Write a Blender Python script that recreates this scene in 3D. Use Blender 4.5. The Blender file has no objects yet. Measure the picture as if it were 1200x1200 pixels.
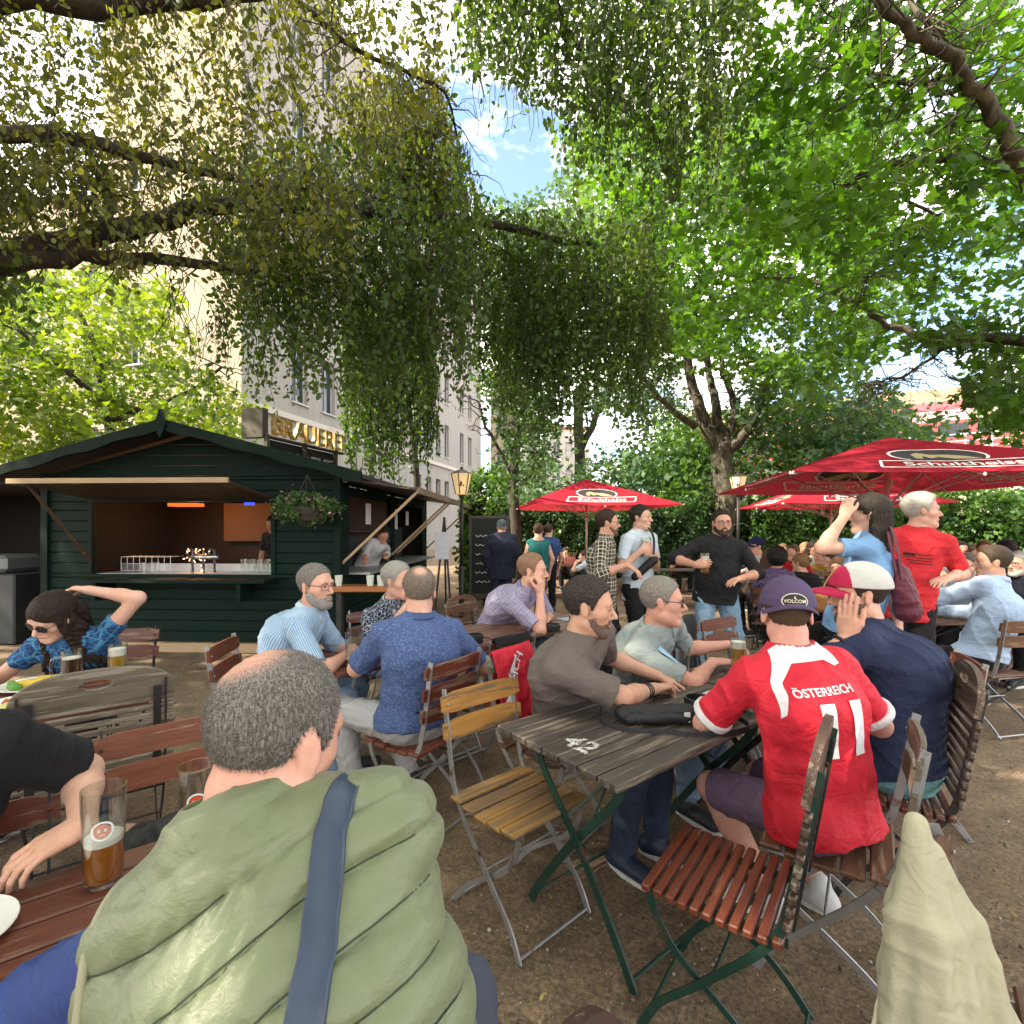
import bpy, bmesh, math
import numpy as np
from mathutils import Vector, Matrix
from mathutils.bvhtree import BVHTree
SC = bpy.context.scene
COL = SC.collection
R = math.radians
rng = np.random.default_rng(7)
# ---------------- camera, sky, sun, exposure ----------------
CAMH = 1.55
cam_d = bpy.data.cameras.new('camera'); cam = bpy.data.objects.new('camera', cam_d); COL.objects.link(cam)
cam.location = (0, 0, CAMH); cam.rotation_euler = (R(90), 0, 0)
cam_d.sensor_width = 36; cam_d.lens = 18.0; cam_d.shift_y = 20/1200
cam_d.clip_start = 0.02; cam_d.clip_end = 2000
SC.camera = cam
SUN_DIR = Vector((-0.86, -0.20, 0.72)).normalized()   # towards the sun
el = math.asin(SUN_DIR.z); az = math.atan2(SUN_DIR.x, SUN_DIR.y)
world = bpy.data.worlds.new('World'); SC.world = world; world.use_nodes = True
wn = world.node_tree; wn.nodes.clear()
wo = wn.nodes.new('ShaderNodeOutputWorld'); bg = wn.nodes.new('ShaderNodeBackground')
sky = wn.nodes.new('ShaderNodeTexSky'); sky.sky_type = 'NISHITA'; sky.sun_disc = False
sky.sun_elevation = el; sky.sun_rotation = az; sky.dust_density = 1.5
tc = wn.nodes.new('ShaderNodeTexCoord'); mp = wn.nodes.new('ShaderNodeMapping'); mp.inputs['Scale'].default_value = (1.0, 1.0, 2.2)
cn = wn.nodes.new('ShaderNodeTexNoise'); cn.inputs['Scale'].default_value = 2.6; cn.inputs['Detail'].default_value = 7; cn.inputs['Roughness'].default_value = .55
cr = wn.nodes.new('ShaderNodeValToRGB'); cr.color_ramp.elements[0].position = .41; cr.color_ramp.elements[1].position = .55
mx = wn.nodes.new('ShaderNodeMix'); mx.data_type = 'RGBA'; mx.inputs[7].default_value = (9.9, 9.2, 8.3, 1)
wn.links.new(tc.outputs['Generated'], mp.inputs[0]); wn.links.new(mp.outputs[0], cn.inputs[0]); wn.links.new(cn.outputs[0], cr.inputs[0])
wn.links.new(cr.outputs[0], mx.inputs[0]); wn.links.new(sky.outputs[0], mx.inputs[6]); wn.links.new(mx.outputs[2], bg.inputs[0])
wn.links.new(bg.outputs[0], wo.inputs[0]); bg.inputs[1].default_value = 0.15
sun_d = bpy.data.lights.new('sun', 'SUN'); sun_d.energy = 4.0; sun_d.angle = R(0.6); sun_d.color = (1, .87, .68)
sun = bpy.data.objects.new('sun', sun_d); COL.objects.link(sun); sun.location = (0, 0, 30)
sun.rotation_euler = SUN_DIR.to_track_quat('Z', 'Y').to_euler()
SC.view_settings.view_transform = 'Standard'; SC.view_settings.look = 'None'; SC.view_settings.gamma = 1
SC.view_settings.exposure = 1.86
SC.cycles.max_bounces = 8; SC.cycles.diffuse_bounces = 4; SC.cycles.transparent_max_bounces = 12; SC.cycles.transmission_bounces = 8
SC.cycles.caustics_reflective = False; SC.cycles.caustics_refractive = False
SC.cycles.sample_clamp_indirect = 6
SC.cycles.use_denoising = True

# pixel of the 1200 px photograph + distance -> world point (for measuring places)
def P(px, py, d): return Vector(((px-600)/600*d, d, CAMH-(py-620)/600*d))
def H(px, py, z):
    d = (CAMH-z)*600/(py-620); return Vector(((px-600)/600*d, d, z))
V = lambda *a: Vector(a)

# ---------------- node helpers ----------------
class NT:
    def __init__(s, name):
        s.m = bpy.data.materials.new(name); s.m.use_nodes = True
        s.t = s.m.node_tree; s.n = s.t.nodes; s.n.clear(); s.out = s.n.new('ShaderNodeOutputMaterial')
    def node(s, t, **kw):
        n = s.n.new(t)
        for k, v in kw.items(): setattr(n, k, v)
        return n
    def set(s, sock, v):
        if isinstance(v, bpy.types.NodeSocket): s.t.links.new(v, sock)
        elif v is not None:
            if isinstance(v, (tuple, list)) and len(v) == 3 and sock.type == 'RGBA': v = (*v, 1)
            sock.default_value = v
    def math(s, op, a, b=None, c=None, clamp=False):
        n = s.node('ShaderNodeMath', operation=op, use_clamp=clamp)
        for i, v in enumerate((a, b, c)):
            if v is not None: s.set(n.inputs[i], v)
        return n.outputs[0]
    def mix(s, f, a, b, blend='MIX'):
        n = s.node('ShaderNodeMix', data_type='RGBA', blend_type=blend)
        s.set(n.inputs[0], f); s.set(n.inputs[6], a); s.set(n.inputs[7], b); return n.outputs[2]
    def coord(s, kind='Object', scale=None):
        o = s.node('ShaderNodeTexCoord').outputs[kind]
        if scale is None: return o
        m = s.node('ShaderNodeMapping'); s.t.links.new(o, m.inputs[0]); m.inputs['Scale'].default_value = scale; return m.outputs[0]
    def noise(s, vec, scale=5, detail=4, rough=.55, dist=0):
        n = s.node('ShaderNodeTexNoise'); s.set(n.inputs['Vector'], vec); n.inputs['Scale'].default_value = scale
        n.inputs['Detail'].default_value = detail; n.inputs['Roughness'].default_value = rough; n.inputs['Distortion'].default_value = dist
        return n.outputs[0]
    def voro(s, vec, scale=5, feature='F1'):
        n = s.node('ShaderNodeTexVoronoi', feature=feature); s.set(n.inputs['Vector'], vec); n.inputs['Scale'].default_value = scale; return n
    def ramp(s, f, stops):
        n = s.node('ShaderNodeValToRGB'); s.set(n.inputs[0], f); e = n.color_ramp.elements
        while len(e) < len(stops): e.new(.5)
        for i, (p, c) in enumerate(stops):
            e[i].position = p; e[i].color = (*c, 1) if isinstance(c, (tuple, list)) else (c, c, c, 1)
        return n.outputs[0]
    def bump(s, h, strength=.3, dist=.01, normal=None):
        n = s.node('ShaderNodeBump'); s.set(n.inputs['Height'], h); n.inputs['Strength'].default_value = strength; n.inputs['Distance'].default_value = dist
        if normal is not None: s.set(n.inputs['Normal'], normal)
        return n.outputs[0]
    def bsdf(s, **kw):
        n = s.node('ShaderNodeBsdfPrincipled')
        for k, v in kw.items(): s.set(n.inputs[k.replace('_', ' ')], v)
        s.t.links.new(n.outputs[0], s.out.inputs[0]); return n
    def attr(s, name, out='Vector'): return s.node('ShaderNodeAttribute', attribute_name=name).outputs[out]

_mc = {}
def memo(f):
    def g(*a, **k):
        key = (f.__name__, a, tuple(sorted(k.items())))
        if key not in _mc: _mc[key] = f(*a, **k)
        return _mc[key]
    return g

def sc3(c, f): return tuple(min(1, x*f) for x in c)
@memo
def m_plain(col, rough=.6, var=.15, scale=12, bump=.15, metal=0, name='paint'):
    t = NT(name); c = t.coord(); n = t.noise(c, scale, 5); n2 = t.noise(c, scale*9, 3)
    cc = t.mix(n, sc3(col, 1-var), sc3(col, 1+var))
    t.bsdf(Base_Color=cc, Roughness=t.math('MULTIPLY_ADD', n2, .25, rough-.12), Metallic=metal, Specular_IOR_Level=.4, Normal=t.bump(n2, bump, .004)); return t.m
@memo
def m_wood(col, dark=None, axis=0, wear=0.0, wearcol=(.32, .27, .2), rough=.55, name='wood'):
    t = NT(name); s = [26, 26, 26]; s[axis] = 1.6
    c = t.coord(scale=tuple(s)); n = t.noise(c, 2.2, 6, .6, .6); n3 = t.noise(t.coord(), 3.0, 4)
    dark = dark or sc3(col, .5)
    cc = t.mix(t.ramp(n, [(.3, 0.), (.68, 1.)]), dark, col)
    cc = t.mix(t.math('MULTIPLY', n3, .5), cc, sc3(col, 1.25))
    if wear:
        w = t.ramp(t.noise(t.coord(scale=tuple(.35*x for x in s)), 4, 8, .7), [(.62-wear*.3, 0.), (.66-wear*.2, 1.)])
        cc = t.mix(w, cc, wearcol)
    t.bsdf(Base_Color=cc, Roughness=t.math('MULTIPLY_ADD', n, .3, rough-.15), Normal=t.bump(n, .5, .003)); return t.m
@memo
def m_metal(col=(.42, .43, .44), rough=.45, metal=.85, rust=.0, name='metal'):
    t = NT(name); n = t.noise(t.coord(), 14, 6, .65)
    cc = t.mix(n, sc3(col, .7), sc3(col, 1.15))
    if rust: cc = t.mix(t.ramp(n, [(.62-rust, 0.), (.7, 1.)]), cc, (.12, .05, .025))
    t.bsdf(Base_Color=cc, Roughness=t.math('MULTIPLY_ADD', n, .35, rough-.1), Metallic=metal, Normal=t.bump(n, .2, .002)); return t.m
@memo
def m_emit(col, s=3, name='lamp_light'):
    t = NT(name); e = t.node('ShaderNodeEmission'); t.set(e.inputs[0], col); e.inputs[1].default_value = s
    t.t.links.new(e.outputs[0], t.out.inputs[0]); return t.m
@memo
def m_glass(tint=(.95, .97, .96)):
    t = NT('glass'); g = t.node('ShaderNodeBsdfGlossy'); g.inputs['Roughness'].default_value = .03; tr = t.node('ShaderNodeBsdfTransparent'); t.set(tr.inputs[0], tint)
    lw = t.node('ShaderNodeLayerWeight'); lw.inputs[0].default_value = .22; m = t.node('ShaderNodeMixShader'); t.set(m.inputs[0], t.math('MULTIPLY_ADD', lw.outputs['Facing'], .75, .05, clamp=True)); t.t.links.new(tr.outputs[0], m.inputs[1]); t.t.links.new(g.outputs[0], m.inputs[2]); t.t.links.new(m.outputs[0], t.out.inputs[0]); return t.m
@memo
def m_beer(col=(.85, .42, .03), name='beer'):
    t = NT(name); z = t.noise(t.coord(), 90, 2); p = t.node('ShaderNodeBsdfPrincipled'); c_ = t.mix(z, sc3(col, .8), col); t.set(p.inputs['Base Color'], c_); p.inputs['Roughness'].default_value = .1
    tr = t.node('ShaderNodeBsdfTranslucent'); t.set(tr.inputs[0], c_); tp = t.node('ShaderNodeBsdfTransparent'); t.set(tp.inputs[0], c_); m = t.node('ShaderNodeMixShader'); m.inputs[0].default_value = .5; m2 = t.node('ShaderNodeMixShader'); m2.inputs[0].default_value = .35
    t.t.links.new(p.outputs[0], m.inputs[1]); t.t.links.new(tr.outputs[0], m.inputs[2]); t.t.links.new(m.outputs[0], m2.inputs[1]); t.t.links.new(tp.outputs[0], m2.inputs[2]); t.t.links.new(m2.outputs[0], t.out.inputs[0]); return t.m
@memo
def m_foam():
    t = NT('foam'); n = t.voro(t.coord(), 400).outputs[0]
    t.bsdf(Base_Color=(.82, .78, .68), Roughness=.8, Normal=t.bump(n, .5, .002)); return t.m

# ---------------- mesh builder ----------------
class MB:
    def __init__(s): s.v = []; s.f = []; s.m = []; s.mi = 0; s.n = 0; s.st = {}
    def add(s, verts, faces, mi=None):
        verts = np.asarray(verts, float).reshape(-1, 3); o = s.n
        s.v.append(verts); s.n += len(verts)
        for f in faces: s.f.append([i+o for i in f]); s.m.append(s.mi if mi is None else mi)
        return s
    def box(s, lo, hi, M=None, mi=None, bev=0):
        lo = np.array(lo, float); hi = np.array(hi, float)
        if bev:
            b = min(bev, .45*min(hi-lo)); vs = []
            # chamfered box: 24 verts
            idx = {}; fs = []
            for cx in (0, 1):
                for cy in (0, 1):
                    for cz in (0, 1):
                        c = np.where([cx, cy, cz], hi, lo); sg = np.where([cx, cy, cz], -1, 1)
                        for a in range(3):
                            p = c+sg*b; p[a] = c[a]; idx[(cx, cy, cz, a)] = len(vs); vs.append(p)
            for a in range(3):
                b1, b2 = (a+1) % 3, (a+2) % 3
                for sd in (0, 1):
                    q = []
                    for (u, w) in ((0, 0), (1, 0), (1, 1), (0, 1)):
                        k = [0, 0, 0]; k[a] = sd; k[b1] = u; k[b2] = w; q.append(idx[(*k, a)])
                    fs.append(q if sd else q[::-1])
                for u in (0, 1):
                    for w in (0, 1):   # edges along axis a
                        k0 = [0, 0, 0]; k0[b1] = u; k0[b2] = w; k1 = list(k0); k1[a] = 1
                        q = [idx[(*k0, b1)], idx[(*k1, b1)], idx[(*k1, b2)], idx[(*k0, b2)]]
                        fs.append(q if (u != w) else q[::-1])
            for c, _ in [((x, y, z), 0) for x in (0, 1) for y in (0, 1) for z in (0, 1)]:
                q = [idx[(*c, 0)], idx[(*c, 1)], idx[(*c, 2)]]; fs.append(q if sum(c) % 2 else q[::-1])
            vs = np.array(vs)
        else:
            vs = np.array([[x, y, z] for x in (lo[0], hi[0]) for y in (lo[1], hi[1]) for z in (lo[2], hi[2])])
            fs = [[0, 1, 3, 2], [4, 6, 7, 5], [0, 4, 5, 1], [2, 3, 7, 6], [0, 2, 6, 4], [1, 5, 7, 3]]
        if M is not None: vs = xf(M, vs)
        return s.add(vs, fs, mi)
    def tube(s, path, r, n=8, closed=False, caps=True, mi=None):
        path = [Vector(p) for p in path]; k = len(path)
        rr = [r]*k if np.isscalar(r) else list(r)
        fr = frames(path, closed); vs = []
        for p, (t, a, b), q in zip(path, fr, rr):
            for j in range(n):
                th = 2*math.pi*j/n; vs.append(p+a*(math.cos(th)*q)+b*(math.sin(th)*q))
        fs = []
        for i in range(k if closed else k-1):
            for j in range(n):
                i2 = (i+1) % k; fs.append([i*n+j, i*n+(j+1) % n, i2*n+(j+1) % n, i2*n+j])
        if caps and not closed: fs.append(list(range(n))[::-1]); fs.append([(k-1)*n+j for j in range(n)])
        return s.add([tuple(v) for v in vs], fs, mi)
    def bar(s, path, lat, w, th, mi=None):
        """flat bar: swept rectangle, w along the fixed side direction lat, th across"""
        path = [Vector(p) for p in path]; lat = Vector(lat).normalized(); fr = frames(path); vs = []; n = 4
        for p, (t, a, b) in zip(path, fr):
            o = t.cross(lat).normalized()
            for (x, y) in ((-1, -1), (1, -1), (1, 1), (-1, 1)): vs.append(p+lat*(x*w/2)+o*(y*th/2))
        fs = []
        for i in range(len(path)-1):
            for j in range(4): fs.append([i*4+j, i*4+(j+1) % 4, (i+1)*4+(j+1) % 4, (i+1)*4+j])
        fs += [[3, 2, 1, 0], [(len(path)-1)*4+j for j in range(4)]]
        return s.add([tuple(v) for v in vs], fs, mi)
    def lathe(s, prof, n=24, c=(0, 0, 0), mi=None, closed=False):
        c = np.array(c, float); vs = []; k = len(prof)
        for (r, z) in prof:
            for j in range(n):
                th = 2*math.pi*j/n; vs.append(c+np.array([math.cos(th)*r, math.sin(th)*r, z]))
        fs = []
        for i in range(k if closed else k-1):
            i2 = (i+1) % k
            for j in range(n): fs.append([i*n+j, i*n+(j+1) % n, i2*n+(j+1) % n, i2*n+j])
        if not closed:
            if prof[0][0] > 1e-5: fs.append(list(range(n))[::-1])
            if prof[-1][0] > 1e-5: fs.append([(k-1)*n+j for j in range(n)])
        return s.add(vs, fs, mi)
    def ell(s, c, r, n=12, M=None, mi=None):
        vs = []; m = max(6, n//2+1)
        for i in range(m+1):
            ph = math.pi*i/m
            for j in range(n):
                th = 2*math.pi*j/n; vs.append((math.sin(ph)*math.cos(th), math.sin(ph)*math.sin(th), math.cos(ph)))
        vs = np.array(vs)*np.array(r)
        if M is not None: vs = xf(M, vs)
        vs = vs+np.array(c)
        fs = [[i*n+j, (i+1)*n+j, (i+1)*n+(j+1) % n, i*n+(j+1) % n] for i in range(m) for j in range(n)]
        return s.add(vs, fs, mi)
    def prism(s, poly, M, h, mi=None):
        """2D outline extruded h along local z, placed by M"""
        k = len(poly); vs = [(x, y, 0) for x, y in poly]+[(x, y, h) for x, y in poly]
        fs = [list(range(k))[::-1], [k+i for i in range(k)]]+[[i, (i+1) % k, k+(i+1) % k, k+i] for i in range(k)]
        return s.add(xf(M, np.array(vs)), fs, mi)
    def build(s, name, mats, parent=None, smooth=False, shift=True):
        vs = np.concatenate(s.v) if s.v else np.zeros((0, 3))
        if not isinstance(mats, (list, tuple)): mats = [mats]
        o = link_mesh(name, vs, s.f, mats, parent, smooth, shift, s.m if len(mats) > 1 else None)
        return o
def root_loc(o):
    l = Vector((0, 0, 0))
    while o is not None: l += o.location; o = o.parent
    return l
def link_mesh(name, vs, faces, mats, parent=None, smooth=False, shift=True, midx=None, attrs=None):
    me = bpy.data.meshes.new(name)
    vs = np.asarray(vs, np.float32)
    if parent is not None and shift: vs = vs-np.array(root_loc(parent), np.float32)
    if isinstance(faces, np.ndarray):
        nf, k = faces.shape; me.vertices.add(len(vs)); me.loops.add(nf*k); me.polygons.add(nf)
        me.vertices.foreach_set('co', vs.ravel()); me.loops.foreach_set('vertex_index', faces.astype(np.int32).ravel())
        me.polygons.foreach_set('loop_start', np.arange(nf, dtype=np.int32)*k); me.update(calc_edges=True)
    else:
        me.from_pydata([tuple(v) for v in vs.tolist()], [], faces)
    if smooth:
        me.polygons.foreach_set('use_smooth', np.ones(len(me.polygons), bool))
        if smooth != True:
            me.set_sharp_from_angle(angle=R(smooth))
    if not isinstance(mats, (list, tuple)): mats = [mats]
    for m in mats: me.materials.append(m)
    if midx is not None: me.polygons.foreach_set('material_index', np.asarray(midx, np.int32))
    for k, a in (attrs or {}).items():
        a = np.asarray(a, np.float32)
        if a.ndim == 1: me.attributes.new(k, 'FLOAT', 'POINT').data.foreach_set('value', a)
        else: me.attributes.new(k, 'FLOAT_VECTOR', 'POINT').data.foreach_set('vector', a.ravel())
    me.update()
    o = bpy.data.objects.new(name, me); COL.objects.link(o); o.parent = parent
    return o
def frames(path, closed=False):
    k = len(path); out = []; prev = None
    for i in range(k):
        a = path[(i-1) % k] if (closed or i > 0) else path[i]; b = path[(i+1) % k] if (closed or i < k-1) else path[i]
        t = (b-a).normalized() if (b-a).length > 1e-9 else Vector((0, 0, 1))
        if prev is None:
            u = Vector((0, 0, 1)) if abs(t.z) < .9 else Vector((1, 0, 0)); n = (u-t*u.dot(t)).normalized()
        else: n = (prev-t*prev.dot(t)).normalized()
        prev = n; out.append((t, n, t.cross(n)))
    return out
def xf(M, vs): M = np.array(M); vs = np.asarray(vs, float); return vs@M[:3, :3].T+M[:3, 3]
def TR(loc=(0, 0, 0), rz=0, rx=0, ry=0): return Matrix.Translation(Vector(loc))@Matrix.Rotation(rz, 4, 'Z')@Matrix.Rotation(ry, 4, 'Y')@Matrix.Rotation(rx, 4, 'X')
def basis(x, y, z, o=(0, 0, 0)):
    m = Matrix.Identity(4)
    for i, c in enumerate((x, y, z, o)):
        for j in range(3): m[j][i] = c[j]
    return m
def smooth_path(pts, n=6):
    pts = [Vector(p) for p in pts]; out = []
    for i in range(len(pts)-1):
        p0 = pts[max(i-1, 0)]; p1 = pts[i]; p2 = pts[i+1]; p3 = pts[min(i+2, len(pts)-1)]
        for j in range(n):
            t = j/n; out.append(.5*((2*p1)+(p2-p0)*t+(2*p0-5*p1+4*p2-p3)*t*t+(3*p1-p0-3*p2+p3)*t**3))
    out.append(pts[-1]); return out
def tag(o, label=None, cat=None, group=None, kind=None):
    if label: o['label'] = label
    if cat: o['category'] = cat
    if group: o['group'] = group
    if kind: o['kind'] = kind
    return o
def thing(name, label, cat, loc=(0, 0, 0), rz=0, group=None):
    o = bpy.data.objects.new(name, None); o.empty_display_size = .1; COL.objects.link(o)
    o.location = loc; o.rotation_euler = (0, 0, rz); return tag(o, label, cat, group)
def dup(root, loc=None, rz=None, label=None, scale=None):
    kids = {}
    for q in bpy.data.objects:
        if q.parent is not None: kids.setdefault(q.parent, []).append(q)
    def rec(o, par):
        c = o.copy(); COL.objects.link(c); c.parent = par
        for ch in kids.get(o, []): rec(ch, c)
        return c
    r = rec(root, None)
    if loc is not None: r.location = loc
    if rz is not None: r.rotation_euler = (0, 0, rz)
    if label: r['label'] = label
    if scale: r.scale = (scale,)*3 if np.isscalar(scale) else scale
    return r
FONT_BOLD = None
def text_geo(s, size, bold=0.0, maxedge=None, extrude=0, shear=0, space=1.0):
    c = bpy.data.curves.new('txt', 'FONT'); c.body = s; c.size = size; c.align_x = 'CENTER'; c.align_y = 'CENTER'
    c.offset = bold*size; c.resolution_u = 3; c.extrude = extrude; c.shear = shear; c.space_character = space
    o = bpy.data.objects.new('txt', c); COL.objects.link(o); bpy.context.view_layer.update()
    me = bpy.data.meshes.new_from_object(o.evaluated_get(bpy.context.evaluated_depsgraph_get()))
    bm = bmesh.new(); bm.from_mesh(me); bmesh.ops.triangulate(bm, faces=bm.faces)
    if maxedge:
        for _ in range(5):
            e = [x for x in bm.edges if x.calc_length() > maxedge]
            if not e: break
            bmesh.ops.subdivide_edges(bm, edges=e, cuts=1, use_grid_fill=False); bmesh.ops.triangulate(bm, faces=bm.faces)
    vs = np.array([v.co[:] for v in bm.verts]); fs = [[v.index for v in f.verts] for f in bm.faces]
    bm.free(); bpy.data.objects.remove(o); bpy.data.curves.remove(c); bpy.data.meshes.remove(me)
    return vs, fs
def poly_geo(poly, maxedge=.02):
    bm = bmesh.new(); bm.faces.new([bm.verts.new((x, y, 0)) for x, y in poly]).normal_update(); bmesh.ops.triangulate(bm, faces=bm.faces)
    for _ in range(6):
        e = [x for x in bm.edges if x.calc_length() > maxedge]
        if not e: break
        bmesh.ops.subdivide_edges(bm, edges=e, cuts=1); bmesh.ops.triangulate(bm, faces=bm.faces)
    bm.verts.index_update()
    vs = np.array([v.co[:] for v in bm.verts]); fs = [[v.index for v in f.verts] for f in bm.faces]; bm.free(); return vs, fs
def project(vs, M, bvh, d, off=.002, maxd=1.0):
    """drop flat points, placed by M, onto a surface along direction d"""
    w = xf(M, vs); d = Vector(d).normalized(); out = []
    for p in w:
        h = bvh.ray_cast(Vector(p)-d*.3, d, maxd)
        q = h[0]-d*off if h[0] is not None else Vector(p)
        out.append(tuple(q))
    return np.array(out)
# ---------------- implicit-surface bodies ----------------
def nrm(v): v = np.asarray(v, float); return v/max(1e-9, np.linalg.norm(v))
A = lambda v: np.array(v, float)
def cone(a, b, ra, rb, k=.02, ax=None, s=None, clip=None, neg=False, tag=None): return dict(a=A(a), b=A(b), ra=ra, rb=rb, k=k, ax=ax, s=s, clip=clip, neg=neg, tag=tag)
def pd(p, X, Y, Z, off=0):
    a, b = p['a'], p['b']
    q = [X-a[0], Y-a[1], Z-a[2]]; ba = b-a
    if p['ax'] is not None:
        ax = p['ax']; s = p['s']
        q = [(q[0]*ax[i][0]+q[1]*ax[i][1]+q[2]*ax[i][2])/s[i] for i in range(3)]
        ba = np.array([ba@ax[i]/s[i] for i in range(3)])
    L = max(1e-9, ba@ba)
    t = np.clip((q[0]*ba[0]+q[1]*ba[1]+q[2]*ba[2])/L, 0, 1)
    d = np.sqrt((q[0]-t*ba[0])**2+(q[1]-t*ba[1])**2+(q[2]-t*ba[2])**2)-(p['ra']+(p['rb']-p['ra'])*t)-off
    if p['clip']:
        for (c, n) in p['clip']: d = np.maximum(d, (X-c[0])*n[0]+(Y-c[1])*n[1]+(Z-c[2])*n[2])
    return d
def mesh_field(prims, h, off=0, extra=None, lo=None, hi=None):
    pts = np.array([q for p in prims if not p['neg'] for q in (p['a'], p['b'])])
    rad = max(max(p['ra'], p['rb'])*(max(p['s']) if p['s'] is not None else 1) for p in prims if not p['neg'])+off
    L = np.array([np.minimum(p['a'], p['b'])-max(p['ra'], p['rb'])*(max(p['s']) if p['s'] is not None else 1) for p in prims if not p['neg']]).min(0)-off-3*h
    U = np.array([np.maximum(p['a'], p['b'])+max(p['ra'], p['rb'])*(max(p['s']) if p['s'] is not None else 1) for p in prims if not p['neg']]).max(0)+off+3*h
    if lo is not None: L = np.maximum(L, lo)
    if hi is not None: U = np.minimum(U, hi)
    n = np.ceil((U-L)/h).astype(int)+1
    F = np.full(n, .2, np.float32)
    xs = [(L[i]+h*np.arange(n[i])).astype(np.float32) for i in range(3)]
    for p in prims:
        m = max(p['ra'], p['rb'])*(max(p['s']) if p['s'] is not None else 1)+off+p['k']+2.5*h
        i0 = np.clip(np.floor((np.minimum(p['a'], p['b'])-m-L)/h).astype(int), 0, n-1); i1 = np.clip(np.ceil((np.maximum(p['a'], p['b'])+m-L)/h).astype(int)+1, 1, n)
        if (i1 <= i0).any(): continue
        sl = tuple(slice(a, b) for a, b in zip(i0, i1))
        d = pd(p, xs[0][sl[0]][:, None, None], xs[1][sl[1]][None, :, None], xs[2][sl[2]][None, None, :], 0 if p['neg'] else off).astype(np.float32)
        f = F[sl]; k = p['k']
        if p['neg']:
            hh = np.clip(.5-.5*(f+d)/k, 0, 1); F[sl] = f*(1-hh)-d*hh+k*hh*(1-hh)
        else:
            hh = np.clip(.5+.5*(f-d)/k, 0, 1); F[sl] = f*(1-hh)+d*hh-k*hh*(1-hh)
    if extra is not None: F = extra(F, xs[0][:, None, None], xs[1][None, :, None], xs[2][None, None, :]).astype(np.float32)
    return surface_nets(F, L, h)
def surface_nets(F, L, h):
    for ax in range(3):
        sl = [slice(None)]*3
        for e in (0, -1): sl[ax] = e; F[tuple(sl)] = np.maximum(F[tuple(sl)], .01)
    S = F < 0
    c = np.zeros(tuple(np.array(F.shape)-1), np.uint8)
    for dx in (0, 1):
        for dy in (0, 1):
            for dz in (0, 1): c += S[dx:F.shape[0]-1+dx, dy:F.shape[1]-1+dy, dz:F.shape[2]-1+dz]
    act = np.argwhere((c > 0) & (c < 8)); N = len(act)
    idx = np.full(c.shape, -1, np.int32); idx[tuple(act.T)] = np.arange(N)
    acc = np.zeros((N, 3)); cnt = np.zeros(N)
    cor = {(x, y, z): F[act[:, 0]+x, act[:, 1]+y, act[:, 2]+z] for x in (0, 1) for y in (0, 1) for z in (0, 1)}
    for k0 in cor:
        for ax in range(3):
            if k0[ax]: continue
            k1 = list(k0); k1[ax] = 1; f0 = cor[k0]; f1 = cor[tuple(k1)]; m = (f0 < 0) != (f1 < 0)
            t = np.where(m, f0/np.where(m, f0-f1, 1), 0); pt = np.tile(np.array(k0, float), (N, 1)); pt[:, ax] = t
            acc += pt*m[:, None]; cnt += m
    vs = L+h*(act+acc/cnt[:, None]); faces = []
    for ax in range(3):
        a1, a2 = (ax+1) % 3, (ax+2) % 3
        s0 = [slice(None)]*3; s1 = [slice(None)]*3; s0[ax] = slice(0, -1); s1[ax] = slice(1, None)
        A0, B0 = S[tuple(s0)], S[tuple(s1)]; e = np.argwhere(A0 != B0)
        e = e[(e[:, a1] > 0) & (e[:, a2] > 0) & (e[:, a1] < c.shape[a1]) & (e[:, a2] < c.shape[a2])]
        if not len(e): continue
        q = []
        for (u, w) in ((0, 0), (1, 0), (1, 1), (0, 1)):
            k = e.copy(); k[:, a1] -= u; k[:, a2] -= w; q.append(idx[tuple(k.T)])
        q = np.stack(q, 1); flip = A0[tuple(e.T)]
        q[~flip] = q[~flip][:, ::-1]; faces.append(q)
    return vs, np.concatenate(faces).copy() if faces else np.zeros((0, 4), int)
def vnormals(vs, fs):
    n = np.cross(vs[fs[:, 2]]-vs[fs[:, 0]], vs[fs[:, 3]]-vs[fs[:, 1]]); out = np.zeros_like(vs)
    for i in range(4): np.add.at(out, fs[:, i], n)
    return out/np.maximum(1e-9, np.linalg.norm(out, axis=1))[:, None]
def relax(vs, fs, it=2, lam=.5):
    for _ in range(it):
        acc = np.zeros_like(vs); cnt = np.zeros(len(vs))
        for i in range(4):
            for j in ((i+1) % 4, (i+3) % 4): np.add.at(acc, fs[:, i], vs[fs[:, j]]); np.add.at(cnt, fs[:, i], 1)
        vs = vs+lam*(acc/np.maximum(cnt, 1)[:, None]-vs)
    return vs
def prim_st(prims, vs, ref):
    """cloth coordinates: around and along the nearest limb"""
    best = np.full(len(vs), 9.); st = np.zeros((len(vs), 3))
    for i, p in enumerate(prims):
        if p['neg'] or not p.get('tag'): continue
        d = pd(p, vs[:, 0], vs[:, 1], vs[:, 2]); m = d < best
        if p['tag'] == 'torso': ax, fw, o, rr = ref['U'], ref['F'], ref['P'], .15
        else: ax = nrm(p['b']-p['a']); fw = nrm(np.cross(ax, ref['L'])) if abs(ax@ref['L']) < .9 else ref['F']; o = p['a']; rr = .06
        lt = np.cross(ax, fw); q = vs-o; th = np.arctan2(q@fw, q@lt)
        s_ = np.stack([th*rr, q@ax, np.full(len(vs), float(i))], 1); st[m] = s_[m]; best[m] = d[m]
    return st
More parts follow.
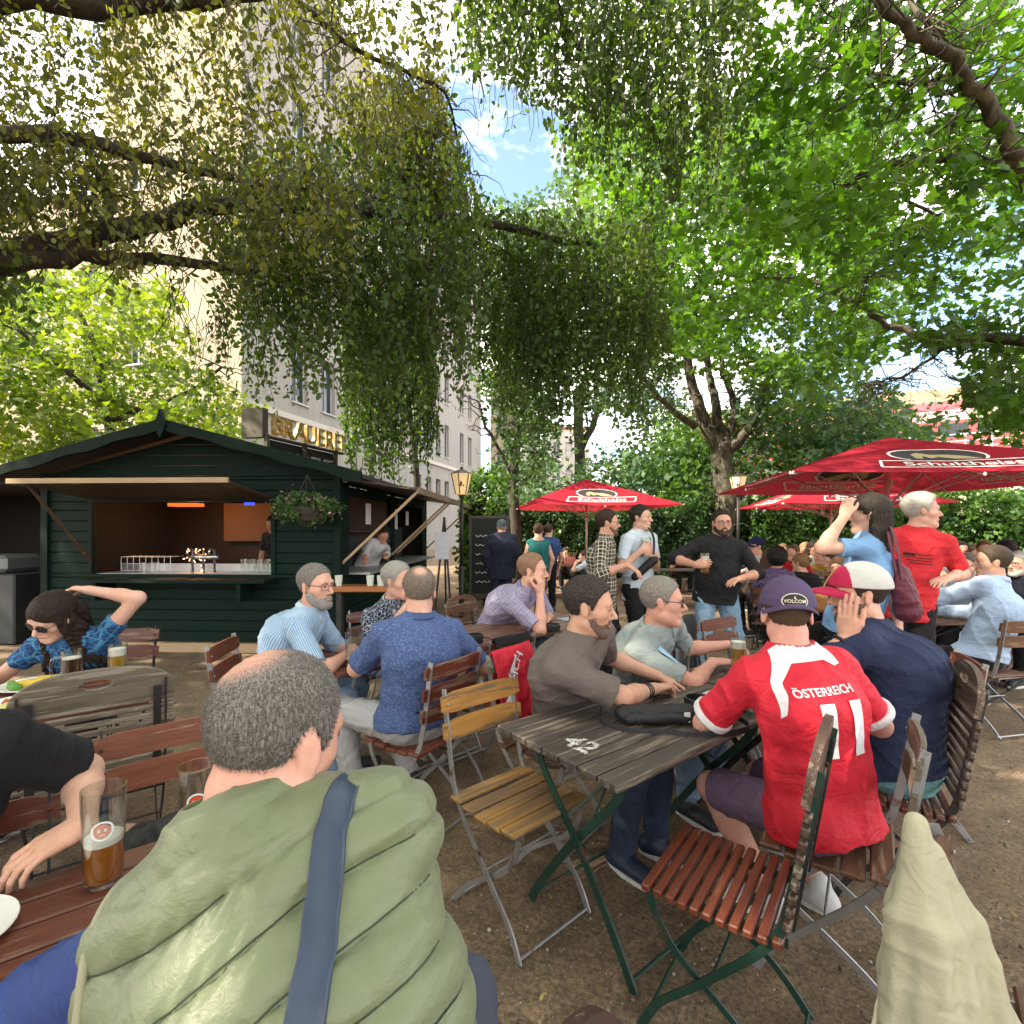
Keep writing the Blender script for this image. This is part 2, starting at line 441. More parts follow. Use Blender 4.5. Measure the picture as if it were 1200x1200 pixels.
def wrinkle(p, s=1.0):
    x, y, z = (p*s).T
    rd = lambda a: (1-np.abs(np.sin(a)))**2.2
    m1 = .5+.5*np.sin(6*x+5*y+4*z+1); m2 = .5+.5*np.sin(-5*x+7*y-6*z+3)
    w = 1.9*rd(10*z+6*np.sin(6*x+2)+5*np.sin(5*y+1)+2*x)*m1+1.5*rd(9*z-11*x+9*y+4*np.sin(7*z+4*x))*m2+.8*rd(22*z+9*x-12*y+5*np.sin(13*x+9*y))*(1-m1)+.35*np.sin(31*x+37*y+3*np.sin(26*z))
    return w-.75
# ---- materials for people
@memo
def m_skin(col=(.62, .36, .26)):
    t = NT('skin'); c = t.coord(); n = t.noise(c, 18, 4); n2 = t.noise(c, 240, 3); n3 = t.noise(c, 5, 2)
    n4 = t.noise(c, 70, 4, .7); cc = t.mix(n, sc3(col, .80), sc3(col, 1.12)); cc = t.mix(t.math('MULTIPLY', t.ramp(n4, [(.45, 0.), (.7, 1.)]), .35), cc, (col[0]*.85, col[1]*.62, col[2]*.55)); cc = t.mix(t.math('MULTIPLY', t.ramp(n3, [(.4, 0.), (.7, 1.)]), .35), cc, (col[0]*1.02, col[1]*.72, col[2]*.65))
    t.bsdf(Base_Color=cc, Roughness=t.math('MULTIPLY_ADD', n2, .3, .38), Subsurface_Weight=.12, Specular_IOR_Level=.35, Subsurface_Radius=(.02, .008, .004), Subsurface_Scale=.5, Normal=t.bump(n2, .3, .001, t.bump(n4, .35, .003))); return t.m
@memo
def m_hair(col=(.03, .022, .018), grey=0.0, scalp=None, alpha=0, spot=None):
    t = NT('hair'); c = t.coord(); n = t.noise(t.coord(scale=(1, 1, .35)), 300, 5, .75); n2 = t.noise(c, 16, 3)
    cc = t.mix(n, sc3(col, .45), sc3(col, 1.7))
    if grey: cc = t.mix(t.math('MULTIPLY', t.ramp(n, [(.45, 0.), (.6, 1.)]), grey), cc, (.38, .37, .36))
    if spot:
        dn = t.node('ShaderNodeVectorMath', operation='DISTANCE'); t.set(dn.inputs[0], c); dn.inputs[1].default_value = spot[:3]; nz_ = t.noise(c, 500, 2); q_ = t.math('ADD', t.math('DIVIDE', dn.outputs['Value'], spot[3]), t.math('MULTIPLY_ADD', nz_, .9, -.45))
        cc = t.mix(t.ramp(q_, [(.55, 1.), (1.0, 0.)]), cc, spot[4:])
    elif scalp: cc = t.mix(t.ramp(n2, [(.35, 0.), (.7, 1.)]), cc, scalp)
    t.bsdf(Base_Color=cc, Roughness=.6, Specular_IOR_Level=.18, Normal=t.bump(n, .8, .003)); return t.m
def _line(t, u, period, width, soft=.02, phase=0.0):
    f = t.math('FRACT', t.math('ADD', t.math('DIVIDE', u, period), phase+50.0))
    return t.math('SMOOTH_MIN', t.math('LESS_THAN', f, width), 1.0, 0.0)
@memo
def m_cloth(col, pat=None, c2=(1, 1, 1), c3=(0, 0, 0), period=.02, rough=.85, fold=.35, sheen=.02, name='fabric'):
    t = NT(name); st = t.attr('st'); sp = t.node('ShaderNodeSeparateXYZ'); t.set(sp.inputs[0], st); u, v = sp.outputs[0], sp.outputs[1]
    c = t.coord(); n = t.noise(c, 7, 4); cc = t.mix(n, sc3(col, .88), sc3(col, 1.08))
    if pat == 'stripes': cc = t.mix(t.math('MULTIPLY', _line(t, u, period, .4), .85), cc, c2)
    if pat == 'hstripes': cc = t.mix(_line(t, v, period, .35), cc, c2)
    if pat == 'check':
        a = _line(t, u, period, .3); b = _line(t, v, period, .3)
        cc = t.mix(t.math('MULTIPLY', a, .7), cc, c2); cc = t.mix(t.math('MULTIPLY', b, .7), cc, c2)
        cc = t.mix(t.math('MULTIPLY', _line(t, u, period*2, .12, phase=.3), .6), cc, c3); cc = t.mix(t.math('MULTIPLY', _line(t, v, period*2, .12, phase=.3), .6), cc, c3)
    if pat == 'plaid':
        a = _line(t, u, period, .5); b = _line(t, v, period, .5)
        cc = t.mix(t.math('MULTIPLY', a, .6), cc, c3); cc = t.mix(t.math('MULTIPLY', b, .6), cc, c3)
        cc = t.mix(_line(t, u, period, .09, phase=.25), cc, c2); cc = t.mix(_line(t, v, period, .09, phase=.25), cc, c2)
        cc = t.mix(t.math('MULTIPLY', _line(t, u, period, .12, phase=.7), .5), cc, c2); cc = t.mix(t.math('MULTIPLY', _line(t, v, period, .12, phase=.7), .5), cc, c2)
    if pat == 'dots':
        vo = t.voro(st, 1/period); cc = t.mix(t.math('MULTIPLY', t.math('LESS_THAN', vo.outputs[0], .38), .8), cc, c2)
    if pat == 'print':
        vo = t.voro(st, 1/period, 'DISTANCE_TO_EDGE'); ww = t.noise(st, 1.6/period, 3, .7, 1.5)
        cc = t.mix(t.math('LESS_THAN', ww, .5), cc, c2); cc = t.mix(t.math('LESS_THAN', vo.outputs[0], .05), cc, c3)
    weave = t.noise(c, 900, 1); fo = t.noise(t.coord(scale=(1, 1, 1.6)), 9, 4, .55, 1.2); fn = t.noise(t.coord(scale=(1.4, 1, .7)), 24, 3, .5, .8)
    hgt = t.math('ADD', t.math('MULTIPLY', fo, 1.0), t.math('MULTIPLY', fn, .35))
    nb = t.bump(weave, .15, .001, t.bump(hgt, fold, .03))
    t.bsdf(Base_Color=cc, Roughness=rough, Sheen_Weight=sheen, Specular_IOR_Level=.2, Normal=nb); return t.m

def ik(S, T, a, b, hint):
    S, T = A(S), A(T); d = T-S; D = np.linalg.norm(d); D2 = min(D, (a+b)*.995); n = d/max(D, 1e-6)
    D2 = max(D2, abs(a-b)+.02)
    x = (a*a-b*b+D2*D2)/(2*D2); y = math.sqrt(max(0, a*a-x*x)); hv = A(hint); hv = hv-n*(hv@n); hv = nrm(hv)
    return S+n*x+hv*y, S+n*D2
def hand_prims(W, hd, nrml, side, curl, scale=1.0, k=.006, thumb=.7, spread=.5, minr=.0):
    """palm, four fingers, thumb. hd: direction of hand, nrml: direction the back of the hand faces, side +1 = left hand"""
    hd = nrm(hd); nn = A(nrml)-hd*(A(nrml)@hd); nn = nrm(nn); lat = np.cross(hd, nn)*(side)   # towards the thumb
    s = scale; pr = []; ax = [lat, hd, nn]
    pr.append(cone(W, W+hd*.03*s, .024*s, .021*s, .02, ax, (1.15, 1, .8)))
    pr.append(cone(W+hd*.03*s, W+hd*.075*s, .018*s, .0165*s, .015, ax, (2.1, 1, .9)))
    L = [.040, .046, .043, .034]; base = [.027, .0095, -.0085, -.026]
    for i in range(4):
        o = W+hd*(.082-.004*abs(i-1.2))*s+lat*base[i]*s; ang = -.1+curl*.55*(1+.08*i); d0 = nrm(hd+lat*(1.3-i)*.09*spread)
        p = o-hd*.02*s; seg = [L[i], L[i]*.66, L[i]*.52]; r0 = [.0092, .0085, .0078, .0066]
        pr.append(cone(p, o, r0[0]*s*1.05, r0[0]*s, .008))
        p = o
        for j in range(3):
            dr = d0*math.cos(ang)-nn*math.sin(ang); q = p+dr*seg[j]*s
            rr = (.0094-.0009*j-(.0012 if i == 3 else 0))*s
            pr.append(cone(p, q, max(minr, rr), max(minr, rr*.92), k*.6)); p = q; ang += curl*(.75 if j == 0 else .5)
    p = W+hd*.025*s+lat*.022*s-nn*.004*s; dr = nrm(hd*.72+lat*.75*thumb+(-nn)*.35*curl)
    q = p+dr*.042*s; pr.append(cone(p, q, .0135*s, .0115*s, .015))
    dr2 = nrm(hd*.95+lat*.25*thumb-nn*.5*curl); q2 = q+dr2*.034*s; pr.append(cone(q, q2, max(minr, .0108*s), max(minr, .0098*s), .006))
    dr3 = nrm(hd*.95-lat*.05-nn*.7*curl); pr.append(cone(q2, q2+dr3*.024*s, max(minr, .0098*s), max(minr, .008*s), .006))
    return pr
def head_axes(yaw, pitch=0, roll=0):
    f = A((math.cos(yaw)*math.cos(pitch), math.sin(yaw)*math.cos(pitch), math.sin(pitch))); l = A((-math.sin(yaw), math.cos(yaw), 0)); u = np.cross(f, l)
    c, s = math.cos(roll), math.sin(roll); l2 = l*c+u*s; u2 = u*c-l*s     # +roll: head tips to its right side up-left
    return l2, f, u2
def head_prims(C, ax, s=1.0, fem=False, nose=1.0, fat=0.0, ears=True, eyes=True):
    l, f, u = ax
    def Q(x, y, z): return C+(l*x+f*y+u*z)*s
    E = lambda c, r, k=.02, neg=False: cone(Q(*c), Q(*c)+f*1e-5, 1.0*min(r)*s, 1.0*min(r)*s, k, [l, f, u], tuple(x/min(r) for x in r), None, neg)
    jw = 1.0 if not fem else .88
    pr = [E((0, -.012, .035), (.074, .094, .086)), E((0, .030, -.015), (.062+.006*fat, .062, .085), .03),
          cone(Q(.044*jw+.01*fat, -.0, -.062), Q(.016, .066, -.098), .022*s+.012*fat*s, .018*s, .03), cone(Q(-.044*jw-.01*fat, -.0, -.062), Q(-.016, .066, -.098), .022*s+.012*fat*s, .018*s, .03),
          cone(Q(-.01, .074, -.1), Q(.01, .074, -.1), .018*s, .018*s, .02)]
    for e in (1, -1): pr.append(cone(Q(e*.04, .058, -.018), Q(e*.048, .04, -.02), .02*s, .02*s, .02))
    pr.append(cone(Q(-.034, .079, .024), Q(.034, .079, .024), .0135*s, .0135*s, .015))
    for e in (1, -1): pr.append(E((e*.031, .104, .004), (.019, .018, .0125), .012, True))
    if eyes:
        for e in (1, -1): pr.append(E((e*.031, .0805, .004), (.0135, .012, .011), .004))
    n = nose
    pr.append(cone(Q(0, .086, .012), Q(0, .106+.006*n, -.028), .0075*s, .0115*s*n, .010))
    for e in (1, -1): pr.append(cone(Q(e*.011, .094, -.036), Q(e*.011, .098, -.034), .0075*s, .0075*s, .006))
    pr.append(cone(Q(-.018, .082, -.061), Q(.018, .082, -.061), .0095*s, .0095*s, .012))
    pr.append(cone(Q(-.014, .0935, -.0575), Q(.014, .0935, -.0575), .0042*s, .0042*s, .005)); pr.append(cone(Q(-.012, .0935, -.068), Q(.012, .0935, -.068), .0048*s, .0048*s, .005))
    pr.append(cone(Q(-.02, .106, -.0628), Q(.02, .106, -.0628), .009*s, .009*s, .004, neg=True))
    if ears:
        for e in (1, -1):
            al = nrm(l*e*.92-f*.4); au = nrm(u*.96-f*.28+0*l); au = nrm(au-al*(au@al)); af = np.cross(au, al)
            c = Q(e*.079, -.008, -.006); pr.append(cone(c, c+al*1e-5, .007*s, .007*s, .008, [al, af, au], (1.0, 2.5, 4.4)))
            c2 = c+al*.0095*s+af*.002*s; pr.append(cone(c2, c2+al*1e-5, .005*s, .005*s, .004, [al, af, au], (1.0, 2.3, 4.2), None, True))
    return pr
HAIRLINE = [(.12, .092), (.085, .086), (.062, .070), (.044, .046), (.034, .022), (.026, -.004), (.016, -.004), (.012, .016), (-.022, .020), (-.03, -.03), (-.06, -.058), (-.12, -.062)]
def interp_line(y, line):
    xs = np.array([q[0] for q in line][::-1]); zs = np.array([q[1] for q in line][::-1]); return np.interp(y, xs, zs)
def person(label, P0, yaw, headC, sh=None, hyaw=None, hpitch=0, hroll=0, Lw=None, Rw=None, Lh=None, Rh=None, Lhint=None, Rhint=None, La=None, Ra=None, sit=True, hs=1.0, w=1.0, belly=0.0, bend=.04,
           skin=(.60, .34, .24), shirt=None, sleeve=.72, hem=0, trousers=None, tlen=1.0, shoes=(.03, .03, .035), hair='short', hcol=(.03, .022, .018), grey=0.0, hairt=.012, beard=None, cap=None, glasses=None, collar=None,
           res=.006, fem=False, nose=1.0, fat=0.0, curlL=.5, curlR=.5, cat='person', dress=False, strands=0, eyes=True, name='person', clothmat=None, tank=False, hairline=None, longl=.28, group=None, hd_L=None, hd_R=None, hn_L=None, hn_R=None, loose=0.0, feet=True, bald=None, longfront=False, legsplay=.13, faceparts=None):
    P0 = A(P0); C = A(headC); hyaw = yaw if hyaw is None else hyaw; sh = yaw if sh is None else sh
    ax = head_axes(hyaw, hpitch, hroll); hl, hf, hu = ax
    nb0 = C-hu*.085*hs-hf*.018*hs                      # where the neck meets the skull
    F0 = A((math.cos(yaw), math.sin(yaw), 0)); Fs = A((math.cos(sh), math.sin(sh), 0))
    tdir = nrm(nb0-P0); N = nb0-nrm(tdir*.6+hu*.6)*.050*hs; U = nrm(N-P0)      # base of the neck
    F = nrm(Fs-U*(Fs@U)); L = np.cross(U, F); Fh = nrm(F0-U*(F0@U)*.3); Lh_ = np.cross(A((0, 0, 1)), F0)
    tl = np.linalg.norm(N-P0); Ch = P0+(N-P0)*.60-F*bend; Be = P0+(N-P0)*.3-F*bend*.5
    sw = (.160 if not fem else .140)*w**.45*hs
    fr = [L, F, U]; K = .05
    S = {}; S['L'] = N-U*.066*hs+L*sw-F*.01+F*bend*.3; S['R'] = N-U*.066*hs-L*sw-F*.01+F*bend*.3
    cw = 1.0 if not fem else .88
    T = [cone(P0+A((0, 0, .0)), P0+U*.10, .112*w, .104*w, K, fr, (1.38, 1, 1), tag='torso'),
         cone(P0+U*.08+F*belly*.4, Be+U*.05+F*belly*.5, .100*w+belly*.5, .100*w+belly*.5, K, fr, (1.32, 1, 1), tag='torso'),
         cone(Be+F*.01, Ch+U*.04, .102*w*cw, .112*w*cw, K, fr, (1.36, 1, 1), tag='torso'),
         cone(Ch+U*.02, N-U*.13*hs, .112*w*cw, .088*w*cw, K, fr, (1.42, 1, 1), tag='torso')]
    if fem:
        for e in (1, -1): T.append(cone(Ch+U*.03+F*.075+L*e*.065, Ch+U*.03+F*.085+L*e*.065, .052, .045, .04, tag='torso'))
    for q in 'LR': T.append(cone(N-U*.062*hs, S[q]-U*.006, .060*w*hs, .046*hs*w**.4, .05, tag='torso'))
    for q in 'LR': T.append(cone(N+U*.014, N-U*.015+(S[q]-N)*.5, .044, .044, .05, tag='torso'))
    neck = [cone(N-U*.03, nb0+hu*.02, .060*hs*(w**.5)*(.86 if fem else 1), .053*hs*(.86 if fem else 1)+.006*fat, .03)]
    al = .285*hs; fl = .255*hs; wq = w**.5*(.85 if fem else 1)
    arms = {}; limbs = []; hands = []
    for q, sg, Wt, hint, hd, hn, curl in (('L', 1, Lw, Lhint, hd_L, hn_L, curlL), ('R', -1, Rw, Rhint, hd_R, hn_R, curlR)):
        if Wt is None: Wt = S[q]-A((0, 0, .5))+F*.06+L*sg*.05
        hint = A(hint) if hint is not None else (-F*.45-A((0, 0, .7))+L*sg*.55)
        E, Wp = ik(S[q], Wt, al, fl, hint); arms[q] = (S[q], E, Wp)
        limbs += [cone(S[q], E, .050*wq, .041*wq, .03, tag='arm'), cone(E, E+(Wp-E)*.35, .041*wq, .040*wq, .02, tag='arm'), cone(E+(Wp-E)*.3, Wp, .040*wq, .0265*wq**.5, .02, tag='arm')]
        hd = nrm(Wp-E) if hd is None else nrm(hd)
        hn = A((0, 0, 1.0))+L*sg*.25 if hn is None else A(hn)
        hands += hand_prims(Wp, hd, hn, sg, curl, hs*(.92 if fem else 1.0), minr=res*1.15)
    legs = []; foots = {}; th = .43*hs; shn = .42*hs; Lg = {}
    for q, sg, an in (('L', 1, La), ('R', -1, Ra)):
        hp = P0+Lh_*sg*.088*hs
        if an is None: an = (P0+F0*.42+Lh_*sg*legsplay) if sit else P0+Lh_*sg*.10; an = A((an[0], an[1], .085))
        an = A(an); Kn, An = ik(hp, an, th, shn, A((0, 0, 1.0))*.9+F0*.8+Lh_*sg*.15 if sit else F0); Lg[q] = (hp, Kn, An)
        legs += [cone(hp, Kn, .083*wq, .056*wq, .03, tag='leg'), cone(Kn, Kn+(An-Kn)*.35, .054*wq, .056*wq, .025, tag='leg'), cone(Kn+(An-Kn)*.3, An, .056*wq, .036, .025, tag='leg')]
        fd = nrm(F0+Lh_*sg*.2); foots[q] = (An, fd)
        legs.append(cone(An-A((0, 0, .03)), An+fd*.14-A((0, 0, .055)), .032, .026, .02))
    hp_ = head_prims(C, ax, hs, fem, nose, fat, eyes=eyes)
    body = T+neck+limbs+legs+hands+hp_
    rt = thing(name, label, cat, (float(P0[0]), float(P0[1]), 0), group=group)
    ref = dict(U=U, F=F, L=L, P=P0)
    vs, fs = mesh_field(body, res); vs = relax(vs, fs, 1, .3)
    link_mesh('body', vs, fs, m_skin(skin), rt, True)
    out = dict(root=rt, N=N, U=U, F=F, L=L, ax=ax, C=C, S=S, arms=arms, Ch=Ch, P=P0, legs=Lg)
    # ---- shirt
    if shirt is not None:
        o = .013+loose; sp = [dict(p) for p in T]
        hemp = P0+U*(-.02+hem); sp[0]['clip'] = [(hemp, -U)]
        if hem < 0 or not sit: sp[0]['a'] = P0+U*(hem-.02)
        sp[0]['ra'] *= 1.08; sp[0]['rb'] *= 1.03
        for q in 'LR':
            if sit and not tank: h_, k_, _a = Lg[q]; sp.append(cone(h_, h_+(k_-h_)*.16, .092*wq, .092*wq, .03, clip=[(hemp, -U)]))
        if not tank:
            for q, sg in (('L', 1), ('R', -1)):
                s_, e_, w_ = arms[q]
                if sleeve <= 1:
                    d_ = nrm(e_-s_); cut = s_+(e_-s_)*sleeve
                    sp.append(cone(s_, s_+(e_-s_)*(sleeve+.1), .046*wq, .046*wq+.006, .035, clip=[(cut, d_)], tag='arm'))
                else:
                    d_ = nrm(w_-e_); cut = e_+(w_-e_)*(sleeve-1); sp.append(cone(s_, e_, .049*wq, .043*wq, .03, tag='arm'))
                    sp.append(cone(e_, e_+(w_-e_)*(sleeve-1+.08), .046*wq, .036, .02, clip=[(cut, d_)], tag='arm'))
        sp.append(cone(N-U*.03+F*.0, nb0+hu*.05, .052*hs, .085, .012, neg=True)) if not tank else sp.append(cone(N-U*.06+F*.02, nb0, .075, .12, .012, neg=True))
        if sleeve > 0:
            pass
        v2, f2 = mesh_field(sp, res, o)
        n2 = vnormals(v2, f2); amp = np.clip((v2-P0)@U*0+1, 0, 1)
        v2 = v2+n2*(wrinkle(v2, 1.0)*.0046)[:, None]; v2 = relax(v2, f2, 1, .4)
        so = link_mesh('shirt', v2, f2, shirt, rt, True, attrs={'st': prim_st(sp, v2, ref)}); out['shirt'] = (v2, f2, so)
    if collar is not None:
        mb = MB(); nc = N+U*.012-F*.004; n_ = 28; pts = []
        for j in range(n_+1):
            a_ = -math.pi*.84+2*math.pi*.84*j/n_-math.pi/2*0; dr = (-F)*math.cos(a_)+L*math.sin(a_)
            r1 = .062*hs*w**.4+.006; open_ = max(0, abs(a_)/math.pi-.55)
            drop = .012+open_*.09; c0 = nc+dr*r1*(1.0)-U*(open_*.11)+F*open_*.05
            wd = .034+open_*.03
            pts += [tuple(c0+U*.022), tuple(c0+U*.024+dr*.004), tuple(c0+dr*(.018)+U*(.024-wd)), tuple(c0+dr*.014+U*(.020-wd))]
        fsx = []
        for j in range(n_):
            for i in range(4): fsx.append([j*4+i, j*4+(i+1) % 4, (j+1)*4+(i+1) % 4, (j+1)*4+i])
        fsx += [[3, 2, 1, 0], [n_*4+i for i in range(4)]]
        mb.add(pts, fsx).build('collar', collar, rt, True)
    # ---- trousers
    if trousers is not None:
        tp = [dict(p) for p in T[:2]]; wst = P0+U*.10; tp[0]['clip'] = [(wst, U)]; tp = tp[:1]
        for q in 'LR':
            h_, k_, a_ = Lg[q]
            if tlen <= 1.0 and tlen < .62:
                f_ = min(1, tlen/.5); d_ = nrm(k_-h_); tp.append(cone(h_, h_+(k_-h_)*(f_+.08), .088*wq, .074*wq, .03, clip=[(h_+(k_-h_)*f_, d_)], tag='leg'))
            else:
                f_ = (tlen-.5)/.5; d_ = nrm(a_-k_); tp.append(cone(h_, k_, .088*wq, .064*wq, .03, tag='leg'))
                tp.append(cone(k_, k_+(a_-k_)*(f_+.02), .064*wq, .05, .025, clip=[(k_+(a_-k_)*(f_-.06), d_)], tag='leg'))
        v2, f2 = mesh_field(tp, max(res, .006), .010); n2 = vnormals(v2, f2); v2 = v2+n2*(wrinkle(v2, 1.2)*.0045)[:, None]; v2 = relax(v2, f2, 1, .4)
        link_mesh('trousers', v2, f2, trousers, rt, True, attrs={'st': prim_st(tp, v2, ref)})
    if feet:
        for q in 'LR':
            an, fd = foots[q]; lt = np.cross(A((0, 0, 1.0)), fd); g = A((an[0], an[1], 0)); zz = an[2]-.085
            sp = [cone(g+fd*-.035+A((0, 0, .045+zz)), g+fd*.17+A((0, 0, .038+zz)), .042, .038, .02, [lt, fd, A((0, 0, 1.0))], (1, 1, .95)), cone(g+A((0, 0, .07+zz)), g+A((0, 0, .105+zz)), .042, .040, .03)]
            v2, f2 = mesh_field(sp, max(res, .006), .004, extra=lambda Fv, X, Y, Z, b=zz+.02: np.maximum(Fv, b-Z))
            sh_o = link_mesh('shoe', v2, f2, m_plain(shoes, .5, .1, name='shoe_leather'), rt, True)
            mb = MB(); ring = []
            for j in range(20):
                a_ = 2*math.pi*j/20; ring.append(tuple(g+fd*(.07+math.cos(a_)*.148)+lt*math.sin(a_)*.047))
            b_ = np.array(ring); top = b_+A((0, 0, .024+zz)); b_ = b_+A((0, 0, .002+zz)); mb.add(np.concatenate([b_, top]), [list(range(20))[::-1], list(range(20, 40))]+[[i, (i+1) % 20, 20+(i+1) % 20, 20+i] for i in range(20)])
            mb.build('sole', m_plain((.6, .6, .58) if sum(shoes) > .05 else (.05, .05, .05), .7), sh_o, 40)
    # ---- face parts
    def Q(x, y, z): return C+(hl*x+hf*y+hu*z)*hs
    fp = faceparts if faceparts is not None else res < .009
    if fp and eyes:
        for e in (1, -1):
            mb = MB(); M = basis(hl, hf, hu, Q(e*.031, .0812, .0035)); mb.ell((0, 0, 0), (.0122*hs, .0122*hs, .0048*hs), 14, None, 0)
            mb.v[-1] = xf(M, mb.v[-1]); mb.ell((0, 0, 0), (.0054*hs, .0032*hs, .0046*hs), 10, None, 1); mb.v[-1] = xf(basis(hl, hf, hu, Q(e*.031, .0914, .0035)), mb.v[-1])
            mb.build('eye', [m_plain((.55, .5, .47), .25, .05), m_plain((.03, .02, .015), .15, .1)], rt, True)
            mb = MB(); mb.tube(smooth_path([Q(e*.017, .0875, .0035), Q(e*.024, .093, .0082), Q(e*.033, .0940, .0092), Q(e*.041, .0895, .0075), Q(e*.046, .082, .003)], 3), [.0006]+[.0016*hs]*11+[.0006], 6)
            mb.build('eyelid', m_plain((skin[0]*.35, skin[1]*.3, skin[2]*.28), .5, .1), rt, True)
            mb = MB(); bc = (max(.02, hcol[0]*.8), max(.015, hcol[1]*.8), max(.012, hcol[2]*.8))
            pth = [Q(e*.012, .0935, .0205), Q(e*.025, .0925, .0235), Q(e*.038, .0865, .0235), Q(e*.051, .072, .017)]
            mb.tube(smooth_path(pth, 3), [.0018*hs, .0022*hs, .0026*hs, .0026*hs, .0026*hs, .0024*hs, .0022*hs, .0018*hs, .0012*hs, .0008*hs], 6); mb.build('eyebrow', m_hair(bc), rt, True)
        mb = MB(); mb.tube(smooth_path([Q(-.022, .087, -.0625), Q(-.01, .0965, -.0605), Q(0, .0985, -.0612), Q(.01, .0965, -.0605), Q(.022, .087, -.0625)], 3), [.001]+[.0036*hs]*11+[.001], 8)
        mb.build('lips', m_plain((skin[0]*.75, skin[1]*.5, skin[2]*.5), .4, .1), rt, True)
    # ---- hair
    sp_ = (tuple(float(v) for v in Q(*bald[:3])-A((P0[0], P0[1], 0)))+(bald[3],)+tuple(skin)) if bald else None
    hmat = m_hair(hcol, grey, spot=sp_)
    hl_ = hairline or HAIRLINE; hh = min(res, .005)
    if hair in ('short', 'long', 'bun', 'ring', 'pony', 'wavy', 'capped'):
        base = [p for p in head_prims(C, ax, hs, fem, nose, fat, ears=False, eyes=False)][:2]; thick = hairt
        def reg(Fv, X, Y, Z):
            x = ((X-C[0])*hl[0]+(Y-C[1])*hl[1]+(Z-C[2])*hl[2])/hs; y = ((X-C[0])*hf[0]+(Y-C[1])*hf[1]+(Z-C[2])*hf[2])/hs; z = ((X-C[0])*hu[0]+(Y-C[1])*hu[1]+(Z-C[2])*hu[2])/hs
            zb = interp_line(y, hl_)
            if hair in ('long', 'bun', 'pony', 'wavy'): zb = np.where(y > .035, .062-np.abs(x)*.5, zb); zb = np.where((y <= .035) & (y > .01), .0, zb)
            nz = .0013*np.sin(x*310+9*np.sin(z*60)+y*90)+.0011*np.sin(y*270+z*120+5*np.sin(x*80))
            tp = np.clip(1-(z-zb)/.045, 0, 1); side = np.clip((.055-z)/.05, 0, 1)*(1 if hair in ('short', 'ring', 'capped') else 0); Fv = Fv+nz*min(1, thick/.008)+(thick-.0022)*np.maximum(tp*tp*(.9 if hair in ('short', 'ring', 'capped') else .25), side*.72)
            d = np.maximum(Fv-0, (zb-z)*.8)
            if hair == 'ring': d = np.maximum(d, (z-.062+.02*np.clip(-y/.09, 0, 1)))
            if hair == 'capped': d = np.maximum(d, z-.045)
            return d
        ex = []
        if hair in ('long', 'wavy'):
            for e in (1, -1):
                a0 = Q(e*.070, -.02, .01); a1 = Q(e*.085, -.035, -.09); a2 = N+L*e*.085-F*.035-U*(longl-.12)
                ex += [cone(a0, a1, .024, .030, .03), cone(a1, a2, .030, .022, .03)]
            if longfront:
                for e in (1, -1):
                    for j in range(4): b1 = Q(e*(.078-.006*j), .03-.02*j, -.05); b2 = N+L*e*(.075+.025*j)+F*(.10-.015*j)-U*(.10+.03*j); ex += [cone(Q(e*.072, .035-.02*j, .03), b1, .014, .017, .012), cone(b1, b2, .017, .012, .012), cone(b2, b2-U*.09+F*.01, .012, .005, .01)]
            ex += [cone(Q(0, -.085, -.02), N-F*.085-U*(longl-.1), .055, .05, .04, fr, (1.5, .7, 1))]
        if hair in ('bun',): ex.append(cone(Q(0, -.105, .045), Q(0, -.12, .05), .032, .028, .01))
        if hair == 'pony': ex += [cone(Q(0, -.10, .03), Q(0, -.135, -.01), .022, .028, .01), cone(Q(0, -.135, -.01), Q(0, -.11, -.16), .028, .012, .02)]
        v2, f2 = mesh_field([dict(p) for p in base], hh, thick, extra=reg)
        if len(f2):
            if ex:
                v3, f3 = mesh_field(ex, max(hh, .006)); nn_ = vnormals(v3, f3); q = v3-C
                v3 = v3+nn_*(.005*np.sin(q@hl*260+6*np.sin(q@hu*25)+q@hf*200))[:, None]
                f2 = np.concatenate([f2, f3+len(v2)]); v2 = np.concatenate([v2, v3])
            if strands:
                n2 = vnormals(v2, f2); k_ = rng.integers(0, len(v2), strands)
                if bald: db = np.linalg.norm(v2[k_]-Q(*bald[:3]), axis=1); k_ = k_[(db > bald[3]*.9) | (rng.random(len(k_)) < .35*(db/bald[3])**2)]
                strands = len(k_); p_ = v2[k_]; nn2 = n2[k_]
                z_ = (p_-C)@hu; y_ = (p_-C)@hf
                gx = (p_-C)-np.outer((p_-C)@nrm(hu*.8-hf*.5), nrm(hu*.8-hf*.5)); gx /= np.maximum(1e-6, np.linalg.norm(gx, axis=1))[:, None]
                jit = rng.normal(0, .35, (strands, 3)); sl = (.005+.35*thick)*(1 if hair == 'short' else 2.2)
                dr = nn2*.45+gx*.75-hu*.35+jit*.45; dr /= np.linalg.norm(dr, axis=1)[:, None]; sd = np.cross(dr, nn2+jit); sd /= np.maximum(1e-6, np.linalg.norm(sd, axis=1))[:, None]
                ln = sl*(.6+.8*rng.random(strands))[:, None]; wd = .00045
                b0 = p_-nn2*.003; q = np.stack([b0-sd*wd, b0+sd*wd, b0+dr*ln+sd*wd*.3, b0+dr*ln-sd*wd*.3], 1).reshape(-1, 3)
                fq = np.arange(strands*4).reshape(-1, 4); f2 = np.concatenate([f2, fq+len(v2)]); v2 = np.concatenate([v2, q])
            link_mesh('hair', v2, f2, hmat, rt, True)
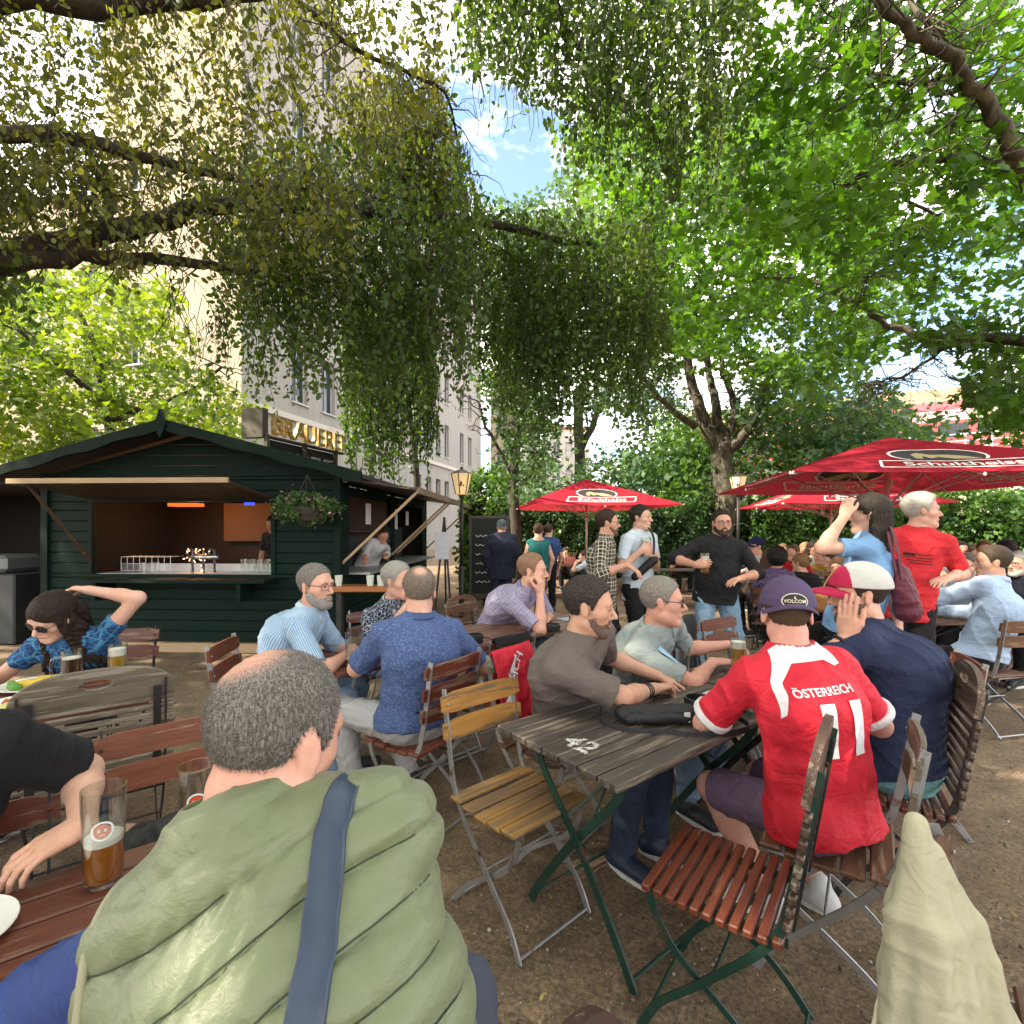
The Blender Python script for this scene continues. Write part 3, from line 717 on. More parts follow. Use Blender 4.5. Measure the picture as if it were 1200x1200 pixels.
    if hair == 'afro':
        pr = [cone(Q(0, -.03, .05), Q(0, -.04, .02), .115, .11, .03)]
        def nz(Fv, X, Y, Z): return np.maximum(Fv+.010*np.sin(X*190+3*np.sin(Y*90))*np.sin(Y*170+Z*60)*np.sin(Z*180+X*40), .0-((Z-C[2])+.09))+0
        v2, f2 = mesh_field(pr, max(res, .006), 0, extra=nz); link_mesh('hair', v2, f2, hmat, rt, True)
    if beard is not None:
        base = head_prims(C, ax, hs, fem, nose, fat, ears=False, eyes=False); bt, bcol, bgrey = beard
        def regb(Fv, X, Y, Z):
            x = np.abs((X-C[0])*hl[0]+(Y-C[1])*hl[1]+(Z-C[2])*hl[2])/hs; y = ((X-C[0])*hf[0]+(Y-C[1])*hf[1]+(Z-C[2])*hf[2])/hs; z = ((X-C[0])*hu[0]+(Y-C[1])*hu[1]+(Z-C[2])*hu[2])/hs
            zt = np.interp(x, [0, .02, .035, .05, .062, .075], [-.043, -.046, -.062, -.058, -.042, -.02])
            d = np.maximum(Fv+(max(0, bt-.0016))*np.clip(1-(zt-z)/.018, 0, 1)+.0003*np.sin(x*500+z*230)*np.sin(y*430), z-zt); d = np.maximum(d, .0-y-np.clip((z+.03)*.4, -1, 0)); mo = np.sqrt((x/1.0)**2+((z+.0635)*2.3)**2)
            return np.maximum(d, .021-mo)
        v2, f2 = mesh_field(base, min(hh, .004), bt, extra=regb)
        if len(f2): link_mesh('beard', v2, f2, m_hair(bcol, bgrey), rt, True)
    if glasses is not None:
        kind, gc = glasses; gm = m_plain(gc, .3, .05, bump=0, name='glasses_frame'); mb = MB(); ln = MB()
        for e in (1, -1):
            ring = []
            for j in range(20):
                a_ = 2*math.pi*j/20; cx, cz = math.cos(a_), math.sin(a_); cx = math.copysign(abs(cx)**.7, cx); cz = math.copysign(abs(cz)**.7, cz)
                ring.append(Q(e*.033+cx*.025, .100-.010*abs(e*.033+cx*.025)/.06, .001+cz*.0175))
            mb.tube([Vector(q) for q in ring], .0016 if kind == 'thin' else .0026, 6, closed=True)
            ln.add(ring, [list(range(20))], 0)
            mb.tube([Vector(Q(e*.058, .088, .008)), Vector(Q(e*.076, .04, .012)), Vector(Q(e*.079, -.01, .012)), Vector(Q(e*.077, -.028, -.006))], .0018, 6)
        mb.tube([Vector(Q(-.009, .101, .004)), Vector(Q(0, .106, .007)), Vector(Q(.009, .101, .004))], .0018, 6)
        go = mb.build('glasses', gm, rt, True)
        if kind == 'sun': ln.build('lens', m_plain((.01, .01, .012), .08, 0, bump=0, name='dark_lens'), go)
    if cap is not None:
        cc1, cc2, brimyaw, brimc = cap; cp = []
        bf = head_axes(hyaw+brimyaw, hpitch if abs(brimyaw) < 1 else -hpitch, 0)[1] if brimyaw else hf
        bf = nrm(bf-hu*(bf@hu)); bl = np.cross(hu, bf)
        base = head_prims(C, ax, hs, ears=False, eyes=False)[:2]
        def regc(Fv, X, Y, Z):
            z = ((X-C[0])*hu[0]+(Y-C[1])*hu[1]+(Z-C[2])*hu[2])/hs; y = ((X-C[0])*hf[0]+(Y-C[1])*hf[1]+(Z-C[2])*hf[2])/hs
            return np.maximum(Fv, (.034+.10*y)-z)
        v2, f2 = mesh_field(base, hh, hairt+.008, extra=regc)
        yy = (v2-C)@bf; fc = yy[f2].mean(1); mi = (fc < .052).astype(int) if cc2 is not None else None
        co = link_mesh('cap', v2, f2, [cc1, cc2] if cc2 is not None else cc1, rt, True, midx=mi); out['cap'] = (v2, f2, co)
        mb = MB(); n_ = 14; rows = []
        for j in range(n_+1):
            a_ = -1.25+2.5*j/n_; row = []
            for r_, dz in ((.062, .038), (.105, .036), (.135, .032), (.155-.0, .026)):
                e_ = 1+.12*math.cos(a_)*(r_ > .1); sag = .028*math.sin(a_)**2; yo = .028 if abs(brimyaw) < 1 else -.00
                row.append(Q(0, 0, 0)+(bf*(math.cos(a_)*r_*e_+yo*.6)+bl*math.sin(a_)*min(r_, .098)*.98+hu*(dz-sag+.1*.0))*hs)
            rows.append(row)
        arr = np.array(rows).reshape(-1, 3); th_ = hu*.0035; allv = np.concatenate([arr+th_, arr-th_]); M_ = len(arr); fsx = []
        for j in range(n_):
            for i in range(3):
                a0, b0, c0, d0 = j*4+i, j*4+i+1, (j+1)*4+i+1, (j+1)*4+i; fsx += [[a0, b0, c0, d0], [d0+M_, c0+M_, b0+M_, a0+M_]]
            fsx.append([j*4+3, j*4+3+M_, (j+1)*4+3+M_, (j+1)*4+3])
        for i in range(3): fsx += [[i, i+M_, i+1+M_, i+1], [n_*4+i+1, n_*4+i+1+M_, n_*4+i+M_, n_*4+i]]
        mb.add(allv, fsx).build('brim', brimc, co, 50)
    return out
# ---------------- beer garden furniture ----------------
GALV = m_metal((.40, .41, .42), .42, .8, .06, name='galvanised_steel'); GREENM = m_metal((.012, .05, .035), .38, .15, .05, name='green_paint_steel'); DARKM = m_metal((.03, .03, .032), .45, .3, .08, name='dark_steel')
WINE = m_wood((.13, .028, .016), (.05, .013, .008), 1, .35, (.20, .13, .09), .42, name='wine_wood')
WINE2 = m_wood((.17, .042, .02), (.07, .02, .012), 1, .1, (.2, .13, .09), .4, name='red_brown_wood')
ORANGEW = m_wood((.34, .12, .035), (.16, .055, .02), 1, .15, (.3, .2, .12), .45, name='orange_wood')
YELLOW = m_wood((.42, .21, .05), (.22, .10, .022), 1, .35, (.14, .10, .065), .5, name='yellow_wood')
YSEAT = m_wood((.24, .15, .075), (.10, .065, .04), 1, .5, (.38, .20, .05), .6, name='worn_yellow_seat')
GREYW = m_wood((.15, .12, .085), (.045, .036, .026), 1, .3, (.26, .23, .18), .75, name='weathered_wood')
BROWNW = m_wood((.13, .055, .025), (.05, .022, .012), 1, .25, (.24, .17, .11), .5, name='brown_wood')
def chair(label, loc, face, back='two', seat='wide', wood=WINE, backw=None, frame=GALV, group=None, top=.88, wd=.42):
    backw = backw or wood; rt = thing('folding_chair', label, 'chair', (0, 0, 0), 0, group)
    y0 = wd/2-.02
    pa = [(-.265, .0, top+.01), (-.235, 0, .70), (-.20, 0, .52), (-.165, 0, .44), (-.09, 0, .345), (.05, 0, .20), (.15, 0, .10), (.205, 0, 0.0)]
    if back == 'arch': pa[0] = (-.275, 0, top-.06)
    pb = [(.185, 0, .425), (.165, 0, .36), (.10, 0, .27), (-.02, 0, .185), (-.13, 0, .10), (-.215, 0, 0.0)]
    for s in (1, -1):
        mb = MB(); mb.bar([Vector(p)+V(0, s*y0, 0) for p in smooth_path(pa, 4)], (1, 0, .25), .026, .007)
        mb.v[-1] = mb.v[-1]
        mb.build('leg', frame, rt)
        mb = MB(); mb.bar([Vector(p)+V(0, s*(y0-.016), 0) for p in smooth_path(pb, 4)], (1, 0, -.3), .024, .007); mb.build('leg', frame, rt)
        mb = MB()
        mb.box((-.20, s*(y0-.034)-.003, .415), (.19, s*(y0-.034)+.003, .44)); mb.build('seat_rail', frame, rt)
    mb = MB(); mb.tube([(.20, -y0, .012), (.20, y0, .012)], .006, 8); mb.build('stretcher', frame, rt)
    mb = MB(); mb.tube([(-.21, -y0, .014), (-.21, y0, .014)], .006, 8); mb.build('stretcher', frame, rt)
    mb = MB(); mb.tube([(.0, -y0, .233), (.0, y0, .233)], .005, 8); mb.tube([(-.15, -y0, .42), (-.15, y0, .42)], .005, 8); mb.build('cross_rod', frame, rt)
    mb = MB()
    if seat == 'narrow':
        n = 11; g = .40/n
        for i in range(n):
            x = -.195+i*g; dz = -.008*math.sin(math.pi*i/(n-1)); mb.box((x, -wd/2-.005, .44+dz), (x+g-.010, wd/2+.005, .462+dz), bev=.004)
    else:
        n = 5; g = .40/n
        for i in range(n):
            x = -.195+i*g; dz = -.014*math.sin(math.pi*i/(n-1)); mb.box((x, -wd/2, .44+dz), (x+g-.010, wd/2, .458+dz), bev=.005)
    mb.build('seat', wood, rt, 30)
    if back in ('two', 'three'):
        hs = [(top-.09, .085), (top-.20, .085)] if back == 'two' else [(top-.085, .08), (top-.19, .08), (top-.295, .08)]
        for z, hh in hs:
            mb = MB(); xb = -.262+(.88-z-hh/2)*.14
            M = Matrix.Translation((xb, 0, z+hh/2))@Matrix.Rotation(R(-8), 4, 'Y')
            n = 6; rows = []
            for j in range(n+1):
                y = -wd/2-.005+(wd+.01)*j/n; c = -.018*math.cos(math.pi*(j/n-.5)); e = hh/2-(.012 if j in (0, n) else 0)
                rows += [(c, y, -e), (c+.016, y, -e), (c+.016, y, e), (c, y, e)]
            fs = [[j*4+i, j*4+(i+1) % 4, (j+1)*4+(i+1) % 4, (j+1)*4+i] for j in range(n) for i in range(4)]+[[3, 2, 1, 0], [n*4+i for i in range(4)]]
            mb.add(xf(M, np.array(rows)), fs); mb.build('back_board', backw, rt, 40)
        mb = MB()
        for s in (1, -1):
            for z, hh in hs: mb.ell((-.262+(.88-z-hh/2)*.14+.018, s*y0, z+hh/2), (.004, .006, .006), 8)
        mb.build('bolt', frame, rt)
    else:
        bt = thing('backrest', None, None); bt.parent = rt
        M = Matrix.Translation((-.205, 0, .50))@Matrix.Rotation(R(-9), 4, 'Y')   # slats climb z in M
        ht = top-.50+.02; mb = MB(); n = 9; hsl = ht-.17
        for i in range(n):
            z = i*hsl/n; mb.box((-.008, -wd/2-.01, z), (.012, wd/2+.01, z+hsl/n-.014), M=M, bev=.004)
        mb.build('slats', backw, bt, 30)
        # arched head board with a finger hole
        k = 24; out = [(-wd/2-.012, hsl)]; 
        for j in range(k+1):
            a = math.pi-math.pi*j/k; out.append(((wd/2+.012)*math.copysign(abs(math.cos(a))**.75, math.cos(a)), hsl+.035+.13*abs(math.sin(a))**.8))
        out.append((wd/2+.012, hsl)); hole = [(.055*math.cos(2*math.pi*j/k), hsl+.105+.022*math.sin(2*math.pi*j/k)) for j in range(k)]
        bm = bmesh.new(); ov = [bm.verts.new((0, y, z)) for y, z in out]; hv = [bm.verts.new((0, y, z)) for y, z in hole]
        ed = [bm.edges.new((ov[i], ov[(i+1) % len(ov)])) for i in range(len(ov))]+[bm.edges.new((hv[i], hv[(i+1) % k])) for i in range(k)]
        r_ = bmesh.ops.triangle_fill(bm, edges=ed, use_beauty=True); ex = bmesh.ops.extrude_face_region(bm, geom=bm.faces[:])
        for v in [g for g in ex['geom'] if isinstance(g, bmesh.types.BMVert)]: v.co.x += .022
        bmesh.ops.recalc_face_normals(bm, faces=bm.faces); bm.verts.index_update()
        mb = MB(); mb.add(xf(M, np.array([v.co[:] for v in bm.verts])), [[v.index for v in f.verts] for f in bm.faces]); bm.free()
        mb.build('head_board', backw, bt)
        mb = MB()
        for s in (1, -1): mb.box((-.016, s*(wd/2-.05)-.014, -.02), (-.009, s*(wd/2-.05)+.014, hsl+.07), M=M)
        mb.build('back_strap', DARKM, bt)
    rt.location = loc; rt.rotation_euler = (0, 0, face); return rt
def table(label, c, ang, Lx=1.2, W=.64, wood=None, frame=GREENM, h=.75, group=None, boards=7, edge=None):
    rt = thing('folding_table', label, 'table', (0, 0, 0), 0, group); mb = MB(); g = W/boards
    for i in range(boards):
        y = -W/2+i*g; mb.box((-Lx/2, y+.004, h-.028), (Lx/2, y+g-.004, h), bev=.004)
    mb.build('tabletop', wood, rt, 30)
    mb = MB()
    for x in (-Lx/2+.16, Lx/2-.16): mb.box((x-.018, -W/2+.04, h-.034), (x+.018, W/2-.04, h-.0285))
    mb.build('under_bar', frame, rt)
    for x in (-Lx/2+.14, Lx/2-.14):
        for s in (1, -1):
            mb = MB(); pth = smooth_path([(x+s*.007, -s*(W/2-.09), h-.035), (x+s*.007, -s*(W/2-.14), h-.16), (x+s*.007, s*.02, .36), (x+s*.007, s*(W/2-.12), .12), (x+s*.007, s*(W/2-.045), 0)], 4)
            mb.bar(pth, (0, 1, .5*s), .034, .008)
            mb.build('leg', frame, rt)
    for s in (1, -1):
        mb = MB(); mb.tube([(-Lx/2+.14, s*(W/2-.06), .03), (Lx/2-.14, s*(W/2-.06), .03)], .007, 8); mb.build('stretcher', frame, rt)
        mb = MB(); mb.tube([(-Lx/2+.14, -s*.06, .44), (.0, s*.10, h-.05)], .005, 8); mb.tube([(Lx/2-.14, -s*.06, .44), (.0, s*.10, h-.05)], .005, 8); mb.build('brace_rod', frame, rt)
    rt.location = (c[0], c[1], 0); rt.rotation_euler = (0, 0, ang); return rt
TOPDARK = m_wood((.060, .048, .040), (.028, .022, .019), 0, .32, (.17, .14, .11), .5, name='dark_table_wood')
TOPBROWN = m_wood((.14, .062, .034), (.062, .026, .015), 0, .2, (.22, .15, .1), .38, name='brown_table_wood')
TOPRED = m_wood((.13, .038, .02), (.06, .02, .012), 0, .15, (.2, .13, .08), .4, name='red_table_wood')
TOPORANGE = m_wood((.40, .17, .07), (.22, .09, .035), 0, .1, (.4, .3, .2), .45, name='pale_table_wood')

def glass(label, loc, level=.5, kind='tall', beer=(.85, .38, .02), foam=.02, h=.195, r=.036, emblem=None, yaw=-1.57, n=24, rt_up=1.16, tilt=None):
    rt = thing('beer_glass', label, 'glass', loc)
    r1 = r*rt_up if kind == 'tall' else r; t = .0028
    f = lambda z: r+(r1-r)*(z/h)**.8
    prof = [(.0005, 0), (r*.9, 0), (r, .004)]+[(f(h*i/8), h*i/8) for i in range(1, 9)]+[(f(h)-t, h)]+[(f(h*i/8)-t, h*i/8) for i in range(7, 0, -1)]+[(r-t, .012), (.0005, .010)]
    mb = MB(); mb.lathe(prof, n, loc); mb.build('glass', m_glass(), rt, 60)
    if kind == 'mug':
        mb = MB(); d = V(math.cos(yaw+1.57), math.sin(yaw+1.57), 0); l = V(*loc)
        mb.tube(smooth_path([l+d*r1+V(0, 0, h*.82), l+d*(r1+.030)+V(0, 0, h*.80), l+d*(r1+.036)+V(0, 0, h*.5), l+d*(r1+.028)+V(0, 0, h*.22), l+d*r1+V(0, 0, h*.2)], 4), .0065, 8); mb.build('handle', m_glass(), rt, 60)
    if level > 0:
        z1 = .011+(h-.02)*level
        mb = MB(); mb.lathe([(.0005, .0115), (r-t-.0006, .0125)]+[(f(z)-t-.0006, z) for z in np.linspace(.02, z1, 5)]+[(.0005, z1)], n, loc); mb.build('beer', m_beer(beer), rt, 40)
        if foam:
            mb = MB(); mb.lathe([(.0005, z1+.0005), (f(z1)-t-.0007, z1+.0005), (f(z1+foam)-t-.0007, z1+foam), (.0005, z1+foam+.001)], n, loc); mb.build('foam', m_foam(), rt, 40)
    if emblem:
        mb = MB(); a0 = yaw; zc = h*.62; k = 20
        def at(u, w): rr = f(zc+w)+.0006; a = a0+u/rr; return (loc[0]+rr*math.cos(a), loc[1]+rr*math.sin(a), loc[2]+zc+w)
        for (ra, rb, mi) in ((.0215, .0175, 0), (.0155, .0, 1)):
            vs = []; 
            for j in range(k):
                th = 2*math.pi*j/k; vs += [at(ra*math.cos(th), ra*math.sin(th)), at(rb*math.cos(th), rb*math.sin(th))]
            mb.add(vs, [[2*j, (2*j+2) % (2*k), (2*j+3) % (2*k), 2*j+1] for j in range(k)], mi)
        for (ux, uz, uw, uh) in ((-.006, .002, .004, .007), (.006, .002, .004, .007), (0, -.008, .007, .003)):
            rr2 = .0009; q = []
            for sx, sz in ((-1, -1), (1, -1), (1, 1), (-1, 1)):
                x, y, z = at(ux+sx*uw/2*1.4, uz+sz*uh/2); q.append((x+math.cos(a0)*rr2, y+math.sin(a0)*rr2, z))
            mb.add(q, [[0, 1, 2, 3]], 2)
        mb.build('emblem', [m_plain((.75, .75, .75), .5, .05), m_plain(emblem, .5, .05), m_plain((.6, .6, .6), .5)], rt)
    if tilt: rt.rotation_euler = tilt
    return rt
def umbrella(label, c, rz, S=3.5, apex=2.7, hem=2.1, group=None, poler=.03):
    rt = thing('parasol', label, 'parasol', (0, 0, 0), 0, group)
    t = NT('red_canvas'); cc = t.coord(); n = t.noise(cc, 3, 3); w = t.noise(cc, 500, 1)
    d = t.node('ShaderNodeBsdfDiffuse'); tr = t.node('ShaderNodeBsdfTranslucent'); c_ = t.mix(n, (.36, .026, .045), (.44, .038, .06))
    t.set(d.inputs[0], c_); t.set(tr.inputs[0], t.mix(.0, (.52, .04, .06), (1, 1, 1))); bn = t.bump(n, .25, .05); t.set(d.inputs['Normal'], bn)
    mxs = t.node('ShaderNodeMixShader'); mxs.inputs[0].default_value = .38; t.t.links.new(d.outputs[0], mxs.inputs[1]); t.t.links.new(tr.outputs[0], mxs.inputs[2]); t.t.links.new(mxs.outputs[0], t.out.inputs[0]); canvas = t.m
    mb = MB(); k = 8
    for q in range(4):
        a = q*math.pi/2; M = Matrix.Rotation(a, 4, 'Z'); vs = []; fs = []
        for i in range(k+1):
            u = i/k
            for j in range(k+1):
                x = (j/k-.5)*S*u; y = -S/2*u; edge = abs(j/k-.5)*2
                sag = .035*math.sin(math.pi*u)*(1-edge)+.05*u*(1-edge**2)*u*.6
                vs.append((x, y*(1-.015*(1-edge**2)*u), apex+(hem-apex)*u-sag+.0*u))
        for i in range(k):
            for j in range(k): fs.append([i*(k+1)+j, (i+1)*(k+1)+j, (i+1)*(k+1)+j+1, i*(k+1)+j+1])
        vs = xf(M, np.array(vs)); mb.add(vs, fs)
    cv = mb.build('canopy', canvas, rt, True)
    geo = (np.concatenate(mb.v), mb.f); bvh = BVHTree.FromPolygons([tuple(v) for v in geo[0]], geo[1])
    WH = m_plain((.8, .78, .75), .7, .05, bump=0, name='white_print'); DK = m_plain((.03, .025, .03), .7, .05, bump=0, name='dark_print'); TN = m_plain((.42, .33, .18), .7, .1, bump=0, name='tan_print')
    sl = Vector((0, -S/2, hem-apex)).normalized(); L = math.hypot(S/2, apex-hem); sc = S/3.5
    tv, tf = text_geo('Schultheiss', .25*sc, .012, .05, shear=.3)
    def outline(p0, p1, w): 
        p0, p1 = Vector((*p0, 0)), Vector((*p1, 0)); d_ = (p1-p0).normalized(); n_ = Vector((-d_.y, d_.x, 0))*w/2; k_ = max(1, int((p1-p0).length/.06)); vs = []; fs = []
        for i in range(k_+1): q = p0+(p1-p0)*i/k_; vs += [tuple(q+n_), tuple(q-n_)]
        for i in range(k_): fs.append([2*i, 2*i+1, 2*i+3, 2*i+2])
        return np.array(vs), fs
    for q in range(4):
        R4 = Matrix.Rotation(q*math.pi/2, 4, 'Z')
        o = Vector((0, 0, apex))+sl*(L*.80); ux = Vector((1, 0, 0)); uy = -sl; nz = ux.cross(uy)
        M = R4@basis(ux, uy, nz, o); nw = (R4.to_3x3()@nz)
        mb = MB()
        def put(vs, fs, mi, off):
            for sgn in ((1, -1)):
                w = project(vs, M, bvh, tuple(-nw), off=0); w = w+np.array(nw)*off*sgn
                mb.add(w, fs, mi)
        put(tv, tf, 0, .006)
        bx = [(-.80*sc, -.15*sc), (.72*sc, -.15*sc), (.84*sc, .16*sc), (-.68*sc, .16*sc)]
        for i in range(4): put(*outline(bx[i], bx[(i+1) % 4], .028*sc), 0, .006)
        kk = 28; oc = (.0, .42*sc); rx, ry = .46*sc, .33*sc
        ring = [(oc[0]+rx*math.cos(2*math.pi*j/kk), oc[1]+ry*math.sin(2*math.pi*j/kk)) for j in range(kk) if math.sin(2*math.pi*j/kk) > -.75]
        i0 = [j for j in range(kk) if math.sin(2*math.pi*j/kk) > -.75]; st_ = next(i for i in range(len(i0)-1) if i0[i+1]-i0[i] > 1); ring = ring[st_+1:]+ring[:st_+1]
        pv, pf = poly_geo([(x*.94+oc[0]*.06, y*.94+oc[1]*.06) for x, y in ring], .07); put(pv, pf, 1, .004)
        for i in range(len(ring)-1): put(*outline(ring[i], ring[i+1], .03*sc), 0, .006)
        sw = [(-.26, .30), (-.22, .50), (-.12, .60), (-.02, .50), (.12, .47), (.26, .36), (.34, .22), (.10, .26), (.0, .38), (-.1, .30), (-.14, .42), (-.2, .28)]
        pv, pf = poly_geo([(x*sc, y*sc) for x, y in sw], .07); put(pv, pf, 2, .0055)
        sw = [(-.22, .60), (-.16, .70), (-.04, .68), (-.06, .60), (-.16, .57)]
        pv, pf = poly_geo([(x*sc, y*sc) for x, y in sw], .07); put(pv, pf, 1, .0065)
        mb.build('printed_logo', [WH, DK, TN], cv)
    PM = m_metal((.55, .42, .42), .4, .3, name='pole_metal')
    mb = MB(); mb.tube([(0, 0, .0), (0, 0, apex-.02)], poler, 12); mb.build('pole', PM, rt, True)
    for q in range(8):
        a = q*math.pi/4; e = S/2*(math.sqrt(2) if q % 2 else 1); d_ = V(math.cos(a), math.sin(a), 0)
        if q % 2 == 1: pass
        top = V(0, 0, apex-.04)+d_*.03; en = d_*(e*.97)+V(0, 0, hem-.035-(.02 if q % 2 == 0 else -.015))
        mb = MB(); mb.tube([top, (top+en)/2+V(0, 0, -.04), en], .010, 6); r_ = mb.build('rib', PM, rt, True)
        mb = MB(); mb.tube([V(0, 0, hem-.28)+d_*.035, top*.45+en*.55+V(0, 0, -.04)], .010, 6); mb.build('strut', PM, r_, True)
    mb = MB(); mb.lathe([(.05, hem-.33), (.055, hem-.30), (.05, hem-.24)], 12); mb.build('hub', PM, rt, True)
    mb = MB()
    for q in range(4):
        for f in (-.5, 0, .5):
            p = Matrix.Rotation(q*math.pi/2, 4, 'Z')@V(S*f*.995, -S/2*.985, hem-(.055 if f == 0 else .012)); mb.ell(tuple(p), (.014, .014, .02), 8)
    mb.build('hem_cap', m_plain((.75, .7, .62), .5), cv, True)
    mb = MB(); mb.lathe([(.32, 0), (.33, .03), (.30, .07), (.06, .09), (.055, .30), (.001, .31)], 20); mb.build('base', m_plain((.25, .25, .25), .8), rt, 40)
    rt.location = (c[0], c[1], 0); rt.rotation_euler = (0, 0, rz); return rt
# ---------------- ground ----------------
def grid_axis(near, step, far):
    a = list(np.arange(-near, near+step/2, step)); x = near; s = step
    while x < far: s *= 1.5; x += s; a.append(x); a.insert(0, -x)
    return np.array(a)
def ground():
    gx = grid_axis(4.5, .03, 900); gy = gx+3.2; X, Y = np.meshgrid(gx, gy, indexing='ij')
    q = lambda f, a, b: np.sin(X*f+a+1.7*np.sin(Y*f*.7+b))*np.sin(Y*f*1.1+b+1.3*np.sin(X*f*.6+a))
    Z = .010*q(1.7, .3, 1.2)+.006*q(4.1, 2, .4)+.0035*q(9.7, .9, 2.2)+.002*q(21, 1.1, .2)+.0012*q(47, .1, 1.9)
    fall = np.clip(1-(np.hypot(X, Y-3)-4)/8, 0, 1); Z = Z*fall-.006
    Z += .0012*rng.normal(size=Z.shape)*(np.hypot(X, Y-3) < 6)
    nx, ny = X.shape; I = np.arange(nx*ny).reshape(nx, ny)
    fs = np.stack([I[:-1, :-1], I[1:, :-1], I[1:, 1:], I[:-1, 1:]], -1).reshape(-1, 4)
    t = NT('trodden_sandy_earth'); c = t.coord(); n1 = t.noise(c, .55, 5); n2 = t.noise(c, 6, 6, .65); n3 = t.noise(c, 60, 4, .7); v = t.voro(c, 130)
    cc = t.mix(t.ramp(n1, [(.35, 0.), (.65, 1.)]), (.27, .175, .098), (.46, .325, .195))
    cc = t.mix(t.math('MULTIPLY', t.ramp(n2, [(.45, 0.), (.62, 1.)]), .7), cc, (.16, .10, .056))
    cc = t.mix(t.ramp(n3, [(.35, 0.), (.75, 1.)]), (.09, .064, .042), cc)
    sp_ = t.math('LESS_THAN', v.outputs[0], .22); cs = t.noise(v.outputs['Position'], 50, 0)
    cc = t.mix(t.math('MULTIPLY', sp_, t.math('GREATER_THAN', cs, .54)), cc, (.32, .26, .19))
    hgt = t.math('ADD', t.math('MULTIPLY', n3, .5), t.math('ADD', t.math('MULTIPLY', n2, .8), t.math('MULTIPLY', sp_, .2)))
    t.bsdf(Base_Color=cc, Roughness=.95, Normal=t.bump(hgt, .8, .012))
    o = link_mesh('ground', np.stack([X, Y, Z], -1).reshape(-1, 3), fs, t.m, None, True); tag(o, 'brown trodden sandy earth under the tables', 'ground', kind='structure')
ground()
def scatter_mesh(name, tmpl, tf, pos, rot, size, mats, midx, label, cat, attrs=None, kind='stuff'):
    n = len(pos); tv = np.array(tmpl); vs = np.einsum('nij,kj->nki', rot, tv)*size[:, None, None]+pos[:, None, :]; k = len(tv)
    fs = (np.arange(n)[:, None, None]*k+np.array(tf)[None]).reshape(-1, len(tf[0]))
    o = link_mesh(name, vs.reshape(-1, 3), fs, mats, None, False, midx=np.repeat(midx, len(tf)) if midx is not None else None); tag(o, label, cat, kind=kind); return o
def rot_rand(n, tilt=1.0):
    a = rng.random(n)*2*np.pi; b = rng.normal(0, tilt, n); c = rng.normal(0, tilt, n)
    ca, sa, cb, sb, cc, s_ = np.cos(a), np.sin(a), np.cos(b), np.sin(b), np.cos(c), np.sin(c); z = np.zeros(n); o = np.ones(n)
    Rz = np.stack([np.stack([ca, -sa, z], -1), np.stack([sa, ca, z], -1), np.stack([z, z, o], -1)], 1)
    Ry = np.stack([np.stack([cb, z, sb], -1), np.stack([z, o, z], -1), np.stack([-sb, z, cb], -1)], 1)
    Rx = np.stack([np.stack([o, z, z], -1), np.stack([z, cc, -s_], -1), np.stack([z, s_, cc], -1)], 1)
    return Rz@Ry@Rx
def gpos(n, z=.0):
    d = 1.1+rng.random(n)**1.6*8; x = (rng.random(n)*2.2-1.1)*d; return np.stack([x, d, np.full(n, z)], -1)
n = 16000; pos = gpos(n, -.001); ico = [(0, 0, 1), (1, 0, .1), (.2, .9, 0), (-.9, .4, .1), (-.6, -.8, 0), (.5, -.8, .1), (0, 0, -.7)]
icf = [[0, 1, 2], [0, 2, 3], [0, 3, 4], [0, 4, 5], [0, 5, 1], [6, 2, 1], [6, 3, 2], [6, 4, 3], [6, 5, 4], [6, 1, 5]]
scatter_mesh('pebbles', ico, icf, pos, rot_rand(n, .3), rng.lognormal(-5.7, .5, n), [m_plain((.24, .19, .14), .85, .3), m_plain((.13, .10, .075), .85, .3), m_plain((.36, .32, .26), .85)], rng.choice(3, n, p=[.4, .5, .1]), 'small stones and grit lying in the sandy earth', 'gravel')
n = 1100; pos = gpos(n, .006); lf = [(-.5, 0, .0), (-.2, .25, .03), (.25, .22, .08), (.55, 0, .03), (.25, -.22, .06), (-.2, -.25, .04)]
scatter_mesh('fallen_leaves', lf, [[0, 1, 2, 3, 4, 5]], pos, rot_rand(n, .25), .010+.020*rng.random(n)**2, [m_plain((.22, .13, .06), .7, .3), m_plain((.34, .27, .10), .7, .3), m_plain((.20, .22, .07), .7, .3)], rng.choice(3, n, p=[.6, .25, .15]), 'scattered dry leaves on the earth floor', 'fallen leaves')
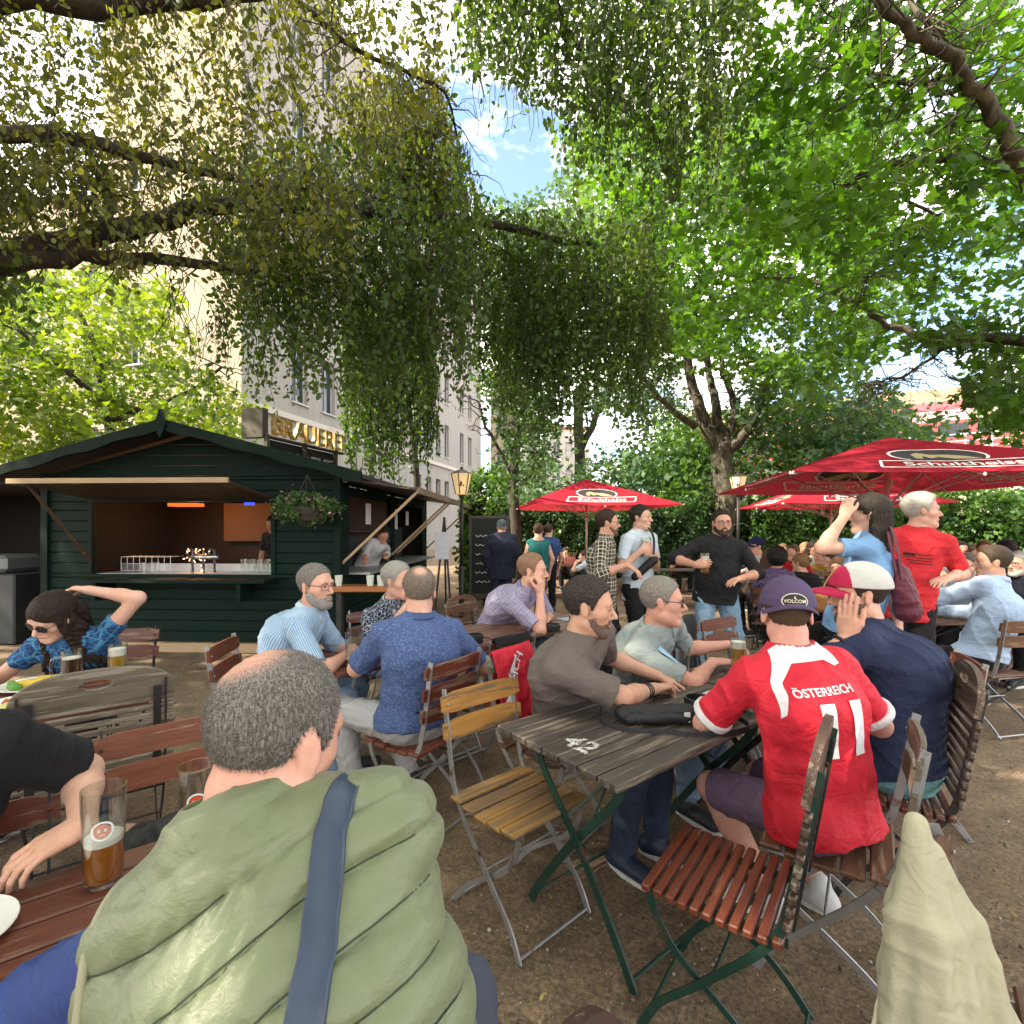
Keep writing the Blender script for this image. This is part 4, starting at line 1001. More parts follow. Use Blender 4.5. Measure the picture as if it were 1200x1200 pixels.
# ---------------- far buildings ----------------
def m_plaster(col, var=.12, streak=.25, name='plaster'):
    t = NT(name); c = t.coord(); n = t.noise(c, .35, 5); st = t.noise(t.coord(scale=(1.6, 1.6, .12)), 2.2, 6, .65)
    cc = t.mix(n, sc3(col, 1-var), sc3(col, 1+var*.6)); cc = t.mix(t.math('MULTIPLY', t.ramp(st, [(.5, 0.), (.72, 1.)]), streak), cc, sc3(col, .45))
    t.bsdf(Base_Color=cc, Roughness=.9, Normal=t.bump(t.noise(c, 40, 4), .2, .01)); return t.m
def facade(rt, o, u, length, h0, h1, mat, wins, depth=.25, paint=None, thick=6.0, win_only=False):
    """a wall from o along u, outward normal to the right of u; wins = list of (s0,s1,z0,z1)"""
    u = Vector(u).normalized(); nrm_ = Vector((u.y, -u.x, 0)); M = basis(u, -nrm_, V(0, 0, 1), o)
    xs = sorted({0, length, *[w[0] for w in wins], *[w[1] for w in wins]}); zs = sorted({h0, h1, *[w[2] for w in wins], *[w[3] for w in wins]})
    mb = MB()
    for i in range(len(xs)-1):
        for j in range(len(zs)-1):
            cx, cz = (xs[i]+xs[i+1])/2, (zs[j]+zs[j+1])/2
            if any(w[0] < cx < w[1] and w[2] < cz < w[3] for w in wins): continue
            mb.add(xf(M, [(xs[i], 0, zs[j]), (xs[i+1], 0, zs[j]), (xs[i+1], 0, zs[j+1]), (xs[i], 0, zs[j+1])]), [[0, 1, 2, 3]])
    for (a, b, c, d) in wins:
        p = [(a, c), (b, c), (b, d), (a, d)]
        for i in range(4):
            q, r_ = p[i], p[(i+1) % 4]; mb.add(xf(M, [(q[0], 0, q[1]), (q[0], depth, q[1]), (r_[0], depth, r_[1]), (r_[0], 0, r_[1])]), [[0, 1, 2, 3]])
    w_ = mb.build('wall', mat, rt)
    fm = m_plain((.45, .45, .44), .5, .05, name='window_frame_paint'); gl = m_plain((.03, .04, .055), .08, .1, bump=0, name='window_glass')
    for (a, b, c, d) in wins:
        mb = MB(); t_ = .06
        for q in ((a, c, b, c+t_), (a, d-t_, b, d), (a, c+t_, a+t_, d-t_), (b-t_, c+t_, b, d-t_)): mb.box((q[0], depth-.06, q[1]), (q[2], depth-.0, q[3]), M=M)
        if b-a > .7: mb.box(((a+b)/2-.03, depth-.055, c+t_), ((a+b)/2+.03, depth-.005, d-t_), M=M)
        f = mb.build('window', fm, rt); mb = MB(); mb.add(xf(M, [(a, depth-.02, c), (b, depth-.02, c), (b, depth-.02, d), (a, depth-.02, d)]), [[0, 1, 2, 3]]); mb.build('pane', gl, f)
        mb = MB(); mb.box((a-.06, -.08, c-.07), (b+.06, .0-.002, c), M=M); mb.build('sill', fm, f)
    return M
CREAM = m_plaster((.37, .305, .215), streak=.35, name='cream_render'); SHADEGREY = m_plaster((.33, .315, .29), streak=.4, name='shade_grey_render'); PALE = m_plaster((.55, .52, .46), name='pale_render')  # grey copy of the render carries the block's shaded side in its colour
ub = V(.243, .97, 0); ul = V(-.97, .243, 0); CB = V(-10.57, 20, 0)
bt = thing('apartment_building', 'tall cream and grey rendered block rising behind the drooping branches', 'building', tuple(CB))
wins = []
for z0, hh in ((3.7, 1.7), (7.3, 2.6), (11.6, 2.2), (15.4, 2.2), (19.2, 2.2), (23., 2.2)):
    for s0 in (3.0, 5.2, 8.6, 10.8, 16.0, 17.8, 19.6, 21.4, 25.0, 27.2):
        if z0 < 7 and s0 < 15: continue
        wins.append((s0, s0+(.95 if s0 > 15 else 1.1), z0, z0+hh))
facade(bt, CB, ub, 31, 0, 28, SHADEGREY, wins)
w2 = [(4.9, 5.7, z, z+1.4) for z in (8.4, 15.6)]
facade(bt, CB+ul*7.0, -ul, 7.0, 0, 28.0, CREAM, [(7-b, 7-a, c, d) for a, b, c, d in w2])
mb = MB(); pts = [CB, CB+ub*31, CB+ub*31+ul*7, CB+ul*7]; mb.add([tuple(p+V(0, 0, 28)) for p in pts], [[0, 1, 2, 3]]); mb.build('roof', m_plain((.2, .2, .2), .9), bt)
mb = MB(); mb.add([tuple(p) for p in (CB+ub*31, CB+ub*31+ul*7, CB+ub*31+ul*7+V(0, 0, 28), CB+ub*31+V(0, 0, 28))]+[tuple(p) for p in (CB+ul*7, CB+ul*7+V(0, 0, 28), CB+ul*7+ub*31+V(0, 0, 28), CB+ul*7+ub*31)], [[0, 1, 2, 3], [4, 5, 6, 7]]); mb.build('wall', SHADEGREY, bt)
mb = MB()
for zz in (6.4, 18.0): mb.box((-.10, -.12, zz), (31, -.003, zz+.25), M=basis(ub, V(-ub.y, ub.x, 0), V(0, 0, 1), CB))
mb.build('cornice', PALE, bt)
# lower stepped wing to the left of the tower
LW = CB+ul*7.0+V(0, .8, 0); b2 = thing('side_wing', 'lower cream wing beside the tall block behind the green kiosk', 'building', tuple(LW))
facade(b2, LW+ul*8, -ul, 8, 0, 16.5, CREAM, [(1+2.4*i, 2.1+2.4*i, z, z+1.7) for i in range(3) for z in (4.4, 8, 11.6)])
mb = MB(); p_ = [LW, LW+ul*8, LW+ul*8+V(0, 10, 0), LW+V(0, 10, 0)]; mb.add([tuple(q+V(0, 0, 16.5)) for q in p_], [[0, 1, 2, 3]]); mb.build('roof', m_plain((.2, .2, .2), .9), b2)
# next house beyond, with taller windows
c3 = CB+ub*31.2+V(.9, 0, 0); b3 = thing('corner_house', 'cream office house with blue framed windows beyond the grey block', 'building', tuple(c3))
facade(b3, c3, V(1, .1, 0), 2.2, 0, 17, CREAM, [(.6, 1.7, z, z+2.2) for z in (3.2, 7.0, 10.8)])
c4 = c3+V(2.2, .22, 0); facade(b3, c4, V(.16, 1, 0), 26, 0, 17, PALE, [(1.2+1.9*i, 2.2+1.9*i, z, z+2.2) for i in range(12) for z in (3.2, 7.0, 10.8)])
b5 = thing('far_house', 'pale house with one tall gable window between the tree trunks', 'building', (6.0, 62, 0))
facade(b5, V(4.2, 62, 0), V(1, .05, 0), 5.2, 0, 13.5, PALE, [(.8+1.5*i, 1.6+1.5*i, z, z+1.7) for i in range(3) for z in (3.5, 7, 10.4)]); mb = MB(); mb.box((4.2, 62.3, 13.5), (9.4, 74, 14.0)); mb.build('roof', m_plain((.35, .12, .08), .9), b5)
mb = MB(); mb.box((4.25, 62.35, 0), (9.35, 74, 13.45)); mb.build('wall', PALE, b5)
# ---------------- railway viaduct with train on the right ----------------
VA = V(15.5, 31, 0); vu = V(.82, -.57, 0).normalized(); vt = thing('railway_viaduct', 'pale stone viaduct arches with railing beyond the right hedge', 'viaduct', tuple(VA))
MV = basis(vu, Vector((-vu.y, vu.x, 0)), V(0, 0, 1), VA-vu*6); ST = m_plaster((.55, .50, .44), name='viaduct_stone'); mb = MB()
for k in range(5):
    x0 = k*5.2; n_ = 18; prev = None
    ring = [(x0+2.6-2.0*math.cos(math.pi*j/n_), 2.0+1.7*math.sin(math.pi*j/n_)) for j in range(n_+1)]
    for j in range(n_):
        a, b = ring[j], ring[j+1]; mb.add(xf(MV, [(a[0], 0, a[1]), (b[0], 0, b[1]), (b[0], 0, 4.9), (a[0], 0, 4.9)]), [[0, 1, 2, 3]])
        mb.add(xf(MV, [(a[0], 0, a[1]), (b[0], 0, b[1]), (b[0], 1.2, b[1]), (a[0], 1.2, a[1])]), [[3, 2, 1, 0]])
    for (xa, xb) in ((x0, x0+.6), (x0+4.6, x0+5.2)): mb.box((xa, 0, 0), (xb, 1.2, 4.9), M=MV)
mb.box((0, 1.2, 0), (26, 8, 4.9), M=MV); mb.box((-.1, -.25, 4.9), (26.1, 8, 5.25), M=MV); mb.build('wall', ST, vt)
mb = MB()
for k in range(5):
    x0 = k*5.2; n_ = 18
    for (ra, rb, yy) in ((2.35, 2.05, -.06),):
        for j in range(n_):
            a0, a1 = math.pi*j/n_, math.pi*(j+1)/n_
            q = [(x0+2.6-r_*math.cos(a), 2.0+(r_-.3)*math.sin(a)) for r_, a in ((ra, a0), (ra, a1), (rb, a1), (rb, a0))]
            mb.add(xf(MV, [(x, yy, z) for x, z in q]), [[0, 1, 2, 3]])
mb.build('arch_ring', m_plaster((.62, .58, .52), name='arch_trim'), vt)
mb = MB()
for k in range(27): mb.tube([tuple(MV@V(k*1.0, -.1, 5.25)), tuple(MV@V(k*1.0, -.1, 6.35))], .035, 6)
for z in (5.7, 6.0, 6.35): mb.tube([tuple(MV@V(0, -.1, z)), tuple(MV@V(26, -.1, z))], .03, 6)
mb.build('railing', m_metal((.6, .6, .6), .5, .4), vt)
tt = thing('commuter_train', 'red commuter train with a dark window band standing on the viaduct', 'train', tuple(MV@V(0, 4, 5.25)))
MT = MV@Matrix.Translation((0, 2.2, 5.3)); mb = MB(); prof = [(0, .3), (0, 1.1), (0, 2.1), (.12, 2.9), (.6, 3.35), (1.4, 3.5), (2.4, 3.35), (2.8, 2.9), (2.9, 2.1), (2.9, .3)]
mb.add(xf(MT, [(x, y, z) for x in (1, 24) for y, z in prof]), [[i, i+1, 11+i, 10+i] for i in range(9)]+[list(range(10))[::-1], list(range(10, 20))])
mb.build('body', m_plain((.50, .06, .07), .35, .08), tt, 30); mb = MB()
for k in range(14): mb.box((1.8+k*1.55, -.02, 1.25), (3.0+k*1.55, -.003, 2.0), M=MT)
mb.build('window', m_plain((.02, .025, .03), .1, 0, bump=0), tt)
mb = MB(); mb.box((1, -.015, 2.15), (24, -.002, 2.75), M=MT); mb.build('roof_band', m_plain((.70, .38, .40), .4), tt)
st = thing('station_hall', 'ochre brick hall with tall windows showing above the train', 'building', (26, 44, 0)); facade(st, V(16, 47, 0), V(1, -.5, 0), 22, 0, 12.2, m_plaster((.50, .33, .20), name='ochre_brick'), [(1+2.2*i, 2.3+2.2*i, 8, 10.8) for i in range(9)])
mb = MB(); mb.add([(16, 47, 12.2), (35.7, 37.2, 12.2), (38, 44, 12.2), (18, 54, 12.2)], [[0, 1, 2, 3]]); mb.build('roof', m_plain((.3, .1, .07), .8), st)

# ---------------- kiosk ----------------
t = NT('green_kiosk_paint'); c = t.coord(); n_ = t.noise(t.coord(scale=(1, 1, 14)), 3, 6, .6); n2_ = t.noise(c, 1.4, 4)
cc = t.mix(n_, (.0010, .0080, .0058), (.0020, .0145, .0105)); cc = t.mix(t.math('MULTIPLY', n2_, .5), cc, (.003, .019, .0145)); t.bsdf(Base_Color=cc, Roughness=.65, Specular_IOR_Level=.15, Normal=t.bump(n_, .3, .004)); KG = t.m
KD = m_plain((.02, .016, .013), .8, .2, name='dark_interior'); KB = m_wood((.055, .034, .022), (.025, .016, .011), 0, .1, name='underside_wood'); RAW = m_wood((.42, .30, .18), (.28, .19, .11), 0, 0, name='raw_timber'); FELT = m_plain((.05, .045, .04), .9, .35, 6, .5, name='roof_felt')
KO = V(-2.165, 6.4, 0); KR = R(-3); KM = Matrix.Translation(KO)@Matrix.Rotation(KR, 4, 'Z'); KW = 3.86; KL = 5.0
kt = thing('beer_kiosk', 'dark green wooden kiosk with gabled roof and an open serving hatch', 'kiosk', tuple(KO))
def kbox(mb, lo, hi, **k): mb.box(lo, hi, M=KM, **k)
def siding(mb, x0, x1, y0, y1, z0, z1, axis, t_=.03):
    z = z0
    while z < z1-.01:
        zz = min(z+.135, z1)
        if axis == 'x': kbox(mb, (x0, y0, z+.004), (x1, y0+t_, zz-.004), bev=.006)
        else: kbox(mb, (x0, y0, z+.004), (x0+t_, y1, zz-.004), bev=.006)
        z = zz
mb = MB(); X0, X1 = -3.22, -.86; Z0, Z1 = .98, 1.90
siding(mb, -KW, 0, 0, 0, .12, Z0, 'x'); siding(mb, -KW, X0, 0, 0, Z0, Z1, 'x'); siding(mb, X1, 0, 0, 0, Z0, Z1, 'x'); siding(mb, -KW, 0, 0, 0, Z1, 2.22, 'x')
z = 2.22; pk = 2.73
while z < pk-.05:   # gable planks shorten towards the ridge
    hw = (KW/2+.05)*(pk-z)/(pk-2.22); zz = min(z+.135, pk); hw2 = (KW/2+.05)*(pk-zz)/(pk-2.22)
    vs = [(-KW/2-hw, .0, z+.004), (-KW/2+hw, .0, z+.004), (-KW/2+hw2, .0, zz-.004), (-KW/2-hw2, .0, zz-.004)]; vs += [(x, .03, w) for x, y, w in vs]
    mb.add(xf(KM, vs), [[0, 1, 2, 3], [7, 6, 5, 4], [0, 4, 5, 1], [1, 5, 6, 2], [2, 6, 7, 3], [3, 7, 4, 0]]); z = zz
siding(mb, -KW, 0, 0, KL, .12, 2.2, 'y'); siding(mb, -.03, 0, .03, KL, .12, Z0-.03, 'y'); siding(mb, -.03, 0, .03, .35, Z0-.03, 2.2, 'y'); siding(mb, -.03, 0, 4.6, KL, Z0-.03, 2.2, 'y'); siding(mb, -.03, 0, 2.3, 2.5, Z0-.03, 2.2, 'y'); siding(mb, -.03, 0, .35, 4.6, 1.98, 2.2, 'y')
siding(mb, -KW, 0, KL, KL, .12, 2.2, 'x'); mb.build('wall', KG, kt)
mb = MB(); kbox(mb, (-KW+.04, KL-.05, .12), (-.05, KL-.03, 2.2)); kbox(mb, (-KW+.035, .06, .12), (-KW+.05, KL-.06, 2.2)); kbox(mb, (-KW+.06, .034, .12), (-.07, .05, Z0-.04)); kbox(mb, (-KW+.06, .034, Z0-.04), (X0-.01, .05, 2.2)); kbox(mb, (X1+.01, .034, Z0-.04), (-.07, .05, 2.2)); kbox(mb, (X0-.01, .034, Z1+.06), (X1+.01, .05, 2.2)); kbox(mb, (-.06, .06, .12), (-.045, KL-.06, Z0-.04)); mb.build('leak_block_panel', KD, kt)  # dark backing panels added to stop daylight leaking between the planks
mb = MB()
for x in (-KW-.03, -.06): kbox(mb, (x, -.035, .10), (x+.09, .05, 2.25))
for x in (X0-.05, X1-.0): kbox(mb, (x, -.02, Z0), (x+.05, .06, Z1))
kbox(mb, (X0-.05, -.02, Z1), (X1+.05, .06, Z1+.05)); mb.build('trim', KG, kt)
mb = MB(); kbox(mb, (-KW-.06, -.06, 0), (.05, KL, .115)); mb.build('base_beam', RAW, kt)
mb = MB(); kbox(mb, (-KW+.05, 2.2, .2), (-.06, 2.25, 2.2)); kbox(mb, (-KW+.05, .06, .10), (-.06, KL-.05, .12)); mb.build('inner_partition', m_wood((.03, .017, .011), None, 0, 0), kt)
mb = MB()   # roof slabs
for s in (-1, 1):
    ex = KW/2+.42; vs = []
    for y in (-.45, KL+.3):
        for (dx, dz) in ((0, 0), (ex, 0)):
            xx = -KW/2+s*dx; zz = 2.82-(dx/ex)*.62; vs += [(xx, y, zz), (xx, y, zz-.05)]
    mb.add(xf(KM, vs), [[0, 2, 6, 4], [1, 5, 7, 3], [0, 1, 3, 2], [4, 6, 7, 5], [2, 3, 7, 6], [0, 4, 5, 1]])
mb.build('roof', FELT, kt)
mb = MB()   # wavy barge boards and the spike at the ridge
for s in (-1, 1):
    n_ = 40; ex = KW/2+.46; vs = []
    for i in range(n_+1):
        u = i/n_; x = -KW/2+s*ex*u; z = 2.85-.64*u; lw = .125+.013*math.sin(u*2*math.pi*3.5)
        vs += [(x, -.50, z), (x, -.50, z-lw), (x, -.465, z), (x, -.465, z-lw)]
    fs = []
    for i in range(n_):
        a = i*4; b = a+4; fs += [[a, a+1, b+1, b], [a+2, b+2, b+3, a+3], [a, b, b+2, a+2], [a+1, a+3, b+3, b+1]]
    mb.add(xf(KM, vs), fs)
mb.prism([(-.0, .14), (.045, .02), (.075, -.03), (.05, -.1), (0, -.2), (-.05, -.1), (-.075, -.03), (-.045, .02)], KM@basis(V(1, 0, 0), V(0, 0, 1), V(0, -1, 0), V(-KW/2, -.47, 2.82)), .05)
mb.build('barge_board', KG, kt)
mb = MB(); kbox(mb, (X0, .05, Z0-.03), (X1, .65, Z0)); kbox(mb, (X0+.0, .45, Z0), (X1-.0, .48, Z0+.10)); mb.build('steel_counter', m_metal((.5, .5, .52), .3, .7), kt)
mb = MB(); kbox(mb, (X0+.1, -.40, Z0-.075), (X1+.12, -.045, Z0-.04))
for x in (X0+.3, X1-.25): kbox(mb, (x, -.35, Z0-.30), (x+.05, -.036, Z0-.078))
mb.build('outer_shelf', KG, kt)
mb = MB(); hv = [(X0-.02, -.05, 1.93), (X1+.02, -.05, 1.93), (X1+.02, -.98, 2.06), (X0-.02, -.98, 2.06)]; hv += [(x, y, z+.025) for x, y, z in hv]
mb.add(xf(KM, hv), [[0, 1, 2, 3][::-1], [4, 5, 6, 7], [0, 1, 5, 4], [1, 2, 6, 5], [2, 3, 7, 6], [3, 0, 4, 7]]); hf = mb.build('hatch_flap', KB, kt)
mb = MB(); kbox(mb, (X0-.06, -1.02, 2.045), (X1+.06, -.985, 2.10)); mb.build('edge_batten', RAW, hf)
mb = MB(); mb.tube([tuple(KM@V(X0+.03, -.06, 1.15)), tuple(KM@V(X0+.03, -.85, 2.03))], .02, 6); mb.build('prop', KB, hf)
# side awnings
aw = MB(); 
for (ya, yb) in ((.0, 2.35), (2.45, 5.0)):
    hv = [(.01, ya, 2.17), (.01, yb, 2.17), (1.0, yb, 2.03), (1.0, ya, 2.03)]; hv += [(x, y, z+.03) for x, y, z in hv]
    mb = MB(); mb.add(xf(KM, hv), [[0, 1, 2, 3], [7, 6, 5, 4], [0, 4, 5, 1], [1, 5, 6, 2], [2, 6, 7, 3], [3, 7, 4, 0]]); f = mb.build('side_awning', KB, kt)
    mb = MB(); kbox(mb, (.985, ya, 1.99), (1.015, yb, 2.07)); mb.build('edge_batten', m_wood((.22, .16, .11), None, 1, .2), f)
    for yy in (ya+.08, yb-.1):
        mb = MB(); mb.bar([tuple(KM@V(.02, yy, 1.12)), tuple(KM@V(.98, yy, 2.02))], (0, 1, 0), .045, .03); mb.build('prop', RAW, f)
mb = MB(); kbox(mb, (-.35, .35, Z0-.03), (.28, 4.6, Z0)); mb.build('side_counter', m_metal((.45, .46, .47), .35, .6), kt)
for q_ in (((-.6, .4, Z0+.0), (-.36, 1.6, Z0+.45)), ((-.7, 3.0, Z0), (-.36, 4.3, Z0+.6))): mb = MB(); kbox(mb, *q_); mb.build('side_equipment', m_metal((.06, .09, .10), .35, .4), kt)
for (yy, z, w, h_) in ((.9, 1.62, .22, .3), (2.38, 1.55, .16, .34), (3.1, 1.62, .2, .26)): mb = MB(); kbox(mb, (.032, yy, z), (.036, yy+w, z+h_)); mb.build('notice', m_plain((.62, .60, .62), .8), kt)
mb = MB(); kbox(mb, (-.5, .5, 1.66), (-.47, 1.1, 1.94)); mb.build('menu_panel', m_plain((.45, .24, .26), .7), kt)
# inside the hatch
mb = MB(); kbox(mb, (-2.75, 2.0, 1.35), (-1.75, 2.04, 1.98)); mb.build('brown_board', m_plain((.15, .08, .045), .7), kt)
mb = MB(); kbox(mb, (X0+.02, 1.3, 1.90), (-2.75, 1.5, 1.95)); mb.build('warm_lamp', m_emit((1, .22, .04), .3), kt)
kl = bpy.data.lights.new('kiosk_lamp', 'POINT'); kl.energy = 8; kl.color = (1, .45, .18); kl.shadow_soft_size = .08; klo = bpy.data.objects.new('kiosk_lamp', kl); COL.objects.link(klo); klo.location = KM@V(-2.6, 1.1, 1.78)
mb = MB(); kbox(mb, (-1.93, 1.2, 1.91), (-1.78, 1.23, 1.95)); mb.build('blue_display', m_emit((.05, .08, 1), .6), kt)
mb = MB()
for z in (1.15, 1.5): kbox(mb, (-1.6, 1.8, z), (-.3, 2.15, z+.02))
mb.build('back_shelf', m_wood((.09, .05, .03), None, 0, 0), kt)
def bottles(n, x0, x1, y, z, label, col, h_=.24, r_=.034, name='bottle'):
    proto = None
    for i in range(n):
        p = KM@V(x0+(x1-x0)*(i+.5)/n+rng.normal(0, .008), y+rng.normal(0, .02), z)
        if proto is None:
            proto = thing(name, label, name.replace('_', ' '), tuple(p), group={'bottle': 'bottles on the shelves inside the kiosk', 'beer_glass': 'beer glasses on the kiosk counter', 'tumbler': 'tumblers on the kiosk counter'}[name]); mb = MB(); mb.lathe([(r_, 0), (r_, h_*.6), (r_*.4, h_*.78), (r_*.38, h_), (.0005, h_)] if name == 'bottle' else [(r_*.8, 0), (r_, h_), (r_*.93, h_), (r_*.75, .01), (.0005, .01)], 12, tuple(p)); mb.build('body', col, proto, 50)
        else: dup(proto, p)
bottles(9, -1.55, -.9, 1.95, 1.52, 'dark bottle on the upper shelf inside the kiosk', m_plain((.12, .15, .08), .15, .2, bump=0))
bottles(8, -1.55, -.9, 1.95, 1.17, 'amber bottle on the lower shelf inside the kiosk', m_plain((.32, .15, .05), .15, .2, bump=0))
bottles(8, -1.45, -.95, .3, Z0+.001, 'empty beer glass in the row on the kiosk counter', m_glass(), .17, .036, 'beer_glass')
bottles(3, -2.75, -2.5, .22, Z0+.001, 'empty glass at the left end of the kiosk counter', m_glass(), .13, .03, 'tumbler')
wr = thing('wire_rack', 'white wire dish rack on the kiosk counter', 'rack', tuple(KM@V(-2.7, .35, Z0))); mb = MB()
for i in range(9): x = -3.05+i*.085; mb.tube([tuple(KM@V(x, .25, Z0+.01)), tuple(KM@V(x, .25, Z0+.2)), tuple(KM@V(x, .5, Z0+.2))], .004, 5)
for z in (.02, .11, .2): mb.tube([tuple(KM@V(-3.05, .25, Z0+z)), tuple(KM@V(-2.37, .25, Z0+z))], .004, 5)
mb.build('wires', m_plain((.6, .6, .6), .4), wr)
tp = thing('beer_tap', 'steel beer tap with fairy lights in the middle of the kiosk counter', 'beer tap', tuple(KM@V(-1.95, .3, Z0))); mb = MB()
for x in (-2.1, -1.95, -1.8): mb.tube([tuple(KM@V(x, .3, Z0)), tuple(KM@V(x, .3, Z0+.3)), tuple(KM@V(x, .2, Z0+.31)), tuple(KM@V(x, .19, Z0+.24))], .016, 8)
mb.tube([tuple(KM@V(-2.15, .3, Z0+.2)), tuple(KM@V(-1.75, .3, Z0+.2))], .03, 8); mb.build('tap_body', m_metal((.6, .6, .6), .2, .9), tp, True)
mb = MB()
for _ in range(26): mb.ell(tuple(KM@V(-1.95+rng.normal(0, .09), .16+rng.normal(0, .03), Z0+.02+rng.random()*.3)), (.007,)*3, 6)
mb.build('fairy_lights', m_emit((1, .5, .25), 2.2), tp)
sh = thing('storage_shed', 'dark timber shelter with hanging tools at the far left of the kiosk', 'shed', tuple(KM@V(-5.2, .6, 0))); mb = MB()
kbox(mb, (-7.2, 2.2, 0), (-3.95, 2.25, 2.2)); kbox(mb, (-7.2, -.1, .0), (-7.15, 2.2, 2.2)); mb.build('wall', KD, sh); mb = MB(); kbox(mb, (-7.3, -.2, 2.12), (-4.35, 2.4, 2.17)); mb.build('roof', FELT, sh)
mb = MB(); kbox(mb, (-5.6, .2, 0), (-4.5, .9, .95), bev=.02); mb.build('cabinet', m_metal((.05, .055, .06), .4, .5), sh); mb = MB(); kbox(mb, (-5.5, .25, .96), (-4.7, .8, 1.2), bev=.05); mb.build('grill_cover', m_metal((.25, .26, .27), .4, .5), sh)

# BRAUEREI sign
BO = V(-3.74, 8.0, 0); bu = V(.30, 1.0, 0).normalized(); sg = thing('letter_sign', 'golden BRAUEREI letter sign on a frame above the kiosk roof', 'sign', (BO.x, BO.y, 2.6))
tv, tf = text_geo('BRAUEREI', .40, .012, None, .03); tv[:, 0] -= tv[:, 0].min(); tv[:, 1] -= tv[:, 1].min(); tv[:, 0] *= 1.80/tv[:, 0].max(); tv[:, 1] *= .31/tv[:, 1].max()
MS = basis(bu, V(0, 0, 1), Vector((bu.y, -bu.x, 0)), V(BO.x, BO.y, 3.02))
t = NT('gold_letters'); nn_ = t.noise(t.coord(), 16, 3, .6); t.bsdf(Base_Color=t.mix(t.ramp(nn_, [(.45, 0.), (.6, 1.)]), (.62, .33, .05), (.8, .68, .45)), Roughness=.3, Metallic=.35); mb = MB(); mb.add(xf(MS, tv), tf); mb.build('letters', t.m, sg)
mb = MB(); mb.box((-.05, -.05, -.10), (1.85, -.02, .02), M=MS); mb.box((-.16, -.05, -.35), (-.04, .4, .05), M=MS@TR((0, 0, -.1)))
mb.box((-.12, -.6, -.06), (-.06, 0, 0), M=MS); mb.box((1.6, -.6, -.06), (1.66, 0, 0), M=MS); mb.box((.75, -.6, -.06), (.81, 0, 0), M=MS); mb.build('sign_frame', m_metal((.10, .09, .07), .6, .3), sg)
tv, tf = text_geo('BRAUEREI', .34, .01, None, .01); tv[:, 0] -= tv[:, 0].min(); tv[:, 0] *= 1.7/tv[:, 0].max(); tv[:, 1] -= tv[:, 1].max()-.0; tv[:, 1] = -.34-tv[:, 1]*.9; tf = [f[::-1] for f in tf]  # upside-down letters modelled as the sign's mirror reflection on the dark panel
mb = MB(); mb.box((.0, -.36, -.12), (1.72, -.06, -.10), M=MS, mi=0); mb.add(xf(MS@TR((0, -.075, -.085)), tv), tf, 1)
mb.build('reflection_panel', [m_plain((.03, .03, .05), .3), m_plain((.6, .6, .6), .4)], sg)
# lanterns
def lantern(label, c, top):
    rt = thing('street_lantern', label, 'lamp', (c[0], c[1], 0)); x, y = c; mb = MB(); mb.tube([(x, y, 0), (x, y, .9)], .05, 10); mb.tube([(x, y, .9), (x, y, top-.46)], .032, 10); mb.lathe([(.06, top-.50), (.03, top-.47), (.09, top-.45)], 10, (x, y, 0)); mb.build('post', DARKM, rt, True)
    mb = MB(); n = 6
    ring = lambda r, z: [(x+r*math.cos(2*math.pi*j/n+.3), y+r*math.sin(2*math.pi*j/n+.3), z) for j in range(n)]
    mb.add(ring(.10, top-.44)+ring(.18, top-.08), [[j, (j+1) % n, n+(j+1) % n, n+j] for j in range(n)]); gl = NT('lantern_glass'); pr = gl.bsdf(Base_Color=(.85, .68, .42), Roughness=.5, Emission_Color=(1, .62, .25), Emission_Strength=.12); lp = mb.build('lamp_glass', gl.m, rt)
    mb = MB(); mb.add(ring(.20, top-.08)+ring(.07, top-.01), [[j, (j+1) % n, n+(j+1) % n, n+j] for j in range(n)]+[list(range(n))]); mb.ell((x, y, top+.01), (.03, .03, .04), 8)
    for j in range(n): a, b = ring(.105, top-.44)[j], ring(.186, top-.075)[j]; mb.tube([a, b], .009, 5)
    mb.build('lamp_cap', DARKM, rt)
    mb = MB(); d = Vector((-x, -y, 0)).normalized(); l = V(0, 0, 1).cross(d)
    cpt = V(x, y, top-.26)+d*.150; M = basis(l, V(0, 0, 1), d, cpt); mb.add(xf(M, [(-.035, -.04, 0), (.0, -.05, 0), (.01, .02, 0), (-.02, .05, 0)]), [[0, 1, 2, 3]]); mb.add(xf(M, [(.02, -.05, 0), (.04, -.045, 0), (.04, -.02, 0), (.02, -.02, 0)]), [[0, 1, 2, 3]]); mb.build('emblem', m_plain((.10, .04, .02), .6), lp)
lantern('black lantern post with warm glass beside the chalkboard', (-.885, 9.0), 2.60); lantern('black lantern post with cream glass in front of the right hedge', (4.86, 11.0), 2.75)
# chalkboard and paper stand
cb = thing('chalkboard', 'tall dark chalkboard menu standing beside the lantern post', 'board', (-.55, 9.6, 0)); mb = MB(); mb.box((-.80, 9.55, .25), (-.05, 9.60, 1.80)); mb.build('frame', m_wood((.07, .045, .03), None, 2, 0), cb)
mb = MB(); mb.box((-.75, 9.54, .35), (-.10, 9.547, 1.75)); mb.build('slate', m_plain((.018, .024, .022), .8), cb); mb = MB()
for i in range(6):
    pts = [V(-.68+.018*j, 9.535, 1.42-.17*i+.028*math.sin(j*2.1+i*1.3)*math.sin(j*.9+i)) for j in range(14+(i*5) % 9)]; mb.tube(pts, .006, 4)
mb.build('chalk_writing', m_plain((.7, .7, .68), .9), cb)
mb = MB()
for x in (-.74, -.11): mb.box((x-.025, 9.56, 0), (x+.025, 9.61, .25))
mb.build('foot', m_wood((.07, .045, .03), None, 2, 0), cb)
